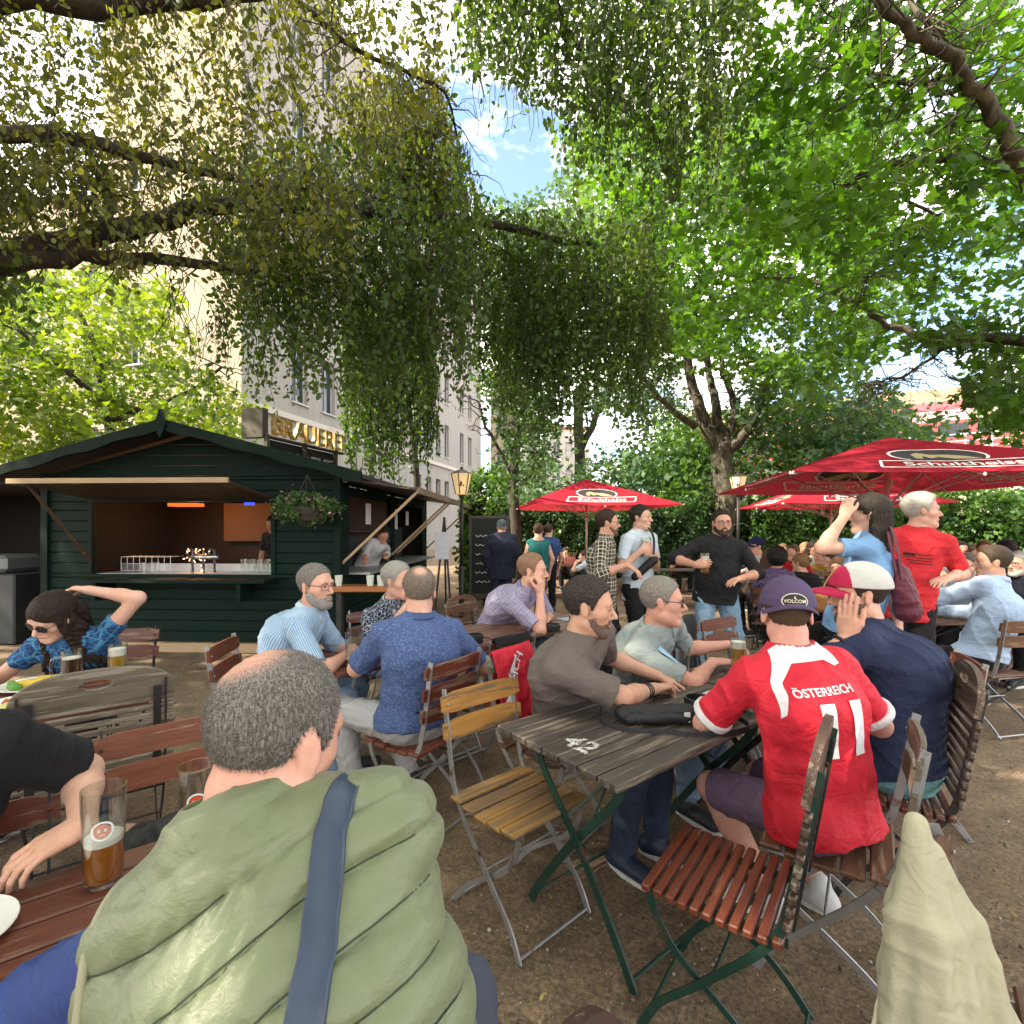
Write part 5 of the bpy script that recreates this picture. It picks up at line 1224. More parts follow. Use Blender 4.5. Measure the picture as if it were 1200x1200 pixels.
ps = thing('easel_sign', 'white paper notice on a black folding easel beyond the kiosk counter', 'sign', (-1.12, 8.6, 0)); mb = MB()
for a in ((-1.3, 8.5), (-1.0, 8.5), (-1.15, 8.95)): mb.tube([(a[0], a[1], 0), (-1.15, 8.7, 1.75)], .018, 6)
mb.build('easel', DARKM, ps); mb = MB(); mb.box((-1.28, 8.50, 1.05), (-1.05, 8.51, 1.50), M=None); mb.build('notice', m_plain((.6, .62, .7), .8), ps)
# small ledge table with tumblers by the kiosk
lt = thing('ledge_table', 'narrow orange wood standing table carrying tumblers by the kiosk corner', 'table', (-1.72, 5.9, 0)); mb = MB(); mb.box((-2.05, 5.75, .84), (-1.05, 6.05, .90), bev=.008); mb.build('tabletop', m_wood((.42, .14, .04), None, 0, 0), lt)
for x in (-1.98, -1.12): mb = MB(); mb.box((x-.03, 5.85, 0), (x+.03, 5.95, .84)); mb.build('trestle', DARKM, lt)
gp = None
for i, x in enumerate((-1.98, -1.62, -1.50, -1.38)):
    if gp is None: gp = thing('tumbler', 'short printed tumbler on the narrow orange table by the kiosk', 'glass', (x, 5.85, .901), group='tumblers on the ledge table'); mb = MB(); mb.lathe([(.035, 0), (.045, .12), (.042, .12), (.033, .006), (.0005, .006)], 16, (x, 5.85, .901)); mb.build('glass', m_plain((.62, .66, .58), .2, .2, 60), gp, 50)
    else: dup(gp, (x, 5.85, .901))
# ---------------- vegetation ----------------
LANCE = (np.array([(0, 0, 0), (.26, .27, .04), (.62, .24, .02), (1, 0, -.06), (.62, -.24, .02), (.26, -.27, .04)]), [[0, 1, 2, 3], [0, 3, 4, 5]])
RHOMB = (np.array([(0, 0, 0), (.45, .30, .05), (1, 0, 0), (.5, -.28, -.04)]), [[0, 1, 2, 3]])
_pl = [(0, 0), (-.05, .30), (.22, .22), (.30, .52), (.52, .26), (1.0, 0), (.52, -.26), (.30, -.52), (.22, -.22), (-.05, -.30)]
PLANE = (np.array([(x, y, .05*math.cos(5*x)-.10*abs(y)) for x, y in _pl]), [list(range(10))])
def m_leaf(dark, light, trans=.45, name='leaf', rough=.45, tint=None):
    t = NT(name); r_ = t.attr('rnd', 'Fac'); cc = t.ramp(r_, [(0, dark), (.55, tuple((a+b)/2 for a, b in zip(dark, light))), (1, light)])
    p = t.node('ShaderNodeBsdfPrincipled'); t.set(p.inputs['Base Color'], cc); p.inputs['Roughness'].default_value = rough
    tr = t.node('ShaderNodeBsdfTranslucent'); t.set(tr.inputs[0], t.mix(1.0, cc, tint or (1.9, 1.75, .55), 'MULTIPLY')); m = t.node('ShaderNodeMixShader'); m.inputs[0].default_value = trans
    t.t.links.new(p.outputs[0], m.inputs[1]); t.t.links.new(tr.outputs[0], m.inputs[2]); t.t.links.new(m.outputs[0], t.out.inputs[0]); return t.m
def leaf_mesh(name, pos, size, shape, mat, parent, down=0.0, up=0.0, rnd=None):
    """pos (N,3); leaves point mostly down (down=1) or lie flat facing up (up=1)"""
    n = len(pos); tv, tf = shape
    d = rng.normal(size=(n, 3)); d[:, 2] = d[:, 2]*(1-up*.6)-down*2.2-up*.5; d /= np.linalg.norm(d, axis=1)[:, None]
    nn = rng.normal(size=(n, 3)); nn[:, 2] += up*2.0; nn -= d*(nn*d).sum(1)[:, None]; nn /= np.linalg.norm(nn, axis=1)[:, None]; s = np.cross(nn, d)
    size = np.asarray(size)*(.65+.7*rng.random(n)); M = np.stack([d, s, nn], 2)
    vs = np.einsum('nij,kj->nki', M, tv)*size[:, None, None]+pos[:, None, :]; k = len(tv)
    fs = (np.arange(n)[:, None, None]*k+np.array(tf)[None]).reshape(-1, len(tf[0]))
    if rnd is None: rnd = rng.random(n)
    return link_mesh(name, vs.reshape(-1, 3), fs, mat, parent, False, attrs={'rnd': np.repeat(rnd, k)})
def inpoly(x, y, poly):
    ins = np.zeros(len(x), bool); j = len(poly)-1
    for i in range(len(poly)):
        xi, yi = poly[i]; xj, yj = poly[j]
        c = ((yi > y) != (yj > y)) & (x < (xj-xi)*(y-yi)/(yj-yi+1e-9)+xi); ins ^= c; j = i
    return ins
def region(poly, n, d0, d1, holes=(), dpow=1.0):
    """n places spread through a volume whose outline from the seats is poly, between depths d0 and d1"""
    xs = [p[0] for p in poly]; ys = [p[1] for p in poly]; out = np.zeros((0, 3))
    while len(out) < n:
        x = rng.uniform(min(xs), max(xs), 4*n); y = rng.uniform(min(ys), max(ys), 4*n); k = inpoly(x, y, poly)
        for h in holes: k &= ~inpoly(x, y, h)
        d = d0+(d1-d0)*rng.random(4*n)**dpow; out = np.concatenate([out, np.stack([x, y, d], 1)[k]])
    out = out[:n]; d = out[:, 2]; return np.stack([(out[:, 0]-600)/600*d, d, CAMH-(out[:, 1]-620)/600*d], 1)
def clump(centers, per, rad, flat=.7):
    n = len(centers); c = np.repeat(centers, per, 0); o = rng.normal(size=(len(c), 3)); o /= np.linalg.norm(o, axis=1)[:, None]
    o *= (rng.random(len(c))**.5)[:, None]; rr = np.repeat(rad*(.6+.8*rng.random(n)), per)[:, None]; o[:, 2] *= flat; return c+o*rr, np.repeat(rng.random(n), per)
def crownvals(cr, k, lo=.0, amp=.6): return np.clip(lo+cr*amp+rng.random(len(cr))*(1-amp), 0, 1)
BARK = NT('bark'); _c = BARK.coord(scale=(1, 1, .3)); _n = BARK.noise(_c, 14, 6, .7, .5); BARK.bsdf(Base_Color=BARK.ramp(_n, [(.35, (.018, .014, .011)), (.7, (.075, .06, .045))]), Roughness=.9, Normal=BARK.bump(_n, .8, .02)); BARK = BARK.m
PBARK = NT('plane_bark'); _v = PBARK.noise(PBARK.coord(scale=(1, 1, .5)), 5, 5, .6, 1.2); PBARK.bsdf(Base_Color=PBARK.ramp(_v, [(.38, (.030, .025, .018)), (.5, (.06, .05, .036)), (.60, (.12, .105, .075))]), Roughness=.85, Normal=PBARK.bump(_v, .6, .02)); PBARK = PBARK.m
def limb(mb, pts, r0, r1, n=9, wob=.0):
    p = smooth_path(pts, 6); k = len(p)
    p = [q+V(*(rng.normal(0, wob, 3))) if 0 < i < k-1 else q for i, q in enumerate(p)]
    mb.tube(p, [r0+(r1-r0)*(i/(k-1))**.8 for i in range(k)], n); return p
def twigs(mb, along, n, ln, r=.008, drop=.3, sub=2):
    for _ in range(n):
        q = along[rng.integers(len(along)//5, len(along))]; d = rng.normal(size=3); d[2] = d[2]*.5-drop; d /= np.linalg.norm(d); l = ln*(.5+rng.random())
        w_ = rng.normal(0, .07*l, (4, 3)); pp = [q]
        for j in range(1, 5): f_ = j/4; pp.append(q+V(*(d*l*f_))-V(0, 0, drop*l*.9*f_*f_)+V(*w_[j-1]))
        mb.tube(pp, [r, r*.8, r*.6, r*.4, r*.15], 5)
        if sub and r > .004: twigs(mb, pp, 2, ln*.45, r*.5, drop, 0)
def strands(starts, lmin, lmax, step=.03, sway=.12):
    L = []; tubes = []; sid = []
    for i, s in enumerate(starts):
        ln = rng.uniform(lmin, lmax); k = int(ln/step); d = rng.normal(0, 1, 2); d /= max(.1, np.linalg.norm(d)); t = np.linspace(0, 1, k); a = sway*ln
        x = s[0]+d[0]*a*np.sin(t*1.4)+.03*np.sin(t*9+i); y = s[1]+d[1]*a*np.sin(t*1.4)+.03*np.cos(t*7+i); z = s[2]-ln*t+a*.3*t
        p = np.stack([x, y, z], 1); L.append(p); sid.append(np.full(k, rng.random()))
        if len(p) > 4: tubes.append(p[::max(1, len(p)//6)])
    return np.concatenate(L), np.concatenate(sid), tubes
SKYGAP = [(520, 70), (560, 85), (600, 100), (640, 130), (650, 215), (600, 235), (552, 220), (535, 150)]
SKY2 = [(1030, 425), (1110, 415), (1130, 460), (1060, 470)]
GLOW = [(135, 160), (290, 20), (300, 110), (290, 280), (130, 300)]
# --- weeping tree on the left
wt = thing('weeping_tree', 'dark tree with long drooping leafy branches spreading over the kiosk', 'tree', (-6.6, 3.4, 0))
mb = MB(); trunk = limb(mb, [(-6.6, 3.4, 0), (-6.5, 3.4, 1.5), (-6.3, 3.5, 2.8), (-5.6, 3.6, 3.4)], .30, .20, 14); mb.build('trunk', BARK, wt, True)
mb = MB(); tips = []
paths = [([(-6.2, 3.5, 2.9), P(-180, 330, 3.9), P(0, 303, 4.1), P(130, 272, 4.4), P(260, 240, 4.8), P(420, 245, 5.2), P(560, 262, 5.8), P(700, 290, 6.6)], .15, .035),
         ([P(-30, 312, 4.0), P(100, 300, 4.3), P(200, 305, 4.7), P(300, 322, 5.0), P(400, 330, 5.4)], .09, .02),
         ([(-5.9, 3.5, 3.3), P(-120, 170, 3.6), P(60, 160, 3.8), P(180, 188, 4.1), P(300, 215, 4.4), P(430, 225, 4.8)], .09, .015),
         ([(-5.6, 3.6, 3.4), P(-100, 20, 3.4), P(150, 10, 3.8), P(330, -10, 4.2), P(520, -30, 4.8), P(720, -20, 5.6)], .10, .03),
         ([P(110, 275, 4.4), P(130, 230, 4.5), P(105, 195, 4.4)], .05, .02), ([P(330, -10, 4.2), P(420, 60, 4.6), P(520, 110, 5.2), P(540, 200, 5.8)], .03, .008),
         ([P(640, -20, 5.4), P(680, 60, 5.6), P(740, 130, 5.8), P(800, 190, 6.0)], .05, .01), ([P(520, 262, 5.7), P(600, 300, 6.2), P(680, 350, 6.8), P(750, 420, 7.2)], .04, .01), ([P(420, 245, 5.2), P(480, 200, 5.6), P(520, 140, 5.9)], .03, .008)]
for pts, a, b in paths: tips.append(limb(mb, pts, a, b, 9, .015))
for t_ in tips: twigs(mb, t_, 22, .55, .008, .35)
wb = mb.build('branches', BARK, wt, True)
WLEAF = m_leaf((.026, .064, .017), (.11, .19, .04), .52, 'drooping_leaf'); WLEAF2 = m_leaf((.040, .060, .014), (.17, .19, .045), .52, 'upper_leaf')
specs = [  # outline, strands, depth, length, size, material
    ([(-260, -160), (530, -160), (500, 60), (470, 120), (300, 130), (60, 200), (-260, 250)], 780, 3.2, 5.8, .2, .9, .056, 1, [GLOW]),
    ([(135, 160), (290, 20), (300, 110), (290, 280), (130, 300)], 150, 3.4, 4.8, .2, .5, .055, 1, []),
    ([(-260, 120), (240, 150), (420, 180), (420, 260), (260, 300), (120, 230), (-260, 300)], 560, 3.6, 5.0, .2, .6, .058, 1, [GLOW]),
    ([(230, 160), (540, 140), (590, 270), (560, 330), (260, 310)], 500, 4.4, 6.4, .2, 1.2, .064, 0, []),
    ([(270, 270), (560, 270), (545, 390), (450, 400), (300, 350)], 340, 4.6, 6.6, .12, 1.05, .064, 0, []),
    ([(-260, -160), (540, -160), (540, 120), (420, 200), (60, 240), (-260, 260)], 480, 5.5, 8.2, .3, 1.1, .055, 1, [SKYGAP]),
    ([(250, 330), (560, 340), (560, 390), (260, 380)], 70, 4.8, 6.4, .3, 1.1, .06, 0, []), ([(570, 340), (780, 340), (780, 390), (590, 400)], 90, 6.2, 7.8, .5, 1.6, .062, 0, []),
    ([(-60, 280), (30, 280), (40, 340), (-60, 330)], 40, 3.8, 4.6, .2, .5, .07, 0, []),
    ([(390, 90), (520, 60), (545, 250), (440, 220)], 380, 5.4, 7.4, .3, 1.0, .064, 1, []),
    ([(555, 240), (770, 235), (780, 370), (700, 390), (580, 400)], 520, 5.8, 7.8, .2, 1.6, .068, 0, []),
    ([(530, -180), (880, -180), (880, 60), (800, 160), (640, 60), (530, 40)], 760, 4.2, 6.4, .3, 1.4, .062, 0, [SKYGAP])]
starts = []
for poly, n, d0, d1, l0, l1, sz, mi, ho in specs:
    st_ = region(poly, n, d0, d1, ho); pos, sid, tb = strands(st_, l0, l1, .030); dz = pos[:, 1]; px = 600+600*pos[:, 0]/dz; py = 620-600*(pos[:, 2]-CAMH)/dz; keep = ~inpoly(px, py, SKYGAP) | (rng.random(len(px)) < .1)
    pos = pos[keep]; sid = sid[keep]; pos += rng.normal(0, .038, pos.shape)
    leaf_mesh('foliage', pos, sz, LANCE, WLEAF2 if mi else WLEAF, wt, down=.45, rnd=np.clip(sid*.7+rng.random(len(sid))*.4-.05, 0, 1))
    mb = MB()
    for q in tb: mb.tube([tuple(v) for v in q], .0028, 4, caps=False)
    mb.build('twigs', BARK, wt)
# thin bare hanging twigs under the main branch
mb = MB()
for s in region([(190, 330), (330, 340), (300, 390), (200, 380)], 40, 4.6, 5.2):
    p = [s]; 
    for j in range(5): p.append(p[-1]+np.array([rng.normal(0, .03), rng.normal(0, .03), -.08-.05*rng.random()]))
    mb.tube([tuple(v) for v in p], [.004, .004, .003, .003, .002, .001], 4)
mb.build('bare_twigs', BARK, wt)
# --- climbing vine curtain hanging down to the kiosk roof
vt_ = thing('hanging_vine', 'bright green vine curtain hanging in front of the grey facade', 'vine', (-2.2, 9.5, 0))
pos, sid, tb = strands(region([(402, 330), (508, 330), (505, 400), (470, 420), (405, 400)], 260, 8.4, 10.2), 1.2, 2.9, .05, .05); pos += rng.normal(0, .04, pos.shape)
leaf_mesh('foliage', pos, .085, LANCE, m_leaf((.03, .08, .018), (.13, .24, .045), .45, 'vine_leaf'), vt_, down=.6, rnd=np.clip(sid*.6+rng.random(len(sid))*.4, 0, 1))
mb = MB()
for q in tb: mb.tube([tuple(v) for v in q], .006, 4, caps=False)
limb(mb, [(-2.2, 12.0, 0), (-2.25, 12.0, 3), (-2.3, 10.6, 5.4), (-1.9, 9.6, 6.2), (-1.3, 9.2, 6.4)], .09, .03); mb.build('stem', BARK, vt_, True)
# --- plane tree on the right
pt = thing('plane_tree', 'plane tree with broad lobed leaves arching in from the right', 'tree', (8.6, 6.3, 0))
mb = MB(); limb(mb, [(8.6, 6.3, 0), (8.5, 6.3, 2), (8.3, 6.2, 3.6), (7.9, 6.0, 5.2), (7.4, 5.6, 7.0)], .36, .2, 16); mb.build('trunk', PBARK, pt, True)
mb = MB(); tips = []
for pts, a, b in [([(8.1, 6.1, 4.6), P(1300, 300, 5.2), P(1200, 195, 4.8), P(1150, 110, 4.6), P(1100, 60, 4.5), P(1040, 15, 4.4), P(1000, -60, 4.4)], .10, .03),
                  ([P(1260, 240, 5.2), P(1200, 205, 5.4), P(1130, 188, 5.7), P(1060, 188, 6.0), P(1000, 212, 6.4), P(940, 243, 6.8), P(860, 265, 7.4)], .065, .015),
                  ([(8.4, 6.2, 3.2), P(1290, 400, 6.6), P(1200, 396, 7.0), P(1120, 398, 7.4), P(1050, 385, 7.8), P(1000, 350, 8.2), P(930, 325, 8.6), P(860, 330, 9.2)], .10, .02),
                  ([P(1150, 110, 4.6), P(1080, 100, 4.9), P(1010, 80, 5.2), P(960, 60, 5.6)], .03, .008), ([P(1000, 212, 6.4), P(1090, 250, 6.6), P(1060, 300, 6.9), P(1000, 330, 7.2)], .025, .008), ([P(1100, 60, 4.5), P(1060, -10, 4.6), P(1020, -40, 4.8)], .03, .01), ([P(1120, 398, 7.4), P(1060, 440, 8), P(1010, 450, 8.5)], .03, .008)]:
    tips.append(limb(mb, pts, a, b, 9, .02))
for t_ in tips: twigs(mb, t_, 40, .9, .010, .15)
mb.build('branches', PBARK, pt, True)
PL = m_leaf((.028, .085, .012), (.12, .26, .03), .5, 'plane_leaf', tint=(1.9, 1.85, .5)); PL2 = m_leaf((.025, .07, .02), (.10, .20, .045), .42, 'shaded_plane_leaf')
for poly, nc, per, rad, d0, d1, sz, mat in [([(840, -180), (1420, -180), (1420, 330), (1180, 330), (1020, 340), (880, 260), (850, 100)], 330, 26, .40, 4.7, 7.0, .112, PL),
                                       ([(700, 150), (1420, 100), (1420, 560), (1195, 560), (1150, 470), (1130, 410), (1030, 410), (900, 430), (760, 400)], 430, 28, .5, 6.8, 10, .125, PL),
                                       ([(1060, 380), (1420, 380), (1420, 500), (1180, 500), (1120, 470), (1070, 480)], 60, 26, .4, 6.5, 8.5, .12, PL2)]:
    c_ = region(poly, nc, d0, d1, [SKY2]); pos, cr_ = clump(c_, per, rad, .6); dz = pos[:, 1]; px = 600+600*pos[:, 0]/dz; py = 620-600*(pos[:, 2]-CAMH)/dz; k_ = ~inpoly(px, py, SKY2)
    leaf_mesh('foliage', pos[k_], sz, PLANE, mat, pt, up=.55, rnd=crownvals(cr_[k_], 0))
# --- plane tree in the middle distance with forked trunk
def treex(name, label, base, limbs, crown, leafm, sz, shape=RHOMB, bark=PBARK, per=40, rad=.9, tw=16, up=.4, flat=.7, group=None):
    rt = thing(name, label, 'tree', base, group=group); mb = MB(); al = []
    for pts, a, b in limbs: al.append(limb(mb, pts, a, b, 10, .02))
    mb.build('trunk', bark, rt, True)
    if tw:
        mb = MB()
        for t_ in al: twigs(mb, t_, tw, 1.3*rad, .02, -.1)
        mb.build('branches', bark, rt, True)
    for poly, nc, d0, d1, holes in crown:
        c_ = region(poly, nc, d0, d1, holes); pos, cr_ = clump(c_, per, rad, flat)
        for h in holes:
            px = 600+600*pos[:, 0]/pos[:, 1]; py = 620-600*(pos[:, 2]-CAMH)/pos[:, 1]; k_ = ~inpoly(px, py, h); pos, cr_ = pos[k_], cr_[k_]
        leaf_mesh('foliage', pos, sz, shape, leafm, rt, up=up, rnd=crownvals(cr_, 0))
    return rt
MIDL = m_leaf((.030, .085, .022), (.13, .25, .06), .45, 'mid_leaf'); MIDD = m_leaf((.018, .055, .022), (.07, .15, .045), .4, 'dark_leaf'); BRI = m_leaf((.05, .12, .016), (.22, .30, .035), .5, 'sunny_leaf', tint=(1.6, 1.5, .5)); BLU = m_leaf((.03, .08, .05), (.12, .22, .11), .4, 'cool_leaf')
SG3 = [(655, 485), (720, 485), (720, 555), (655, 560)]
treex('plane_tree', 'forked plane tree standing behind the middle hedge between the parasols', (6.3, 16.5, 0),
      [([(6.3, 16.5, 0), P(850, 600, 16.5), P(848, 565, 16.5), P(845, 520, 16.5)], .42, .3), ([P(846, 530, 16.5), P(820, 480, 16.5), P(803, 410, 16.2), P(790, 330, 16)], .26, .07), ([P(846, 530, 16.5), P(838, 470, 16.8), P(828, 420, 17), P(835, 330, 17)], .2, .06), ([P(847, 525, 16.5), P(862, 480, 16.3), P(845, 430, 16), P(870, 380, 16)], .16, .05), ([P(848, 535, 16.5), P(880, 500, 16), P(900, 450, 15.5), P(930, 410, 15)], .2, .05), ([P(815, 500, 16.5), P(775, 470, 16), P(740, 420, 15.6)], .13, .04)],
      [([(680, 120), (1000, 120), (1060, 400), (940, 470), (860, 430), (720, 440), (690, 300)], 330, 11.5, 18, [SKYGAP, SKY2]), ([(780, 490), (1060, 470), (1060, 560), (900, 590), (780, 590)], 130, 16.5, 20, [])], MIDL, .21, PLANE, per=44, rad=.95)
treex('plane_tree', 'distant pale green trees filling the view above the left parasol', (3.2, 24, 0), [([(3.2, 24, 0), (3.2, 24, 4), (3.0, 23.8, 8)], .35, .2), ([(3.1, 24, 5), (4.4, 24, 8), (5.2, 24, 11)], .2, .06)],
      [([(570, 200), (690, 190), (760, 300), (800, 480), (880, 600), (590, 600), (575, 400)], 330, 19, 26, [SKYGAP, SG3]), ([(690, 540), (860, 520), (860, 605), (690, 605)], 90, 18, 23, [])], BLU, .25, RHOMB, per=60, rad=1.3)
treex('slender_tree', 'slender dark tree rising left of the first parasol', (.1, 13.4, 0), [([(.1, 13.4, 0), P(603, 560, 13.4), P(606, 500, 13.4), P(592, 430, 13.4), P(600, 330, 13.4)], .16, .05), ([P(604, 520, 13.4), P(640, 480, 13.2), P(650, 450, 13)], .06, .02), ([P(602, 560, 13.4), P(570, 500, 13.2), P(560, 470, 13)], .06, .02)],
      [([(560, 300), (660, 290), (650, 480), (630, 560), (600, 590), (590, 520), (560, 440)], 120, 12.4, 14.2, [])], MIDD, .13, RHOMB, bark=BARK, per=46, rad=.42, tw=22)
treex('maple_tree', 'sunlit yellow green tree growing behind the kiosk on the left', (-10.5, 13.5, 0), [([(-10.5, 13.5, 0), (-10.4, 13.5, 2.5), P(120, 440, 13), P(90, 360, 13)], .22, .06), ([P(130, 480, 13.2), P(60, 420, 12.6), P(20, 385, 12.2)], .1, .03), ([P(135, 490, 13.2), P(220, 460, 13), P(260, 430, 12.6)], .09, .03)],
      [([(-200, 360), (60, 325), (190, 330), (215, 430), (290, 470), (290, 545), (190, 520), (-200, 570)], 330, 11, 15.5, [])], BRI, .15, PLANE, bark=BARK, per=52, rad=.70)
treex('back_tree', 'dark leafy tree behind the right parasol and the viaduct', (13, 19, 0), [([(13, 19, 0), (13, 19, 3), (12.6, 19, 6)], .3, .12)],
      [([(880, 430), (1060, 460), (1110, 500), (1060, 560), (880, 600)], 130, 14, 20, [SKY2])], BLU, .22, RHOMB, per=46, rad=.8)
treex('back_tree', 'leafy branches in front of the red train at the right edge', (16.5, 15.0, 0), [([(16.5, 15.0, 0), (16.2, 15, 3), (15.0, 15, 6)], .3, .12), ([(15.8, 15, 4.2), (14.2, 15, 5.4), (12.8, 15, 6)], .12, .04)],
      [([(1150, 440), (1420, 400), (1420, 620), (1280, 600), (1185, 530), (1150, 500)], 100, 13, 17, [])], MIDL, .17, RHOMB, per=40, rad=.6)
# unseen trees added overhead and to the left to shade the garden
def shade_tree(label, x, y, h, r, nc, group):
    rt = thing('added_shade_tree', label, 'tree', (x, y, 0), group=group); mb = MB(); limb(mb, [(x, y, 0), (x+.1, y, h*.35), (x, y+.2, h*.75)], .3, .12); mb.build('trunk', BARK, rt, True)
    c = rng.normal(size=(nc, 3)); c /= np.linalg.norm(c, axis=1)[:, None]; c *= (rng.random(nc)**.4)[:, None]; c = c*np.array([r, r, h*.36])+np.array([x, y, h*.66]); pos, cr_ = clump(c, 34, .8)
    leaf_mesh('foliage', pos, .30, RHOMB, MIDL, rt, up=.5, rnd=crownvals(cr_, 0))
shade_tree('tall lime tree left of the kiosk yard', -12.5, 2.5, 13, 4.2, 260, None); shade_tree('broad lime tree left behind the drinkers', -9.5, -3.5, 12, 4.2, 240, None); shade_tree('lime tree at the left end of the garden', -14.5, 8.0, 8.0, 3.0, 160, None)
oc = thing('added_shade_tree', 'spreading lime tree whose crown covers the seats overhead', 'tree', (-3.5, -4.0, 0)); mb = MB(); limb(mb, [(-3.5, -4, 0), (-3.4, -3.9, 2.5), (-2.6, -2.5, 5), (-1, 0, 6.8)], .35, .12); mb.build('trunk', BARK, oc, True)  # unseen overhead crown put in to shade the seats
c = np.stack([rng.uniform(-7, 8, 420), rng.uniform(-7, 3.2, 420), rng.uniform(6.0, 9.0, 420)], 1); pos, cr_ = clump(c, 30, .9); leaf_mesh('foliage', pos, .26, RHOMB, MIDL, oc, up=.5, rnd=crownvals(cr_, 0))
# --- hedges
def hedge(label, a, b, h, th, leafm, n, sz, top=.15, name='hedge'):
    a, b = Vector(a), Vector(b); rt = thing(name, label, 'hedge', tuple(a)); L = (b-a).length; u = (b-a).normalized(); w = V(-u.y, u.x, 0)
    mb = MB(); mb.box((0, th*.25, 0), (L, th*.75, h*.86), M=basis(u, w, V(0, 0, 1), a)); mb.build('inner_twigs', m_plain((.012, .016, .010), .95), rt)
    s = rng.random(n)*L; t_ = rng.random(n); z = rng.random(n)**.8*h; face = rng.random(n) < .75; dd = np.where(face, rng.normal(0, .10, n), rng.random(n)*th); hh = h*(1+top*np.sin(s*1.9)*np.sin(s*.7+2))
    z = np.where(face, z*hh/h, hh+rng.normal(0, .10, n)); pos = np.array(a)[None]+s[:, None]*np.array(u)+dd[:, None]*np.array(w); pos[:, 2] = np.abs(z)
    bumpy = .14*np.sin(s*3.1+z*2)+.10*np.sin(s*7.3-z*5); pos += bumpy[:, None]*np.array(w)*-1*face[:, None]
    leaf_mesh('foliage', pos, sz, RHOMB, leafm, rt, up=.2, down=.1); return rt
hedge('dark evergreen hedge behind the first parasol and chalkboard', (-1.6, 15.6, 0), (8.0, 16.6, 0), 2.25, 1.2, MIDD, 17000, .12)
hedge('long leafy hedge behind the crowded right tables', (7.6, 16.2, 0), (19.5, 14.0, 0), 2.35, 1.3, MIDL, 22000, .13, .12)
hedge('tall leafy hedge beneath the viaduct on the right', (10.2, 12.4, 0), (15.5, 10.2, 0), 2.25, 1.0, m_leaf((.03, .09, .03), (.16, .30, .07), .4, 'hedge_leaf'), 12000, .12, .2)
iv = hedge('ivy covered screen between the kiosk and the chalkboard', (-1.15, 11.4, 0), (-.15, 11.2, 0), 2.45, .6, MIDL, 2600, .13, .2, 'ivy_screen')
# hanging flower basket
fb = thing('flower_basket', 'hanging basket of trailing green plants with small pink flowers', 'flower basket', (-2.38, 5.95, 1.75)); mb = MB(); C_ = V(-2.38, 5.95, 1.80)
mb.lathe([(.02, -.18), (.12, -.15), (.19, -.03), (.2, .0)], 16, C_); 
for a in (0, 2.1, 4.2): mb.tube([C_+V(.19*math.cos(a), .19*math.sin(a), 0), C_+V(0, 0, .38)], .004, 4)
mb.build('basket', m_plain((.06, .05, .04), .9), fb)
c = rng.normal(size=(70, 3)); c /= np.linalg.norm(c, axis=1)[:, None]; c = c*np.array([.36, .30, .17])*(rng.random(70)**.4)[:, None]+np.array(C_)+np.array([0, 0, -.01]); pos, cr_ = clump(c, 34, .10)
leaf_mesh('leaves', pos, .045, RHOMB, m_leaf((.03, .075, .02), (.10, .19, .05), .35, 'basket_leaf'), fb, rnd=crownvals(cr_, 0))
pos = c[c[:, 2] > C_.z-.03]; pos = np.repeat(pos, 3, 0)+rng.normal(0, .06, (len(pos)*3, 3)); leaf_mesh('flowers', pos, .035, RHOMB, m_leaf((.45, .16, .28), (.65, .40, .5), .3, 'pink_petal', tint=(1, 1, 1)), fb, up=.5)
# ---------------- tables and chairs ----------------
U38 = V(.788, .616, 0); V38 = V(-.616, .788, 0)
G_T = 'folding tables of the beer garden'; G_C = 'folding chairs of the beer garden'
table('dark weathered table with a painted number in the middle of the picture', (.606, 2.212), R(38), wood=TOPDARK, group=G_T)
table('dark weathered table continuing behind the numbered one with the full beer', (1.575, 2.97), R(38), wood=TOPDARK, group=G_T, frame=DARKM)
table('brown table at the bottom left corner carrying the half full beer', (-.93, .90), R(38), wood=TOPRED, group=G_T, frame=DARKM)
table('red brown table where the man in striped blue shirt folds his arms', (-.743, 3.467), R(43), W=.65, wood=TOPRED, group=G_T, frame=GALV)
table('long brown table under the man resting his chin on his fist', (.156, 4.306), R(43), W=.65, wood=TOPBROWN, group=G_T, frame=DARKM)
table('reddish table with plates of food in front of the woman in sunglasses', (-2.376, 2.278), R(38), wood=TOPRED, group=G_T, frame=DARKM)
table('brown table between the man in light blue shirt and the man with glasses', (4.28, 4.80), R(10), Lx=1.8, wood=TOPBROWN, group=G_T, frame=DARKM)
table('black narrow table crowded with glasses among the far drinkers', (4.35, 7.3), R(55), Lx=2.0, W=.55, wood=TOPDARK, group=G_T, frame=DARKM)
table('green legged table behind the man in black shirt', (3.9, 10.2), R(0), Lx=2.2, W=.5, wood=TOPDARK, group=G_T)
table('small table with a candy coloured box under the first parasol', (1.35, 11.6), R(5), Lx=1.4, W=.6, wood=TOPBROWN, group=G_T, frame=DARKM)
def ch(label, x, y, deg, **k): return chair(label, (x, y, 0), R(deg), group=G_C, **k)
ch('empty wine red slatted chair with green legs in front, rounded tall back', .675, 1.62, 143, back='arch', seat='narrow', wood=WINE2, backw=m_wood((.09, .045, .03), (.035, .02, .014), 1, .4, (.24, .19, .14), .5, name='worn_back_wood'), frame=GREENM, top=.99, wd=.40)
ch('grey steel chair with two weathered boards holding the man in the red jersey', 1.14, 1.85, 145, wood=BROWNW, backw=GREYW, top=.87)
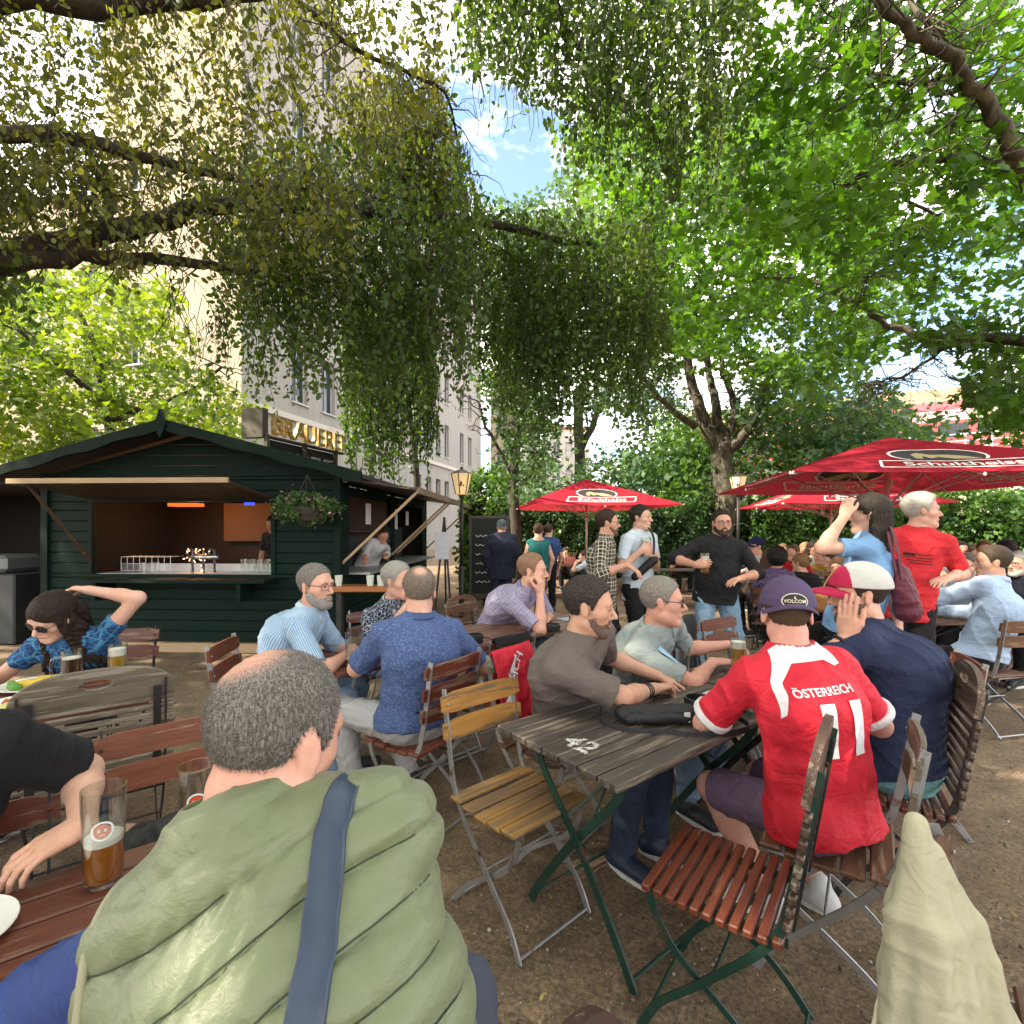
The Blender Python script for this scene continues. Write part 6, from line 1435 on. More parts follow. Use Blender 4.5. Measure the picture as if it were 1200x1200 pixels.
ch('tall weathered chair with rounded back behind the man in navy shirt', 1.61, 2.20, 150, back='arch', seat='narrow', wood=WINE, backw=m_wood((.10, .06, .04), (.04, .025, .018), 1, .4, (.24, .19, .14), .6, name='brown_back_wood'), frame=DARKM, top=1.0, wd=.40)
ch('empty steel chair with one red brown board at the right of the navy shirt', 2.15, 2.78, 155, wood=WINE2)
ch('empty chair with two bright yellow boards tucked under the numbered table', .03, 2.10, -48, wood=YSEAT, backw=YELLOW, top=.86)
ch('chair with grey boards and the red jersey over its back', .20, 2.66, -38, wood=BROWNW, backw=GREYW)
ch('steel chair with three wine red boards behind the man in blue shirt', -.50, 2.75, 146, back='three', wood=WINE2, backw=WINE, top=.90)
ch('empty wine red chair with a black jacket between the brown tables', -.18, 3.32, 134, wood=WINE, backw=WINE)
ch('red brown chair of the man in the striped shirt near the kiosk', -1.48, 3.10, 8, wood=WINE2)
ch('weathered round backed chair of the man resting his chin', -.27, 4.66, -35, back='arch', seat='narrow', wood=BROWNW, backw=BROWNW, top=.92)
ch('orange brown two board chair behind the half full beer', -1.06, 1.62, -52, wood=WINE2, backw=m_wood((.19, .055, .022), (.10, .03, .014), 1, .08, (.3, .2, .12), .4, name='glossy_board'), frame=DARKM, top=.865)
ch('large grey weathered chair with rounded top and hand hole at the left', -1.82, 2.25, 128, back='arch', seat='narrow', wood=GREYW, backw=GREYW, frame=DARKM, top=.98, wd=.50)
ch('empty brown chair between the grey polo shirt and the full beer', 1.70, 3.66, -56, wood=WINE2)
ch('chair with a dark jacket over its back behind the man in grey polo shirt', 1.33, 3.38, -52, wood=WINE)
ch('chair under the man in grey polo shirt', .74, 3.22, -45, wood=WINE)
ch('steel chair with two brown boards at the right edge under the light blue shirt', 3.72, 4.02, 102, wood=BROWNW)
ch('round topped dark chair back at the bottom edge of the picture', .24, .45, -40, back='arch', seat='narrow', wood=WINE, backw=m_wood((.05, .022, .016), None, 1, .1, name='dark_back_wood'), top=.905, wd=.30)
ch('chair of the man in black shirt at the left edge', -1.37, 1.22, -50, wood=WINE, frame=DARKM)
ch('chair under the man in the green quilted vest', -.10, .46, 115, wood=WINE, top=.86)
ch('chair of the woman with sunglasses beside the kiosk', -2.58, 3.22, -80, wood=WINE, frame=DARKM)
ch('chair of the man in patterned navy shirt', -1.0, 4.05, -50, wood=WINE)
ch('chair hung with the cream jacket at the bottom right', 1.19, 1.03, -39, wood=BROWNW, backw=BROWNW, frame=GALV, top=.78, wd=.36)
cproto = chair('simple dark chair at the crowded far tables', (0, 0, 0), 0, wood=BROWNW, frame=DARKM, group='chairs at the far crowded tables'); cused = [False]
def auto_chair(x, y, deg, who):
    if not cused[0]: cused[0] = True; cproto.location = (x, y, 0); cproto.rotation_euler = (0, 0, R(deg)); cproto['label'] = 'dark chair under the '+who
    else: dup(cproto, (x, y, 0), R(deg), 'dark chair under the '+who)

# ---------------- parasols ----------------
umbrella('red parasol with white lettering in the middle distance', (1.95, 13.4), R(5), S=3.7, apex=2.86, hem=2.12, group='red beer parasols')
umbrella('large red parasol on the right with a beer emblem', (4.80, 6.55), R(-10), S=3.45, apex=2.72, hem=2.13, group='red beer parasols')
umbrella('red parasol half hidden beneath the large one', (7.6, 12.2), R(-8), S=3.4, apex=2.75, hem=2.10, group='red beer parasols')

# ---------------- people ----------------
SK1 = (.56, .31, .22); SK2 = (.62, .37, .28); SK3 = (.50, .26, .18)
GREYH = dict(hcol=(.16, .145, .13), grey=.6)
DENIM = m_cloth((.16, .24, .34), None, name='denim', fold=.5); BLACKC = m_cloth((.012, .012, .014), name='black_cloth'); STONE = m_cloth((.36, .36, .37), name='stone_cotton', fold=.5)
# 1 man in the quilted vest (seen from behind, very near)
p1 = person('man seen from behind in a green quilted vest with a blue strap', (-.155, .64, .56), R(104), (-.37, .80, 1.226), sh=R(98), hyaw=R(66), hpitch=R(-16), hroll=R(4), Lw=(-.66, 1.06, .80), Rw=(-.36, 1.12, .80), Lhint=(-1, -.3, -.6), hs=1.06, w=1.12, bend=.05,
            skin=(.60, .33, .25), shirt=m_cloth((.03, .055, .19), name='blue_sleeve', fold=.5), sleeve=1.95, trousers=m_cloth((.06, .07, .10)), hair='short', hairt=.0035, hcol=(.11, .095, .08), grey=.6, res=.0045, strands=60000, fat=1.0, bald=(.028, -.062, .105, .062))
def quilt_vest(o):
    U, F, L, N, P0_, Ch = o['U'], o['F'], o['L'], o['N'], o['P'], o['Ch']; fr = [L, F, U]; w = 1.12; K = .05; hs = 1.06
    S = o['S']
    T = [cone(P0_+U*-.06, P0_+U*.12, .125*w, .112*w, K, fr, (1.38, 1, 1)), cone(P0_+U*.10, Ch+U*.02, .108*w, .116*w, K, fr, (1.40, 1, 1)), cone(Ch, N-U*.12, .118*w, .098*w, K, fr, (1.46, 1, 1.0))]
    for q, sg in (('L', 1), ('R', -1)): T.append(cone(N-U*.045, S[q]+L*sg*.002, .060*w, .060, .05, clip=[(S[q]+L*sg*(.018 if sg > 0 else .085), L*sg*.95+U*.20)]))
    for q, sg in (('L', 1), ('R', -1)): T.append(cone(N+U*.012, N-U*.015+(S[q]-N)*.5, .052, .054, .05))
    T.append(cone(N-U*.03, N+U*.062, .072, .058, .025, clip=[(N+U*.062, U)])); T.append(cone(N+U*.03, N+U*.14, .058, .072, .004, neg=True))
    vs, fs = mesh_field(T, .0045, .028); n = vnormals(vs, fs); q = vs-P0_; x = q@L; z = q@U; y = q@F
    back = y < .02
    sgn = np.where(back, 1, 1); v = z+.09*x+.10*np.abs(x)*0+.012*np.sin(x*14)
    per = .062; ph = (v/per) % 1.0; puff = np.abs(np.sin(math.pi*ph))**.55
    edge = np.clip((np.abs(x)-.20)/.02, 0, 1); neckz = (N-P0_)@U
    am = np.where(z > neckz-.0, .35, 1.0)
    line = np.abs(((v/per+.5) % 1.0)-.5)*per
    small = wrinkle(vs, 1.3)*.0008+.0012*np.sin(v*95+5*np.sin(x*9))*np.sin(x*60+v*30)*(line < .02)
    pull = .0022*np.sin(x*115+9*np.sin(v*24)+4*np.sin(x*17))*np.exp(-(line/.014)**2)+.002*np.sin((x*.7+z)*55+3*np.sin(x*21-z*9))*np.sin(x*8+z*5)
    vs = vs+n*((puff-.6)*.013*am+small+pull*am)[:, None]
    t = NT('quilted_nylon'); c = t.coord(); nn = t.noise(t.coord(scale=(1, 1, 1.8)), 16, 4, .5, 1.0); nf = t.noise(c, 1100, 1); cr = t.noise(t.coord(scale=(1.5, 1, 3)), 45, 4, .6, 1.5)
    h = t.math('ADD', nn, t.math('MULTIPLY', cr, .28)); t.bsdf(Base_Color=t.mix(nn, (.110, .136, .068), (.155, .182, .094)), Roughness=.42, Sheen_Weight=.15, Normal=t.bump(nf, .08, .0005, t.bump(h, .35, .012)))
    vo = link_mesh('quilted_vest', vs, fs, t.m, o['root'], True)
    # dark stitched seams following the quilting
    bvh = BVHTree.FromPolygons([tuple(a) for a in vs], fs.tolist()); mb = MB(); cen = P0_+U*.3
    for k in range(-1, 11):
        pts = []
        for j in range(90):
            xx = -.24+.48*j/89; zz = k*per-(.09*xx+.012*math.sin(xx*14)); o_ = P0_+L*xx+U*zz-F*.6; hit = bvh.ray_cast(Vector(o_), Vector(F), .9)
            if hit[0] is not None and zz < neckz-.03 and hit[3] < .9: pts.append(hit[0]-Vector(F)*.0018)
            else:
                if len(pts) > 3: mb.tube(pts, .0011, 5)
                pts = []
        if len(pts) > 3: mb.tube(pts, .0011, 5)
    mb.build('seam_thread', m_plain((.035, .045, .025), .8), vo)
    # armhole piping
    for q, sg in (('L', 1),):
        mb = MB(); pts = []
        s0 = S[q]+L*sg*(.010 if sg > 0 else .032); an = nrm(L*sg*.95+U*.20); e1 = nrm(np.cross(an, F)); e2 = np.cross(an, e1)
        for j in range(40):
            a = 2*math.pi*j/40; d = e1*math.cos(a)+e2*math.sin(a); ht = bvh.ray_cast(Vector(s0+d*.3), Vector(-d), .3)
            if ht[0] is not None: pts.append(ht[0]+Vector(d)*.001)
        for _ in range(8): pts = [(pts[i-1]+pts[i]*2+pts[(i+1) % len(pts)])/4 for i in range(len(pts))]
        if len(pts) > 20: mb.tube(pts, .006, 7, closed=True); mb.build('armhole_piping', m_plain((.27, .26, .17), .7), vo, True)
    return vs, fs, bvh
vv, vf, vb = quilt_vest(p1)
# shoulder strap lying over the vest
st_ = thing('shoulder_strap', 'wide blue leather bag strap crossing the back of the green vest', 'strap', tuple(p1['P'])); U, F, L, N = (p1[k] for k in 'UFLN')
cl = []; 
for j in range(46):
    s = j/45; xx = -.190+s*.29; zz = (N-p1['P'])@U+.03-s*.66; tl_ = max(0, 1-s*4); rd_ = nrm(F-U*1.3*tl_); o_ = p1['P']+L*xx+U*zz+F*.04*tl_-rd_*.6; h = vb.ray_cast(Vector(o_), Vector(rd_), .95)
    if h[0] is not None: cl.append((np.array(h[0]), np.array(h[1])))
dirs = [nrm(cl[min(i+2, len(cl)-1)][0]-cl[max(i-2, 0)][0]) for i in range(len(cl))]
ctr = np.array([c[0] for c in cl]); 
for _ in range(6): ctr[1:-1] = (ctr[:-2]+ctr[1:-1]*2+ctr[2:])/4
rows = []; wv = .021
for i in range(len(cl)):
    nn_ = nrm(-F*.4+A(cl[i][1])*.6); sd = nrm(np.cross(dirs[i], nn_)); b = ctr[i]+nn_*.010
    for (u_, h_) in ((-1, -.010), (-1, .0012), (-.86, .0026), (-.8, .0014), (0, .0018), (.8, .0014), (.86, .0026), (1, .0012), (1, -.010)): rows.append(b+sd*u_*wv+nn_*h_)
fs_ = [[i*9+j, i*9+j+1, (i+1)*9+j+1, (i+1)*9+j] for i in range(len(cl)-1) for j in range(8)]
t = NT('blue_leather'); nn_ = t.noise(t.coord(), 20, 5); nf = t.voro(t.coord(), 700).outputs[0]; t.bsdf(Base_Color=t.mix(nn_, (.016, .028, .055), (.035, .055, .10)), Roughness=.38, Normal=t.bump(nf, .3, .0006))
mb = MB(); mb.add(rows, fs_); mb.build('strap_band', t.m, st_, True)

p2 = person('man in black T-shirt at the left edge resting his forearm on the table', (-1.50, 1.20, .53), R(-50), (-1.30, 1.08, 1.27), hyaw=R(-12), Lw=(-1.03, 1.23, .835), Lhint=(.2, 1, -.9), Rw=(-1.30, .86, .80), shirt=BLACKC, sleeve=.80, trousers=DENIM, skin=(.58, .35, .25), res=.004, curlL=.75, hd_L=(-.40, -.55, -.12), hn_L=(.1, -.25, 1), hcol=(.05, .035, .025), w=1.05, strands=2000, loose=.006)
TEAL = m_cloth((.03, .10, .26), 'print', (.012, .035, .10), (.06, .20, .34), .05, name='blue_print')
p3 = person('woman with sunglasses and long dark hair holding one arm behind her head', (-2.50, 3.12, .53), R(-80), tuple(P(62, 722, 2.78)), hyaw=R(-102), hpitch=R(-32), hroll=R(-14), Lw=(-2.42, 2.93, 1.20), Lhint=(1, .1, .35), Rw=(-2.75, 2.62, .80), shirt=TEAL, sleeve=.45, trousers=BLACKC, skin=(.62, .38, .29), hair='long', hcol=(.022, .014, .010), hairt=.012, glasses=('sun', (.01, .01, .012)), fem=True, res=.005, strands=2500, longl=.34, longfront=True, curlL=1.0, hs=1.05, w=1.15)
STR = m_cloth((.17, .31, .50), 'stripes', (.50, .58, .66), period=.011, name='striped_cotton', fold=.5)
p4 = person('grey bearded man in a blue striped shirt leaning on crossed arms', (-1.46, 3.12, .53), R(5), tuple(P(370, 687, 3.12)), hyaw=R(-22), Lw=(-1.00, 3.22, .80), Rw=(-.98, 3.06, .80), hd_L=(.3, -1, 0), hd_R=(.35, 1, 0), Lhint=(-.3, .8, -.6), Rhint=(-.1, -1, -.3), shirt=STR, sleeve=.85, trousers=DENIM, hs=1.1, w=1.18, belly=.04, glasses=('thin', (.03, .03, .03)), beard=(.006, (.18, .16, .14), .75), hcol=(.10, .085, .07), grey=.55, collar=STR, res=.005, strands=2500, fat=.8, skin=SK2, bend=.06, hairt=.009)
PRT = m_cloth((.015, .022, .05), 'print', (.015, .022, .05), (.42, .45, .5), .022, name='navy_print')
p5 = person('grey haired man in a navy patterned shirt holding his chin', (-.98, 4.02, .53), R(-50), tuple(P(466, 681, 3.62)), hyaw=R(-22), Lw=(-.66, 3.62, .80), Rw=(-.76, 3.42, .96), Rhint=(-.3, -.6, -1), shirt=PRT, sleeve=.9, trousers=DENIM, hcol=(.24, .22, .20), grey=.8, hs=1.1, res=.006, strands=1500, collar=m_plain((.5, .5, .5), .8), skin=SK2, w=1.1)
DOT = m_cloth((.06, .095, .22), 'dots', (.13, .18, .34), period=.008, name='blue_dotted_cotton', fold=.5)
p6 = person('man seen from behind in a blue dotted shirt and stone trousers', (-.50, 2.74, .53), R(146), tuple(P(491, 694, 2.84)), sh=R(118), hyaw=R(105), hpitch=R(-8), Lw=(-.74, 3.07, .80), Lhint=(-1, .0, -.9), Rw=(-.34, 3.20, .80), La=(-.90, 2.90, .08), Ra=(-.60, 3.02, .08), shirt=DOT, sleeve=.86, trousers=STONE, hcol=(.14, .10, .07), grey=.35, hs=1.08, w=1.13, belly=.01, res=.005, strands=5000, bald=(0, -.075, .095, .045), collar=DOT, skin=SK2, bend=.05, loose=.006)
mb = MB(); r_ = [tuple(p6['P']+p6['U']*.072+(p6['F']*math.cos(a)*.142*1.0+p6['L']*math.sin(a)*.190)) for a in np.linspace(0, 2*math.pi, 40, endpoint=False)]; mb.tube(r_, .013, 6, closed=True); mb.build('belt', m_plain((.01, .01, .01), .4), p6['root'], True)
CHK = m_cloth((.42, .42, .52), 'check', (.16, .15, .33), (.30, .10, .16), .016, name='checked_cotton', fold=.5)
p7 = person('balding man in a checked shirt resting his chin on his fist', (-.24, 4.62, .53), R(-32), tuple(P(624, 669, 4.25)), hyaw=R(-14), hpitch=R(-3), Rw=tuple(P(633, 696, 4.12)), Rhint=(0, -.5, -1), hd_R=(.1, .0, 1), hn_R=(.6, -.6, 0), curlR=1.6, Lw=(.30, 4.33, .80), hd_L=(-.3, -1, 0), Lhint=(.3, .8, -.6), shirt=CHK, sleeve=.85, trousers=DENIM, hcol=(.20, .10, .05), grey=.3, hs=1.17, w=1.2, belly=.03, res=.006, strands=1200, collar=CHK, skin=(.64, .36, .27), bend=.07, fat=.5, hairline=[(.12, .095), (.06, .085), (.038, .045), (.030, -.012), (.016, -.012), (.012, .016), (-.022, .020), (-.03, -.03), (-.06, -.058), (-.12, -.062)])
TAUPE = m_cloth((.135, .110, .100), name='taupe_jersey', fold=.5)
p8 = person('dark haired man in a taupe T-shirt leaning on the numbered table', (.25, 2.60, .53), R(-42), tuple(P(690, 711, 2.28)), hyaw=R(-15), hpitch=R(-6), Rw=(.665, 2.39, .805), Rhint=(.35, -1, -.35), Lw=(.74, 2.62, .80), La=(.68, 2.44, .08), Ra=(.50, 2.34, .08), shirt=TAUPE, sleeve=.86, hem=-.05, trousers=m_cloth((.03, .045, .08), name='dark_denim'), hcol=(.022, .015, .012), grey=.12, hs=1.07, w=1.05, beard=(.0014, (.12, .075, .058), .05), res=.0045, strands=4500, skin=(.56, .33, .23), bend=.055, hairt=.011, shoes=(.02, .03, .06), curlR=1.1, hd_R=(.75, .6, -.05), hn_R=(-.2, 0, 1), loose=.005)
mb = MB(); _, E_, W_ = p8['arms']['R']; fd_ = nrm(W_-E_)
for k_ in (.62, .69, .76):
    c_ = E_+(W_-E_)*k_; e1 = nrm(np.cross(fd_, (0, 0, 1))); e2 = np.cross(fd_, e1); r0 = .0365-.012*(k_-.6)*2; mb.tube([tuple(c_+(e1*math.cos(a)+e2*math.sin(a))*r0) for a in np.linspace(0, 2*math.pi, 24, endpoint=False)], .0035, 6, closed=True)
mb.build('wristband', m_plain((.015, .013, .013), .6), p8['root'], True)
GPOLO = m_cloth((.27, .31, .31), 'stripes', (.31, .36, .36), period=.004, name='grey_polo', fold=.55)
p9 = person('man with dark glasses in a grey green polo shirt and blue strap', (.76, 3.16, .53), R(-48), tuple(P(776, 705, 2.80)), hyaw=R(-16), hpitch=R(-2), Rw=(1.12, 2.86, .805), Rhint=(-.1, -1, -.5), Lw=(1.34, 3.18, .83), Lhint=(.8, .5, -.5), curlL=1.7, hd_L=(.9, -.1, -.1), hd_R=(1, .25, 0), shirt=GPOLO, sleeve=.80, trousers=DENIM, hcol=(.17, .145, .125), grey=.5, hs=1.1, w=1.12, belly=.02, glasses=('thick', (.012, .012, .014)), res=.005, strands=3500, collar=GPOLO, skin=(.62, .33, .25), fat=.8, bend=.05, hairt=.008)
RED = (.58, .022, .042)
REDM = m_cloth(RED, name='red_jersey', fold=.45, rough=.6)
PURP = m_cloth((.085, .06, .125), name='purple_cap'); PSH = m_cloth((.13, .085, .14), name='purple_cotton', fold=.6)
p10 = person('man seen from behind in a red jersey with number 11 and purple cap', (1.12, 1.83, .53), R(128), tuple(P(922, 720, 1.98)), sh=R(95), hyaw=R(74), hpitch=R(-8), Lw=(.985, 2.20, .86), Lhint=(-1, -.2, -.8), curlL=.95, hd_L=(.15, .9, .1), hn_L=(-1, .1, .15), Rw=(1.32, 2.22, .81), La=(1.04, 2.06, .08), Ra=(1.26, 2.10, .08), legsplay=.2, shirt=REDM, sleeve=.84, hem=-.04, trousers=PSH, tlen=.46, hair='capped', hcol=(.08, .05, .035), hs=1.05, w=1.0, res=.0045, shoes=(.55, .55, .56), cap=(PURP, None, math.pi, PURP), skin=(.62, .34, .27), bend=.05, loose=.007)
WHC = m_cloth((.72, .70, .72), name='white_panel', fold=.3)
def decal(o, items, parent, name, mats, off=.003):
    """flat print shapes pressed onto the back of a shirt"""
    vs, fs, so = o['shirt']; bvh = BVHTree.FromPolygons([tuple(a) for a in vs], fs.tolist()); mb = MB()
    U, F, L, N = (o[k] for k in 'UFLN')
    for (gv, gf, cx, cz, mi, of) in items:
        M = basis(-L, U, -F, N-F*.0+(-L)*cx+U*cz); w = xf(M, gv); out = []; ok = []
        for p_ in w:
            h = bvh.ray_cast(Vector(p_-F*.5), Vector(F), .8); ok.append(h[0] is not None); out.append(np.array(h[0])-F*(off+of) if h[0] is not None else p_)
        mb.add(out, [f for f in gf if all(ok[i] for i in f)], mi)
    return mb.build(name, mats, parent)
g1 = text_geo('ÖSTERREICH', .036, .018, .012); g2 = text_geo('11', .235, .045, .014, space=.92)
sq = lambda pts: poly_geo(pts, .014)
its = [(*g1, -.012, -.125, 0, .002), (*g2, .024, -.262, 0, .002)]
its.append((*sq([(-.05, .05), (-.10, .02), (-.145, -.08), (-.165, -.20), (-.150, -.19), (-.115, -.09), (-.06, -.030), (.06, -.030), (.10, -.055), (.125, -.05), (.11, .0), (.05, .05)]), 0, 0, 1, .001))
decal(p10, its, p10['shirt'][2], 'jersey_print', [m_plain((.72, .72, .74), .6, .05), WHC])
for q in 'LR':
    s_, e_, w_ = p10['arms'][q]; d_ = nrm(e_-s_); c_ = s_+(e_-s_)*.80; v2, f2 = mesh_field([cone(c_-d_*.012, c_+d_*.014, .053, .054, .01, clip=[(c_+d_*.014, d_), (c_-d_*.014, -d_)])], .004, .026); link_mesh('sleeve_cuff', v2, f2, WHC, p10['shirt'][2], True)
# oval badge on the cap panel
C_, (hl, hf, hu) = p10['C'], p10['ax']; cvs, cfs, co = p10['cap']; bvh = BVHTree.FromPolygons([tuple(a) for a in cvs], cfs.tolist()); mb = MB()
def capput(gv, gf, mi, off):
    M = basis(-hl, hu, -hf, C_-hf*.2+hu*.050); w = xf(M, gv); out = []
    for p_ in w: h = bvh.ray_cast(Vector(p_), Vector(hf), .3); out.append(np.array(h[0])-hf*off if h[0] is not None else p_+hf*.1)
    mb.add(out, gf, mi)
ov = lambda a, b, k=36: [(a*math.cos(2*math.pi*j/k), b*math.sin(2*math.pi*j/k)) for j in range(k)]
capput(*poly_geo(ov(.044, .029), .01), 0, .002); capput(*poly_geo(ov(.0405, .0258), .01), 1, .0028); tv, tf = text_geo('VOLCOM', .0175, .02, .006); capput(tv+np.array([0, -.001, 0]), tf, 0, .0036); tv, tf = text_geo('true to this', .0065, .01, .004); capput(tv+np.array([0, -.013, 0]), tf, 0, .0036)
capput(*poly_geo([(-.004, .008), (0, .020), (.004, .008)], .006), 0, .0036); mb.build('badge', [m_plain((.62, .55, .42), .6), m_plain((.012, .012, .014), .6)], co)
NAVY = m_cloth((.022, .030, .070), name='navy_jersey', fold=.5); TURQ = m_cloth((.17, .36, .38), name='turquoise_cotton', fold=.6)
MAR = m_cloth((.42, .02, .07), name='maroon_cap'); MESH = m_cloth((.62, .61, .58), 'check', (.5, .5, .48), (.5, .5, .48), .006, name='white_mesh')
p11 = person('large man in a navy T-shirt and red white cap holding his face', (1.70, 2.24, .53), R(146), tuple(P(1006, 697, 2.38)), sh=R(140), hyaw=R(166), hpitch=R(-4), Lw=tuple(P(992, 748, 2.22)), Lhint=(-.1, -.1, -1), hd_L=(.10, .12, 1), hn_L=(-.8, -.5, 0), curlL=.25, Rw=(1.75, 2.72, .82), La=(1.42, 2.42, .08), Ra=(1.70, 2.60, .08), shirt=NAVY, sleeve=.70, hem=.0, trousers=TURQ, tlen=.48, hair='capped', hcol=(.03, .02, .016), cap=(MAR, MESH, 0, MAR), hs=1.1, w=1.25, belly=.04, res=.005, skin=(.60, .34, .25), bend=.09, fat=.8, beard=(.0012, (.12, .075, .06), .1), loose=.008)
mb = MB(); _, E_, W_ = p11['arms']['L']; fd_ = nrm(W_-E_); c_ = W_-fd_*.03; e1 = nrm(np.cross(fd_, (1, 0, 0))); e2 = np.cross(fd_, e1); mb.tube([tuple(c_+(e1*math.cos(a)+e2*math.sin(a))*.034) for a in np.linspace(0, 2*math.pi, 24, endpoint=False)], .008, 6, closed=True); mb.build('watch', m_plain((.012, .012, .014), .4), p11['root'], True)
SKYB = m_cloth((.17, .32, .55), name='sky_blue_jersey')
p12 = person('standing woman in a light blue T-shirt raising a hand to her dark hair', (2.18, 3.30, .92), R(140), tuple(P(1018, 603, 3.22)), sit=False, hyaw=R(150), Lw=tuple(P(990, 605, 3.12)), Lhint=(-1, -.2, -.9), Rw=(2.45, 3.25, .95), shirt=SKYB, sleeve=.62, trousers=BLACKC, hair='long', hcol=(.03, .024, .02), hairt=.016, fem=True, w=1.2, res=.006, strands=2500, longl=.16, skin=(.60, .37, .28), hd_L=(.3, .2, 1), curlL=.7)
p13 = person('grey haired man standing in a red T-shirt with small black print', (2.95, 3.85, .97), R(-112), tuple(P(1080, 599, 3.75)), sit=False, hyaw=R(-25), Lw=tuple(P(1110, 678, 3.62)), Lhint=(.8, .3, -.8), Rw=(2.70, 3.8, .95), shirt=m_cloth((.56, .03, .04), name='red_tshirt', fold=.5), sleeve=.80, hem=-.06, trousers=BLACKC, hcol=(.36, .33, .29), grey=.8, hairt=.020, res=.006, strands=2500, hs=1.03, w=1.08, skin=(.60, .34, .26))
def front_lines(o, rows, parent, mat, name='chest_print'):
    vs, fs, so = o['shirt']; bvh = BVHTree.FromPolygons([tuple(a) for a in vs], fs.tolist()); mb = MB(); U, F, L, N = (o[k] for k in 'UFLN')
    for (x0, x1, z, t_) in rows:
        k = 10; out = []
        for j in range(k+1):
            for zz in (z-t_/2, z+t_/2):
                p_ = N+L*(x0+(x1-x0)*j/k)+U*zz+F*.5; h = bvh.ray_cast(Vector(p_), Vector(-F), .8); out.append(np.array(h[0])+F*.003 if h[0] is not None else p_-F*.3)
        mb.add(out, [[2*j, 2*j+2, 2*j+3, 2*j+1] for j in range(k)])
    return mb.build(name, mat, parent)
front_lines(p13, [(-.09, -.02, -.17, .022), (-.01, .09, -.165, .006), (-.08, .10, -.19, .006), (-.07, .09, -.21, .006), (-.05, .10, -.23, .006)], p13['shirt'][2], m_plain((.04, .01, .012), .7))
BLK = m_cloth((.016, .016, .018), name='black_shirt', fold=.6)
p14 = person('bearded man standing in a black shirt and jeans holding a beer', (2.0, 5.02, .95), R(-95), tuple(P(846, 613, 4.98)), sit=False, hyaw=R(-96), Rw=tuple(P(815, 662, 4.80)), hd_R=(.8, -.4, .15), hn_R=(-.4, -.9, .1), curlR=1.0, Rhint=(-1, .2, -.5), Lw=tuple(P(868, 678, 4.75)), Lhint=(1, .3, -.3), La=(2.22, 5.05, .08), Ra=(1.80, 5.05, .08), shirt=BLK, sleeve=1.25, hem=-.10, trousers=m_cloth((.20, .32, .45), name='light_denim', fold=.6), hcol=(.02, .015, .012), glasses=('thick', (.01, .01, .01)), beard=(.0025, (.045, .03, .025), 0), hs=1.06, w=1.22, belly=.04, res=.007, strands=1200, collar=BLK, skin=SK1, fat=.8, faceparts=True)
p15 = person('young man standing in a white T-shirt cradling a beer glass', (1.27, 5.15, .95), R(-58), tuple(P(751, 607, 5.1)), sit=False, hyaw=R(-38), Rw=tuple(P(752, 645, 4.92)), Lw=tuple(P(768, 650, 4.95)), curlR=1, curlL=1, shirt=m_cloth((.50, .58, .66), name='white_tshirt', fold=.5), sleeve=.72, hem=-.08, trousers=BLACKC, hcol=(.02, .015, .012), res=.007, strands=1200, skin=SK2, w=1.0, hs=1.04, faceparts=True, hd_R=(.6, .1, .3), hn_R=(-.1, -1, 0), hd_L=(-.6, -.3, .2), hn_L=(.2, -1, 0))
PLD = m_cloth((.10, .045, .04), 'plaid', (.55, .55, .45), (.018, .03, .02), .075, name='plaid_flannel', fold=.4)
p16 = person('man in a plaid flannel shirt reaching out his hand', (.87, 4.92, .93), R(-22), tuple(P(712, 613, 4.88)), sit=False, hyaw=R(-8), Rw=tuple(P(735, 662, 4.60)), Rhint=(-.3, -.4, -.8), hd_R=(.8, -.2, -.5), Lw=tuple(P(726, 650, 5.02)), hd_L=(.7, .1, .3), hn_L=(.1, -1, 0), curlL=1.1, Lhint=(-.3, .6, -.8), shirt=PLD, sleeve=1.35, hem=-.15, trousers=BLACKC, hcol=(.03, .02, .015), res=.007, strands=1200, skin=SK1, beard=(.0012, (.10, .062, .048), 0), glasses=('thin', (.02, .02, .02)), hs=1.02, faceparts=True, collar=PLD)
DKN = m_cloth((.018, .022, .04), name='dark_navy_coat')
person('man in dark navy coat and grey cap reading the chalkboard', (-.18, 8.85, .93), R(95), tuple(P(588, 618, 8.8)), sit=False, hyaw=R(95), shirt=DKN, sleeve=1.95, hem=-.2, trousers=DKN, hair='short', grey=.6, hcol=(.2, .2, .2), cap=(m_cloth((.06, .09, .10)), None, 0, m_cloth((.06, .09, .10))), res=.010, w=1.3, loose=.02, skin=SK1)
person('woman in teal sleeveless top and skirt with tied up hair', (.43, 8.6, .90), R(95), tuple(P(631, 622, 8.6)), sit=False, hyaw=R(85), shirt=m_cloth((.02, .13, .13)), sleeve=0, tank=True, trousers=m_cloth((.02, .10, .12)), tlen=.7, hair='bun', hcol=(.07, .04, .025), fem=True, res=.010, w=1.1, skin=SK2)
person('man in a dark blue T-shirt behind the woman in teal', (.66, 9.5, .93), R(100), tuple(P(643, 622, 9.5)), sit=False, hyaw=R(60), shirt=m_cloth((.03, .06, .18)), trousers=BLACKC, hcol=(.05, .03, .02), res=.012, skin=SK2)
person('woman with brown hair standing at the edge of the chalkboard', (-.42, 10.2, .90), R(100), tuple(P(574, 623, 10.2)), sit=False, hyaw=R(20), shirt=m_cloth((.04, .10, .12)), trousers=BLACKC, hair='long', hcol=(.08, .04, .025), fem=True, res=.012, skin=SK2)
person('dark figure of a bartender working inside the green kiosk', tuple(KM@V(-1.35, 1.15, .95)), R(-100), tuple(KM@V(-1.35, .95, 1.62)), sit=False, shirt=BLK, trousers=BLACKC, hcol=(.02, .015, .012), res=.010, skin=(.4, .22, .16), hpitch=R(-20))
VEST = m_cloth((.02, .02, .022))
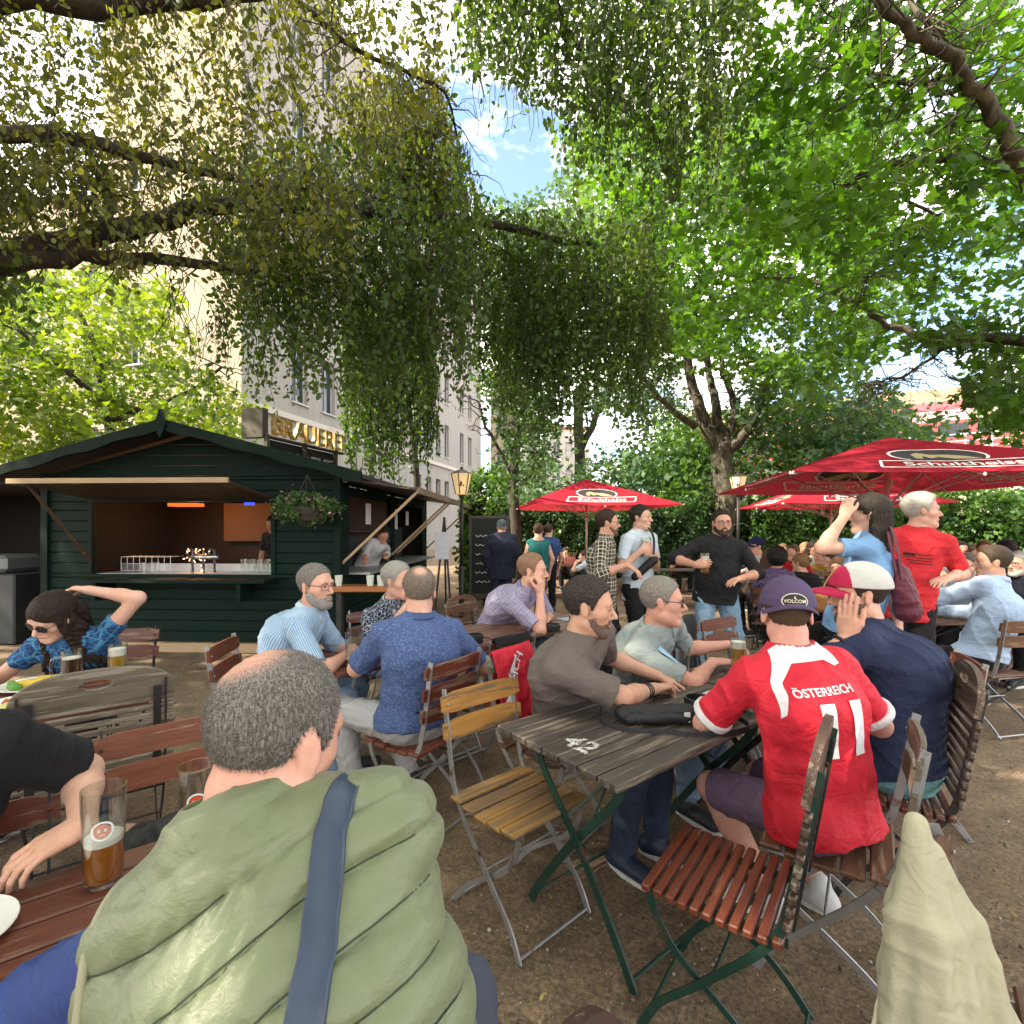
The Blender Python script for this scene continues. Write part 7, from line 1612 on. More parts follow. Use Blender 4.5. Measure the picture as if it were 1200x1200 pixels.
k2 = person('waiter with white sleeves and dark waistcoat bending over the side counter', (-2.32, 8.0, .93), R(-35), (-2.00, 7.95, 1.46), sit=False, hyaw=R(-60), hpitch=R(-30), Lw=(-1.85, 7.55, 1.15), Rw=(-2.12, 7.35, 1.12), shirt=m_cloth((.5, .5, .5), name='white_sleeves'), sleeve=1.8, trousers=BLACKC, hcol=(.02, .012, .01), res=.009, skin=SK3, w=1.05)
# --- the crowd at the far tables
def sitter(label, px, py, d, yaw, hy, col, hair='short', hc=(.04, .025, .018), grey=0, fem=False, sleeve=.7, seat=None, back=.28, ch_=True, **k):
    C_ = P(px, py, d); y_ = R(yaw); f = V(math.cos(y_), math.sin(y_), 0); P0_ = C_-f*back; P0_.z = .53; hsd = 1.0+max(0, (C_.z-1.18))*.8
    w1 = P0_+f*.42+V(-f.y, f.x, 0)*.12; w2 = P0_+f*.42-V(-f.y, f.x, 0)*.12; w1.z = w2.z = .80
    mt = col if not isinstance(col, tuple) else m_cloth(col)
    k.setdefault('Lw', tuple(w1)); k.setdefault('Rw', tuple(w2))
    r = person(label, tuple(P0_), y_, tuple(C_), hyaw=R(hy), shirt=mt, sleeve=sleeve, trousers=k.pop('tr', BLACKC), hair=hair, hcol=hc, grey=grey, fem=fem, hs=min(1.12, hsd), res=k.pop('res', .011), skin=k.pop('skin', SK2), **k)
    if ch_: auto_chair(P0_.x, P0_.y, yaw, label.split(' with ')[0].split(' in ')[0][:28]+' in '+k.get('cw', label.split(' in ')[-1][:34]) if ' in ' in label else label[:50])
    return r
LBS = m_cloth((.37, .49, .68), name='light_blue_shirt', fold=.5)
p33 = person('man seen from behind in a light blue long sleeved shirt', (3.76, 4.10, .53), R(112), tuple(P(1163, 659, 4.15)), sh=R(120), hyaw=R(150), Lw=(3.42, 4.62, .82), Lhint=(-1, 0, -.5), Rw=(3.85, 4.68, .81), shirt=LBS, sleeve=1.9, trousers=BLACKC, hcol=(.05, .035, .025), res=.006, strands=1500, collar=LBS, w=1.12, hs=1.08, La=(3.2, 4.1, .08), Ra=(3.35, 3.95, .08), shoes=(.5, .48, .42), skin=SK1, loose=.006, bend=.06)
sitter('man with thin glasses and grey beard in a pale blue shirt', 1133, 664, 4.85, -140, -155, m_cloth((.30, .40, .46), name='pale_blue_linen'), hc=(.06, .045, .035), grey=.2, res=.007, glasses=('thin', (.02, .02, .02)), beard=(.003, (.2, .18, .16), .6), faceparts=True, strands=800)
sitter('grey haired woman in a mottled grey top', 1104, 671, 5.3, -125, -165, m_cloth((.22, .23, .24), 'print', (.1, .1, .1), (.3, .3, .3), .04), hair='wavy', hc=(.22, .2, .18), grey=.5, fem=True, res=.008, longl=.12, faceparts=True)
sitter('grey bearded man in a dark navy sweater at the right edge', 1193, 661, 5.2, -170, -165, (.015, .018, .03), hc=(.25, .24, .23), grey=.8, sleeve=1.9, res=.007, glasses=('thick', (.02, .02, .02)), beard=(.006, (.4, .39, .37), .8), w=1.1, faceparts=True)
sitter('fair haired woman in an olive jacket far behind the red T-shirt', 1096, 646, 8.2, -110, -90, (.06, .06, .045), hair='long', hc=(.3, .2, .1), fem=True)
sitter('white haired man in a dark coat far behind the grey woman', 1110, 645, 8.8, -100, -80, (.03, .03, .04), hc=(.5, .5, .48), grey=.8)
sitter('man with a raised brow in a grey shirt behind the light blue one', 1154, 645, 6.9, -130, -120, (.10, .10, .11), hc=(.12, .06, .03), glasses=('thin', (.02, .02, .02)), faceparts=True)
sitter('dark haired woman in a black top behind the bearded man', 1178, 645, 6.6, 120, 100, (.01, .01, .012), hair='long', fem=True, hc=(.012, .01, .01))
sitter('blonde woman in a coral T-shirt with a beer by the hedge', 839, 647, 10.3, -90, -120, (.60, .10, .07), hair='pony', hc=(.28, .17, .08), fem=True, faceparts=True)
sitter('brown haired girl in a pale top behind the coral T-shirt', 866, 641, 11.4, -95, -110, (.4, .3, .28), hair='long', hc=(.09, .05, .03), fem=True)
sitter('person wearing a navy baseball cap in a white shirt leaning left', 886, 641, 7.6, 190, 185, (.5, .5, .48), cap=(m_cloth((.015, .02, .07)), None, 0, m_cloth((.015, .02, .07))))
sitter('woman with long brown hair in a beige knitted top', 902, 655, 6.9, 60, 40, (.26, .18, .13), hair='long', hc=(.07, .035, .022), fem=True, sleeve=1.8)
sitter('woman with black curly hair in a purple patterned blouse', 911, 655, 6.25, 55, 60, m_cloth((.09, .07, .17), 'print', (.05, .04, .1), (.18, .12, .2), .05), hair='afro', hc=(.012, .009, .008), fem=True, sleeve=1.2, skin=SK3, res=.009)
sitter('man in a bright red sweater across the crowded black table', 929, 648, 7.9, -130, -150, (.50, .02, .02), hc=(.10, .06, .04), sleeve=1.9)
sitter('blonde woman in a cream blouse at the far table', 943, 644, 9.2, -95, -140, (.55, .50, .42), hair='long', hc=(.32, .21, .10), fem=True)
sitter('laughing dark haired woman in a white top at the far table', 953, 643, 9.0, -95, -80, (.55, .53, .50), hair='wavy', hc=(.04, .025, .02), fem=True)
sitter('person in a mustard yellow top at the crowded table', 962, 653, 8.3, 200, 190, (.48, .34, .03), hair='short', hc=(.03, .02, .015))
sitter('young woman in a white sleeveless top bending to the table', 974, 655, 6.9, 150, 165, (.55, .54, .5), hair='long', hc=(.06, .03, .02), fem=True)
sitter('woman with brown hair in a dark jacket behind the red white cap', 984, 666, 5.2, 195, 215, (.025, .025, .03), hair='long', hc=(.10, .055, .03), fem=True, sleeve=1.9, res=.008)
sitter('child in a white shirt under the first parasol', 684, 652, 11.2, 150, 170, (.55, .6, .68), hc=(.05, .03, .02))
sitter('man in a maroon jacket by the hedge behind the coral T-shirt', 800, 646, 12.5, -90, -60, (.10, .02, .03), hc=(.05, .03, .02))
sitter('woman in a peach dress by the right hedge', 1040, 648, 9.5, -100, -120, (.5, .28, .2), hair='long', hc=(.12, .06, .03), fem=True)
for i_, (lb_, px_, py_, d_, y_, h_, c_, ha_, fm_) in enumerate((('woman in a turquoise blouse between the standing woman and the hedge', 1056, 646, 8.6, -100, -80, (.05, .3, .3), 'long', True), ('bald man in a grey jumper left of the turquoise blouse', 1001, 646, 10.4, -90, -110, (.15, .15, .16), 'ring', False),
    ('young man in a green T-shirt at the hedge tables', 1128, 643, 9.8, -100, -120, (.04, .16, .06), 'short', False), ('woman in a lilac cardigan at the hedge tables', 1143, 646, 8.9, -110, -90, (.32, .24, .4), 'wavy', True), ('man in a white polo shirt turned away at the hedge tables', 1068, 652, 6.9, 80, 70, (.55, .55, .55), 'short', False),
    ('woman in a black dress turned away at the crowded table', 938, 660, 6.5, 100, 120, (.012, .012, .014), 'bun', True), ('man in a blue denim shirt near the hedge', 878, 646, 9.9, -80, -60, (.08, .14, .24), 'short', False), ('girl in a pink hooded top by the hedge', 918, 644, 10.6, -95, -110, (.5, .2, .28), 'pony', True), ('man in a brown jacket beside the first parasol pole', 662, 648, 13.2, -80, -60, (.09, .055, .03), 'short', False), ('woman in an orange scarf under the first parasol', 706, 647, 12.8, -100, -120, (.45, .14, .03), 'long', True))):
    sitter(lb_, px_, py_, d_, y_, h_, c_, hair=ha_, fem=fm_, hc=[(.05, .03, .02), (.2, .12, .06), (.02, .014, .01), (.12, .07, .04)][i_ % 4], res=.012)
p40 = person('person in a slate blue jacket just inside the right edge', (1.62, .72, .53), R(120), (1.56, .86, 1.28), Lw=(1.45, 1.35, .78), Lhint=(-.4, -.6, -.7), shirt=m_cloth((.09, .12, .19), name='slate_jacket', fold=.5), sleeve=1.85, trousers=DENIM, res=.006, hcol=(.05, .04, .03))
# ---------------- glasses and things on the tables ----------------
TZ = .7512
def on(px, py, z=TZ): v = H(px, py, z); return (v.x, v.y, z)
YB = (.88, .50, .05); OB = (.80, .33, .03); DB = (.16, .04, .012)
glass('half full wheat beer glass with a round emblem at the bottom left', (-.925, 1.16, TZ), level=.42, beer=OB, foam=.012, h=.215, r=.037, emblem=(.55, .25, .18), yaw=R(-55), n=40)
glass('empty glass with a red emblem behind the green vest', (-.80, 1.30, TZ), level=0, h=.20, r=.037, emblem=(.6, .07, .03), yaw=R(-60), n=40)
glass('mug of dark red beer on the food table', (-2.22, 2.58, TZ), level=.80, kind='mug', beer=DB, foam=.006, h=.19, r=.043, yaw=R(120), n=32)
glass('tall yellow lager with white foam beside the dark beer', (-2.05, 2.66, TZ), level=.72, beer=(.85, .55, .04), foam=.035, h=.205, r=.037, n=32)
glass('nearly empty beer mug beside the crossed arms', (-.93, 3.00, TZ), level=.17, kind='mug', beer=YB, foam=.004, h=.20, r=.046, yaw=R(170), n=32)
glass('empty clear glass behind the nearly empty mug', (-.83, 3.22, TZ), level=0, h=.17, r=.036, n=28)
glass('tall glass with a last gulp of lager, left of two on the long table', (.52, 4.36, TZ), level=.28, beer=YB, foam=.004, h=.22, r=.036)
glass('tall glass with a last gulp of lager, right of two on the long table', (.62, 4.30, TZ), level=.28, beer=YB, foam=.004, h=.21, r=.036)
glass('small glass with foam at its bottom by the taupe T-shirt hand', (.90, 2.70, TZ), level=.10, beer=(.8, .7, .5), foam=.012, h=.17, r=.032, n=32)
def held(o, q, hd, hn, dz=-.09):
    W_ = o['arms'][q][2]; hd = nrm(hd); hn = nrm(A(hn)-hd*(A(hn)@hd)); g = W_+hd*.078-hn*.052; return (float(g[0]), float(g[1]), float(g[2]+dz))
hg = held(p10, 'L', (.15, .9, .1), (-1, .1, .15)); hg = (hg[0], hg[1], TZ)
glass('tall foam streaked empty glass held by the man in the red jersey', hg, level=.0, h=.225, r=.037, n=40)
glass('full tall lager with white foam between the two men', (1.21, 2.74, TZ), level=.74, beer=YB, foam=.035, h=.225, r=.036, n=40)
mb = MB(); fo = bpy.data.objects['beer_glass'] 
rt = [o for o in bpy.data.objects if o.get('label', '').startswith('tall foam streaked')][0]
for _ in range(170):
    a = rng.random()*6.28; z = .02+rng.random()**.9*.19; rr = .0337+.0055*(z/.225); k = rng.integers(2, 5); pts = []
    for j in range(k+1): aa = a+(j*.10)*(1 if rng.random() < .7 else -1); zz = min(.21, max(.012, z+rng.normal(0, .006)*j)); pts.append((hg[0]+rr*math.cos(aa), hg[1]+rr*math.sin(aa), TZ+zz))
    mb.tube(pts, .0011+.0008*rng.random(), 4)
mb.build('foam_streaks', m_foam(), rt)
glass('beer in the hand of the man in black shirt', held(p14, 'R', (.8, -.4, .15), (-.4, -.9, .1)), level=.72, beer=(.75, .3, .03), foam=.03, h=.19, r=.037)
glass('beer cradled by the young man in white T-shirt', held(p15, 'R', (.6, .1, .3), (-.1, -1, 0)), level=.75, beer=YB, foam=.02, h=.19, r=.037)
glass('beer held out between the plaid and the white shirt', held(p16, 'L', (.7, .1, .3), (.1, -1, 0), -.07), level=.85, beer=OB, foam=.0, h=.16, r=.037)
for lab, x, y, col in (('amber beer nearest the light blue sleeve', 3.72, 4.72, OB), ('amber beer second from the light blue sleeve', 3.84, 4.84, OB), ('amber beer third from the light blue sleeve', 3.98, 4.76, YB)): glass(lab, (x, y, TZ), level=.8, beer=col, foam=.012, h=.2, r=.038)
gg = 'glasses on the crowded black table'; first = None
for i in range(9):
    t_ = -.8+.2*i; x = 4.35+t_*math.cos(R(55))+rng.normal(0, .08); y = 7.3+t_*math.sin(R(55)); 
    if first is None: first = glass('beer or soft drink glass standing on the crowded black table', (x, y, TZ), level=.5, beer=(.5, .12, .06), foam=.01, h=.19, r=.036, n=14); first['group'] = gg
    else: dup(first, (x, y, TZ))
glass('beer in front of the coral T-shirt', tuple(P(864, 663, 10.05)-V(0, 0, 0)*0)[:2]+(TZ,), level=.7, beer=YB, foam=.02, h=.2, r=.036, n=14)
# number painted on the near table (white worn 42 read from the short end)
tw = NT('worn_white_paint'); n_ = tw.noise(tw.coord(), 55, 5, .7); pb = tw.node('ShaderNodeBsdfPrincipled'); pb.inputs['Base Color'].default_value = (.62, .60, .56, 1); pb.inputs['Roughness'].default_value = .8
tr_ = tw.node('ShaderNodeBsdfTransparent'); ms = tw.node('ShaderNodeMixShader'); tw.set(ms.inputs[0], tw.ramp(n_, [(.44, 0.), (.52, 1.)])); tw.t.links.new(tr_.outputs[0], ms.inputs[1]); tw.t.links.new(pb.outputs[0], ms.inputs[2]); tw.t.links.new(ms.outputs[0], tw.out.inputs[0])
tb = [o for o in bpy.data.objects if o.get('label', '').startswith('dark weathered table with a painted')][0]; top_ = [o for o in bpy.data.objects if o.parent == tb and o.name.startswith('tabletop')][0]
tv, tf = text_geo('42', .135, .03, None); c_, s_ = math.cos(R(90)), math.sin(R(90))
w = np.stack([tv[:, 0]*0+(-.47)-tv[:, 1]*-1.0*-1, tv[:, 0]*-1+(-.03), np.full(len(tv), .7508)], 1); w[:, 0] = -.47+tv[:, 1]; 
o_ = link_mesh('painted_number', w, tf, tw.m, top_, False, shift=False)
# cross-body bag with strap
bg_ = thing('sling_bag', 'black sling bag with its strap lying on the numbered table', 'bag', (.60, 2.12, TZ)); BK = m_plain((.012, .012, .014), .6, .2, 30, .4, name='black_nylon')
a0 = V(.46, 2.13, TZ+.035); a1 = V(.74, 2.14, TZ+.035); ubg = (a1-a0).normalized(); fr_ = [A(ubg), A((-ubg.y, ubg.x, 0)), A((0, 0, 1))]
v2, f2 = mesh_field([cone(a0, a1, .032, .034, .02, fr_, (1, 1.25, 1)), cone(a0+V(.02, -.05, -.008), a1+V(-.03, -.05, -.008), .022, .022, .02), cone(a0+V(0, -.045, .012), a1+V(0, -.05, .012), .004, .004, .004, neg=True)], .004); v2 = v2+vnormals(v2, f2)*(wrinkle(v2, 1.6)*.003)[:, None]; v2[:, 2] = np.maximum(v2[:, 2], TZ+.001); link_mesh('pouch', v2, f2, BK, bg_, True)
mb = MB(); mb.bar(smooth_path([(.44, 2.15, TZ+.03), (.38, 2.17, TZ+.035), (.37, 2.10, TZ+.006), (.45, 2.02, TZ+.004), (.58, 2.00, TZ+.006), (.72, 1.97, TZ+.004), (.82, 1.98, TZ+.006), (.94, 2.03, TZ+.01), (.93, 2.12, TZ+.02), (.86, 2.15, TZ+.03), (.80, 2.17, TZ+.04), (.75, 2.15, TZ+.04)], 5), (0, .25, 1), .022, .0025)
for i in range(1): pass
mb.build('strap', BK, bg_)
mb = MB(); mb.box((-.012, -.002, -.02), (.012, .002, .02), M=TR((.71, 2.075, TZ+.035), R(5))); mb.build('tag_mark', m_plain((.6, .6, .6), .6), bg_)
def ashtray(label, x, y, r=.055, h=.04):
    rt = thing('ashtray', label, 'ashtray', (x, y, TZ)); mb = MB(); mb.lathe([(.0005, 0), (r*.95, 0), (r, h*.9), (r*.97, h), (r*.86, h), (r*.80, .012), (.0005, .010)], 28, (x, y, TZ)); mb.build('bowl', m_plain((.015, .015, .018), .3, .1), rt, 40)
    mb = MB()
    for k in range(3): a = k*2.3; mb.tube([(x+.02*math.cos(a), y+.02*math.sin(a), TZ+.018), (x+.045*math.cos(a+.4), y+.045*math.sin(a+.4), TZ+.026)], .004, 8)
    mb.build('cigarette_end', m_plain((.7, .65, .55), .8), rt)
ashtray('round black ashtray with cigarette ends beside the sling bag', .83, 2.28, .062, .05); ashtray('black ashtray in front of the man resting his chin', .32, 4.02, .06, .055); ashtray('black ashtray at the elbow of the blue dotted shirt', -.26, 3.60, .06, .06)
ti = thing('crumpled_tissue', 'crumpled pale blue paper tissue beside the ashtray', 'tissue', (.93, 2.38, TZ)); v2, f2 = mesh_field([cone((.90, 2.37, TZ+.02), (.96, 2.38, TZ+.025), .02, .024, .01)], .003); q = v2*1.0; v2 = v2+vnormals(v2, f2)*(.007*np.sin(q[:, 0]*190+8*np.sin(q[:, 2]*90))*np.sin(q[:, 1]*230+5*np.sin(q[:, 0]*70)))[:, None]; v2[:, 2] = np.maximum(v2[:, 2], TZ+.001); link_mesh('paper', v2, f2, m_plain((.6, .68, .78), .7), ti, False)
cg = thing('cigarette_pack', 'white cigarette pack lying by the red jersey cuff', 'cigarette pack', (.98, 2.24, TZ)); mb = MB(); mb.box((-.043, -.028, 0), (.043, .028, .022), M=TR((.985, 2.27, TZ), R(10)), bev=.002); mb.build('box', m_plain((.6, .58, .55), .4), cg); mb = MB(); mb.box((-.0435, -.0285, .004), (-.01, .0285, .0225), M=TR((.985, 2.27, TZ), R(10))); mb.build('printed_band', m_plain((.25, .05, .05), .4), cg)
ph = thing('smartphone', 'dark glossy phone lying on the bottom left table', 'phone', (-.80, .92, TZ)); mb = MB(); mb.box((-.04, -.078, 0), (.04, .078, .009), M=TR((-.83, .90, TZ), R(-45)), bev=.003); mb.build('body', m_plain((.012, .012, .014), .06, 0, bump=0), ph)
mb = MB(); mb.box((-.036, -.073, .0092), (.036, .073, .0096), M=TR((-.83, .90, TZ), R(-45))); mb.build('screen', m_plain((.005, .005, .006), .03, 0, bump=0), ph)
def plate(label, x, y, r, col=(.75, .74, .70), z=TZ):
    rt = thing('plate', label, 'plate', (x, y, z)); mb = MB(); mb.lathe([(.0005, .002), (r*.6, .001), (r, .016), (r*.99, .019), (r*.62, .006), (.0005, .006)], 40, (x, y, z)); mb.build('dish', m_plain(col, .2, .03, bump=0), rt, 50); return rt
plate('white plate cut off by the left edge at the bottom', -1.10, .98, .115)
pl = plate('large white plate with sausages and salad on the food table', -2.20, 2.28, .17); pl2 = plate('white plate with yellow salad in front of the woman', -2.42, 2.60, .15)
def food(pl, name, mat, pts, r, n=1):
    v2, f2 = mesh_field([cone(A(a), A(b), r, r, .012) for a, b in pts], .005); v2 = v2+vnormals(v2, f2)*(wrinkle(v2, 4)*.003)[:, None]; link_mesh(name, v2, f2, mat, pl, True)
z_ = TZ+.02
food(pl, 'sausage', m_plain((.45, .10, .03), .3), [((-2.27, 2.30, z_), (-2.19, 2.34, z_))], .018); food(pl, 'cabbage', m_plain((.10, .015, .04), .5, .3, 60, .5), [((-2.30, 2.24, z_), (-2.27, 2.20, z_)), ((-2.31, 2.21, z_), (-2.28, 2.24, z_+.01))], .022); food(pl, 'potato_salad', m_plain((.55, .5, .16), .5, .2, 60, .5), [((-2.20, 2.22, z_), (-2.14, 2.25, z_)), ((-2.17, 2.20, z_), (-2.15, 2.23, z_))], .024); food(pl, 'meatball', m_plain((.12, .05, .02), .5, .3, 60, .5), [((-2.13, 2.33, z_+.01), (-2.12, 2.33, z_+.01)), ((-2.09, 2.30, z_+.01), (-2.08, 2.30, z_+.01))], .022)
food(pl2, 'yellow_salad', m_plain((.65, .45, .05), .5, .3, 60, .5), [((-2.46, 2.55, z_), (-2.36, 2.60, z_)), ((-2.42, 2.62, z_), (-2.38, 2.66, z_))], .024); food(pl2, 'lettuce', m_plain((.10, .28, .04), .5, .3, 60, .5), [((-2.50, 2.56, z_), (-2.44, 2.52, z_))], .022)
pz = thing('pretzel', 'twisted pretzel with pink sauce at the far end of the food table', 'pretzel', (-1.98, 2.62, TZ)); mb = MB(); mb.tube([(-1.96+.05*math.sin(2*a), 2.66+.04*math.sin(3*a+.5)*1.0, TZ+.018+.008*math.sin(5*a)) for a in np.linspace(0, 2*math.pi, 50, endpoint=False)], .010, 8, closed=True); mb.build('dough', m_plain((.35, .14, .08), .4), pz, True)
nk = thing('napkin', 'pink red napkin seen through the hole of the rounded chair', 'napkin', (-1.90, 2.38, TZ)); mb = MB(); mb.box((-.08, -.06, 0), (.08, .06, .006), M=TR((-1.93, 2.42, TZ), R(20)), bev=.002); mb.build('cloth', m_plain((.62, .08, .15), .8), nk)
mt = thing('menu_card', 'pale folded menu sheet on the long brown table', 'menu', (.50, 4.50, TZ)); mb = MB(); mb.box((-.10, -.07, 0), (.10, .07, .004), M=TR((.52, 4.55, TZ), R(30))); mb.build('sheet', m_plain((.45, .52, .62), .6), mt)
eg = thing('eyeglasses', 'folded eyeglasses lying on the long brown table', 'eyeglasses', (.15, 4.16, TZ)); mb = MB()
for dx in (-.03, .03): mb.tube([(.15+dx+.026*math.cos(a), 4.16+.006*math.cos(a), TZ+.022+.018*math.sin(a)) for a in np.linspace(0, 2*math.pi, 20, endpoint=False)], .0016, 5, closed=True)
for dx in (-.056, .056): mb.tube([(.15+dx, 4.16, TZ+.03), (.15+dx*.9, 4.28, TZ+.004)], .002, 5)
mb.build('frame', m_plain((.02, .015, .012), .4), eg)
# candy box on the small table
cx = thing('condiment_box', 'striped condiment box with pretzel sticks under the first parasol', 'box', (1.30, 11.5, TZ)); mb = MB(); mb.box((1.18, 11.4, TZ), (1.42, 11.6, TZ+.16), bev=.01); mb.build('carton', m_plain((.6, .2, .18), .6, .4), cx); mb = MB()
for k in range(6): mb.tube([(1.22+.03*k, 11.5, TZ+.1), (1.20+.05*k, 11.5, TZ+.28)], .012, 6)
mb.build('sticks', m_plain((.35, .2, .08), .7), cx)
# --- draped clothes
def draped(name, label, cat, c, ang, width, top, front, back, mat, seed=0, th=.006, slant=0.0, flare=.0, res=40, bulge=.02):
    """cloth folded over a chair back: c = middle of the back board, ang = direction the cloth's outer side faces"""
    rt = thing(name, label, cat, (c[0], c[1], 0)); d = V(math.cos(ang), math.sin(ang), 0); l = V(-d.y, d.x, 0); L = front+back; nu, nv = 34, res; vs = []
    for i in range(nv+1):
        s = L*i/nv
        for j in range(nu+1):
            u = j/nu-.5
            if s < front: off, z = .022, top-(front-s); e = (front-s)/max(.01, front)
            else: off, z = -.022, top-(s-front); e = -(s-front)/max(.01, back)
            near = min(1, abs(s-front)/.04); off = off*near; z += .012*(1-near)
            k = abs(e); fold = (bulge*k)*math.sin(u*21+seed+2.5*math.sin(u*5+e*1.5))+.010*k*math.sin(u*47+seed*3+e*4)+.004*math.sin(e*20+u*9)
            ww = width*(1+flare*k)*(1-.10*k*math.sin(e*2+seed)**2)
            x_ = u*ww+slant*(abs(z-top)); q = V(c[0], c[1], z)+d*((off+fold*(1 if e > 0 else -1)*1.0)+(.02*k if e > 0 else -.02*k))+l*x_
            if e > .6 or e < -.6: q.z -= .02*math.sin(u*9+seed)
            vs.append(q)
    vs = np.array([tuple(v) for v in vs]); fs = np.array([[i*(nu+1)+j, i*(nu+1)+j+1, (i+1)*(nu+1)+j+1, (i+1)*(nu+1)+j] for i in range(nv) for j in range(nu)])
    n = vnormals(vs, fs); v2 = np.concatenate([vs, vs-n*th]); k = len(vs); f2 = np.concatenate([fs, fs[:, ::-1]+k]); ed = []
    for j in range(nu): ed += [[j+1, j, j+k, j+1+k], [nv*(nu+1)+j, nv*(nu+1)+j+1, nv*(nu+1)+j+1+k, nv*(nu+1)+j+k]]
    for i in range(nv): a = i*(nu+1); b = a+nu+1; ed += [[a, b, b+k, a+k], [b+nu, a+nu, a+nu+k, b+nu+k]]
    f2 = np.concatenate([f2, np.array(ed)]); o = link_mesh('cloth', v2, f2, mat, rt, True, attrs={'st': v2}); return rt, o, vs, fs, d, l
jr, jo, jv, jf, jd, jl = draped('draped_jersey', 'red football jersey draped over the back of the grey boarded chair', 'jersey', (-.005, 2.81), R(142-180), .34, .90, .40, .36, REDM, 1.2, slant=.06)
bvh = BVHTree.FromPolygons([tuple(a) for a in jv], jf.tolist())
def on_cloth(bvh, d, l, c, items, parent, name, mats):
    mb = MB()
    for gv, gf, mi, M2 in items:
        w = xf(M2, gv); out = []; ok = []
        for x, z, _ in w:
            for sgn in (1,):
                o_ = V(c[0], c[1], z)+l*x+d*.4; h = bvh.ray_cast(o_, -d, .5); ok.append(h[0] is not None); out.append(tuple(h[0]+d*.004) if h[0] is not None else tuple(o_-d*.4))
        mb.add(out, [f for f in gf if all(ok[i] for i in f)], mi)
    return mb.build(name, mats, parent)
for sg_ in (1, -1):
    dd = jd*sg_; ll = jl
    gv, gf = text_geo('REICH', .075, .02, .015); M2 = Matrix.Translation((.0*sg_, .78, 0))@Matrix.Rotation(R(60), 4, 'Z')
    g3 = poly_geo([(-.01, .0), (.01, 0), (.01, .3), (-.01, .3)], .015)
    on_cloth(bvh, dd, ll if sg_ > 0 else ll, (-.005, 2.81), [(gv, gf, 0, M2@(Matrix.Scale(-1, 4, V(1, 0, 0)) if sg_ < 0 else Matrix.Identity(4))), (*g3, 0, Matrix.Translation((-.09, .58, 0))@Matrix.Rotation(R(-18), 4, 'Z'))], jo, 'jersey_print', [m_plain((.72, .70, .72), .7)])
CREAMJ = m_cloth((.40, .38, .27), name='cream_cotton', fold=.3)
# cream jacket hanging from the chair at the bottom right: a peaked, folded shape
cj = thing('cream_jacket', 'cream cotton jacket hanging in folds over a chair at the bottom right', 'jacket', (.84, .98, 0)); pk_ = A((.805, 1.02, .965)); pr = []
for k_, (bx, by, r1) in enumerate(((.735, 1.00, .034), (.775, .955, .040), (.83, .94, .034), (.885, .945, .040), (.935, .985, .036), (.955, 1.05, .034), (.90, 1.10, .04), (.80, 1.09, .04))):
    m_ = pk_*.55+A((bx, by, .50))*.45+A((.006*math.sin(k_*2.1), .006*math.cos(k_*1.7), .02)); pr += [cone(pk_+A((0, 0, -.012*(k_ % 3))), m_, .010, .024+.004*(k_ % 2), .016), cone(m_, A((bx, by, .30)), .024+.004*(k_ % 2), r1, .016)]
pr += [cone(pk_, A((.84, 1.02, .30)), .012, .095, .02), cone(pk_+A((.03, -.01, -.05)), pk_+A((.10, .0, -.20)), .012, .028, .02), cone(pk_+A((.10, .0, -.20)), A((.985, .98, .45)), .028, .036, .015)]
v2, f2 = mesh_field(pr, .004); n2 = vnormals(v2, f2); q = v2-pk_; dn = np.clip(-q[:, 2]/.25, .15, 1)
v2 = v2+n2*(dn*(.0035*np.sin(q[:, 0]*120+6*np.sin(q[:, 2]*6)+q[:, 1]*70)+wrinkle(v2, 1.5)*.0028))[:, None]; v2 = relax(v2, f2, 2, .4); link_mesh('cloth', v2, f2, CREAMJ, cj, True, attrs={'st': v2})
draped('dark_jacket', 'charcoal jacket over a chair back behind the grey polo shirt', 'jacket', (1.17, 3.59), R(-52), .36, .93, .45, .45, m_cloth((.03, .03, .033), name='charcoal_cloth'), 2.1)
draped('black_jacket', 'black jacket over the wine red chair back between the tables', 'jacket', (.0, 3.12), R(134-180), .30, .90, .25, .30, m_cloth((.012, .012, .014), name='black_jacket_cloth'), .4)
bk = thing('backpack', 'black bag lying on the seat of the orange brown chair', 'bag', (-1.02, 1.58, .46)); v2, f2 = mesh_field([cone((-1.12, 1.56, .56), (-.92, 1.66, .56), .09, .09, .04), cone((-1.05, 1.52, .62), (-.95, 1.60, .62), .06, .06, .04)], .007); v2 = v2+vnormals(v2, f2)*(wrinkle(v2, 1.5)*.006)[:, None]; link_mesh('pouch', v2, f2, BK, bk, True)
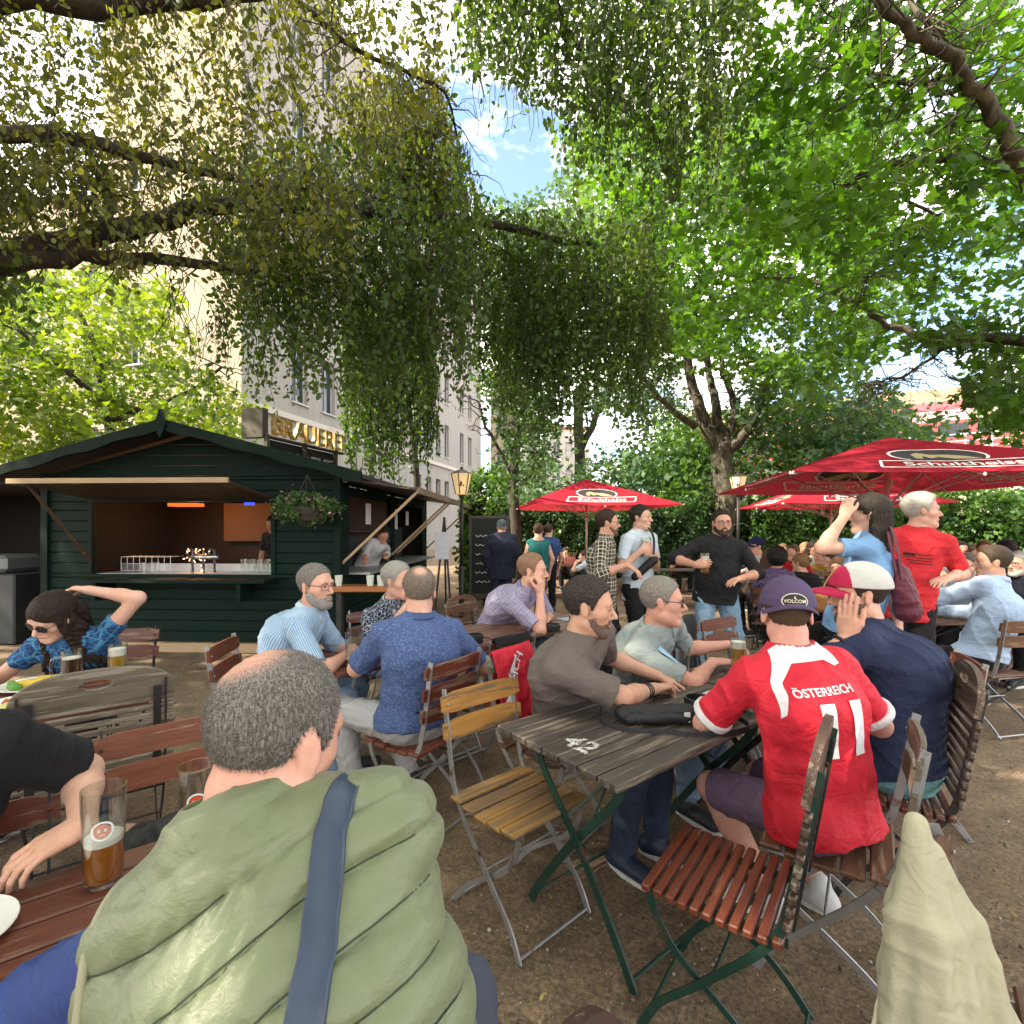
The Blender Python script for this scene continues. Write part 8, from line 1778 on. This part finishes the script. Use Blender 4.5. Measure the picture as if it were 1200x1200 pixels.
# shoulder bag of the standing woman
sb = thing('shoulder_bag', 'maroon shoulder bag hanging from the woman in light blue', 'bag', (2.42, 3.12, 1.0)); mr = m_cloth((.11, .025, .04), name='maroon_leather', rough=.5); c0 = P(1050, 612, 3.12); c1 = P(1058, 690, 3.02)
v2, f2 = mesh_field([cone(P(1056, 672, 3.10), P(1064, 715, 3.08), .05, .075, .04), cone(P(1050, 660, 3.08), P(1060, 700, 3.06), .03, .05, .04)], .007); v2 = v2+vnormals(v2, f2)*(wrinkle(v2, 1.4)*.005)[:, None]; link_mesh('pouch', v2, f2, mr, sb, True)
mb = MB(); mb.bar(smooth_path([P(1038, 612, 3.16), P(1046, 622, 3.08), P(1052, 645, 3.05), P(1058, 680, 3.03)], 5), (1, .2, 0), .022, .004); mb.bar(smooth_path([P(1036, 612, 3.18), P(1041, 625, 3.09), P(1045, 645, 3.06), P(1050, 670, 3.04)], 5), (1, .2, 0), .018, .004); mb.build('strap', mr, sb)
wb_ = thing('waist_bag', 'black waist bag worn across the white T-shirt', 'bag', (1.35, 4.9, 1.15)); v2, f2 = mesh_field([cone(P(744, 676, 4.98), P(766, 656, 4.95), .038, .045, .03)], .008); link_mesh('pouch', v2, f2, BK, wb_, True)
mb = MB(); mb.bar(smooth_path([P(766, 650, 4.86), P(766, 630, 4.93), P(760, 618, 5.02)], 4), (1, 0, 0), .022, .004); mb.build('strap', BK, wb_)
tg = thing('tan_bag', 'tan leather bag hanging behind the woman in dark jacket', 'bag', (2.9, 4.9, .8)); v2, f2 = mesh_field([cone(P(962, 700, 4.85), P(960, 712, 4.85), .06, .05, .03)], .008); link_mesh('pouch', v2, f2, m_plain((.30, .13, .04), .5), tg, True); mb = MB(); mb.bar(smooth_path([P(962, 694, 4.85), P(972, 675, 4.9), P(982, 665, 4.98)], 4), (1, 0, 0), .02, .004); mb.build('strap', m_plain((.30, .13, .04), .5), tg)
# blue bag strap of the polo man
ps = thing('blue_strap', 'pale blue bag strap crossing the chest of the grey polo shirt', 'strap', (.8, 2.9, 1.0)); svs, sfs, so = p9['shirt']; bvh = BVHTree.FromPolygons([tuple(a) for a in svs], sfs.tolist()); U, F, L, N = (p9[k] for k in 'UFLN'); rows = []
for j in range(26):
    s = j/25; c_ = N+L*(-.10+.22*s)+U*(-.02-.40*s)
    for w_ in (-.016, .016):
        p_ = c_+L*w_*.85+U*w_*.4+F*.5; h = bvh.ray_cast(Vector(p_), Vector(-F), .8); rows.append(np.array(h[0])+F*.005 if h[0] is not None else p_-F*.35)
mb = MB(); mb.add(rows, [[2*j, 2*j+2, 2*j+3, 2*j+1] for j in range(25)]); mb.build('band', m_plain((.30, .45, .62), .8), ps)
# black sneaker with pale sole under the numbered table belongs to the taupe T-shirt man: add its pale swoosh-free side panel
for o in [o for o in bpy.data.objects if o.type == 'EMPTY' and 'label' not in o.keys()]:
    o.name = 'backrest' if o.parent else o.name
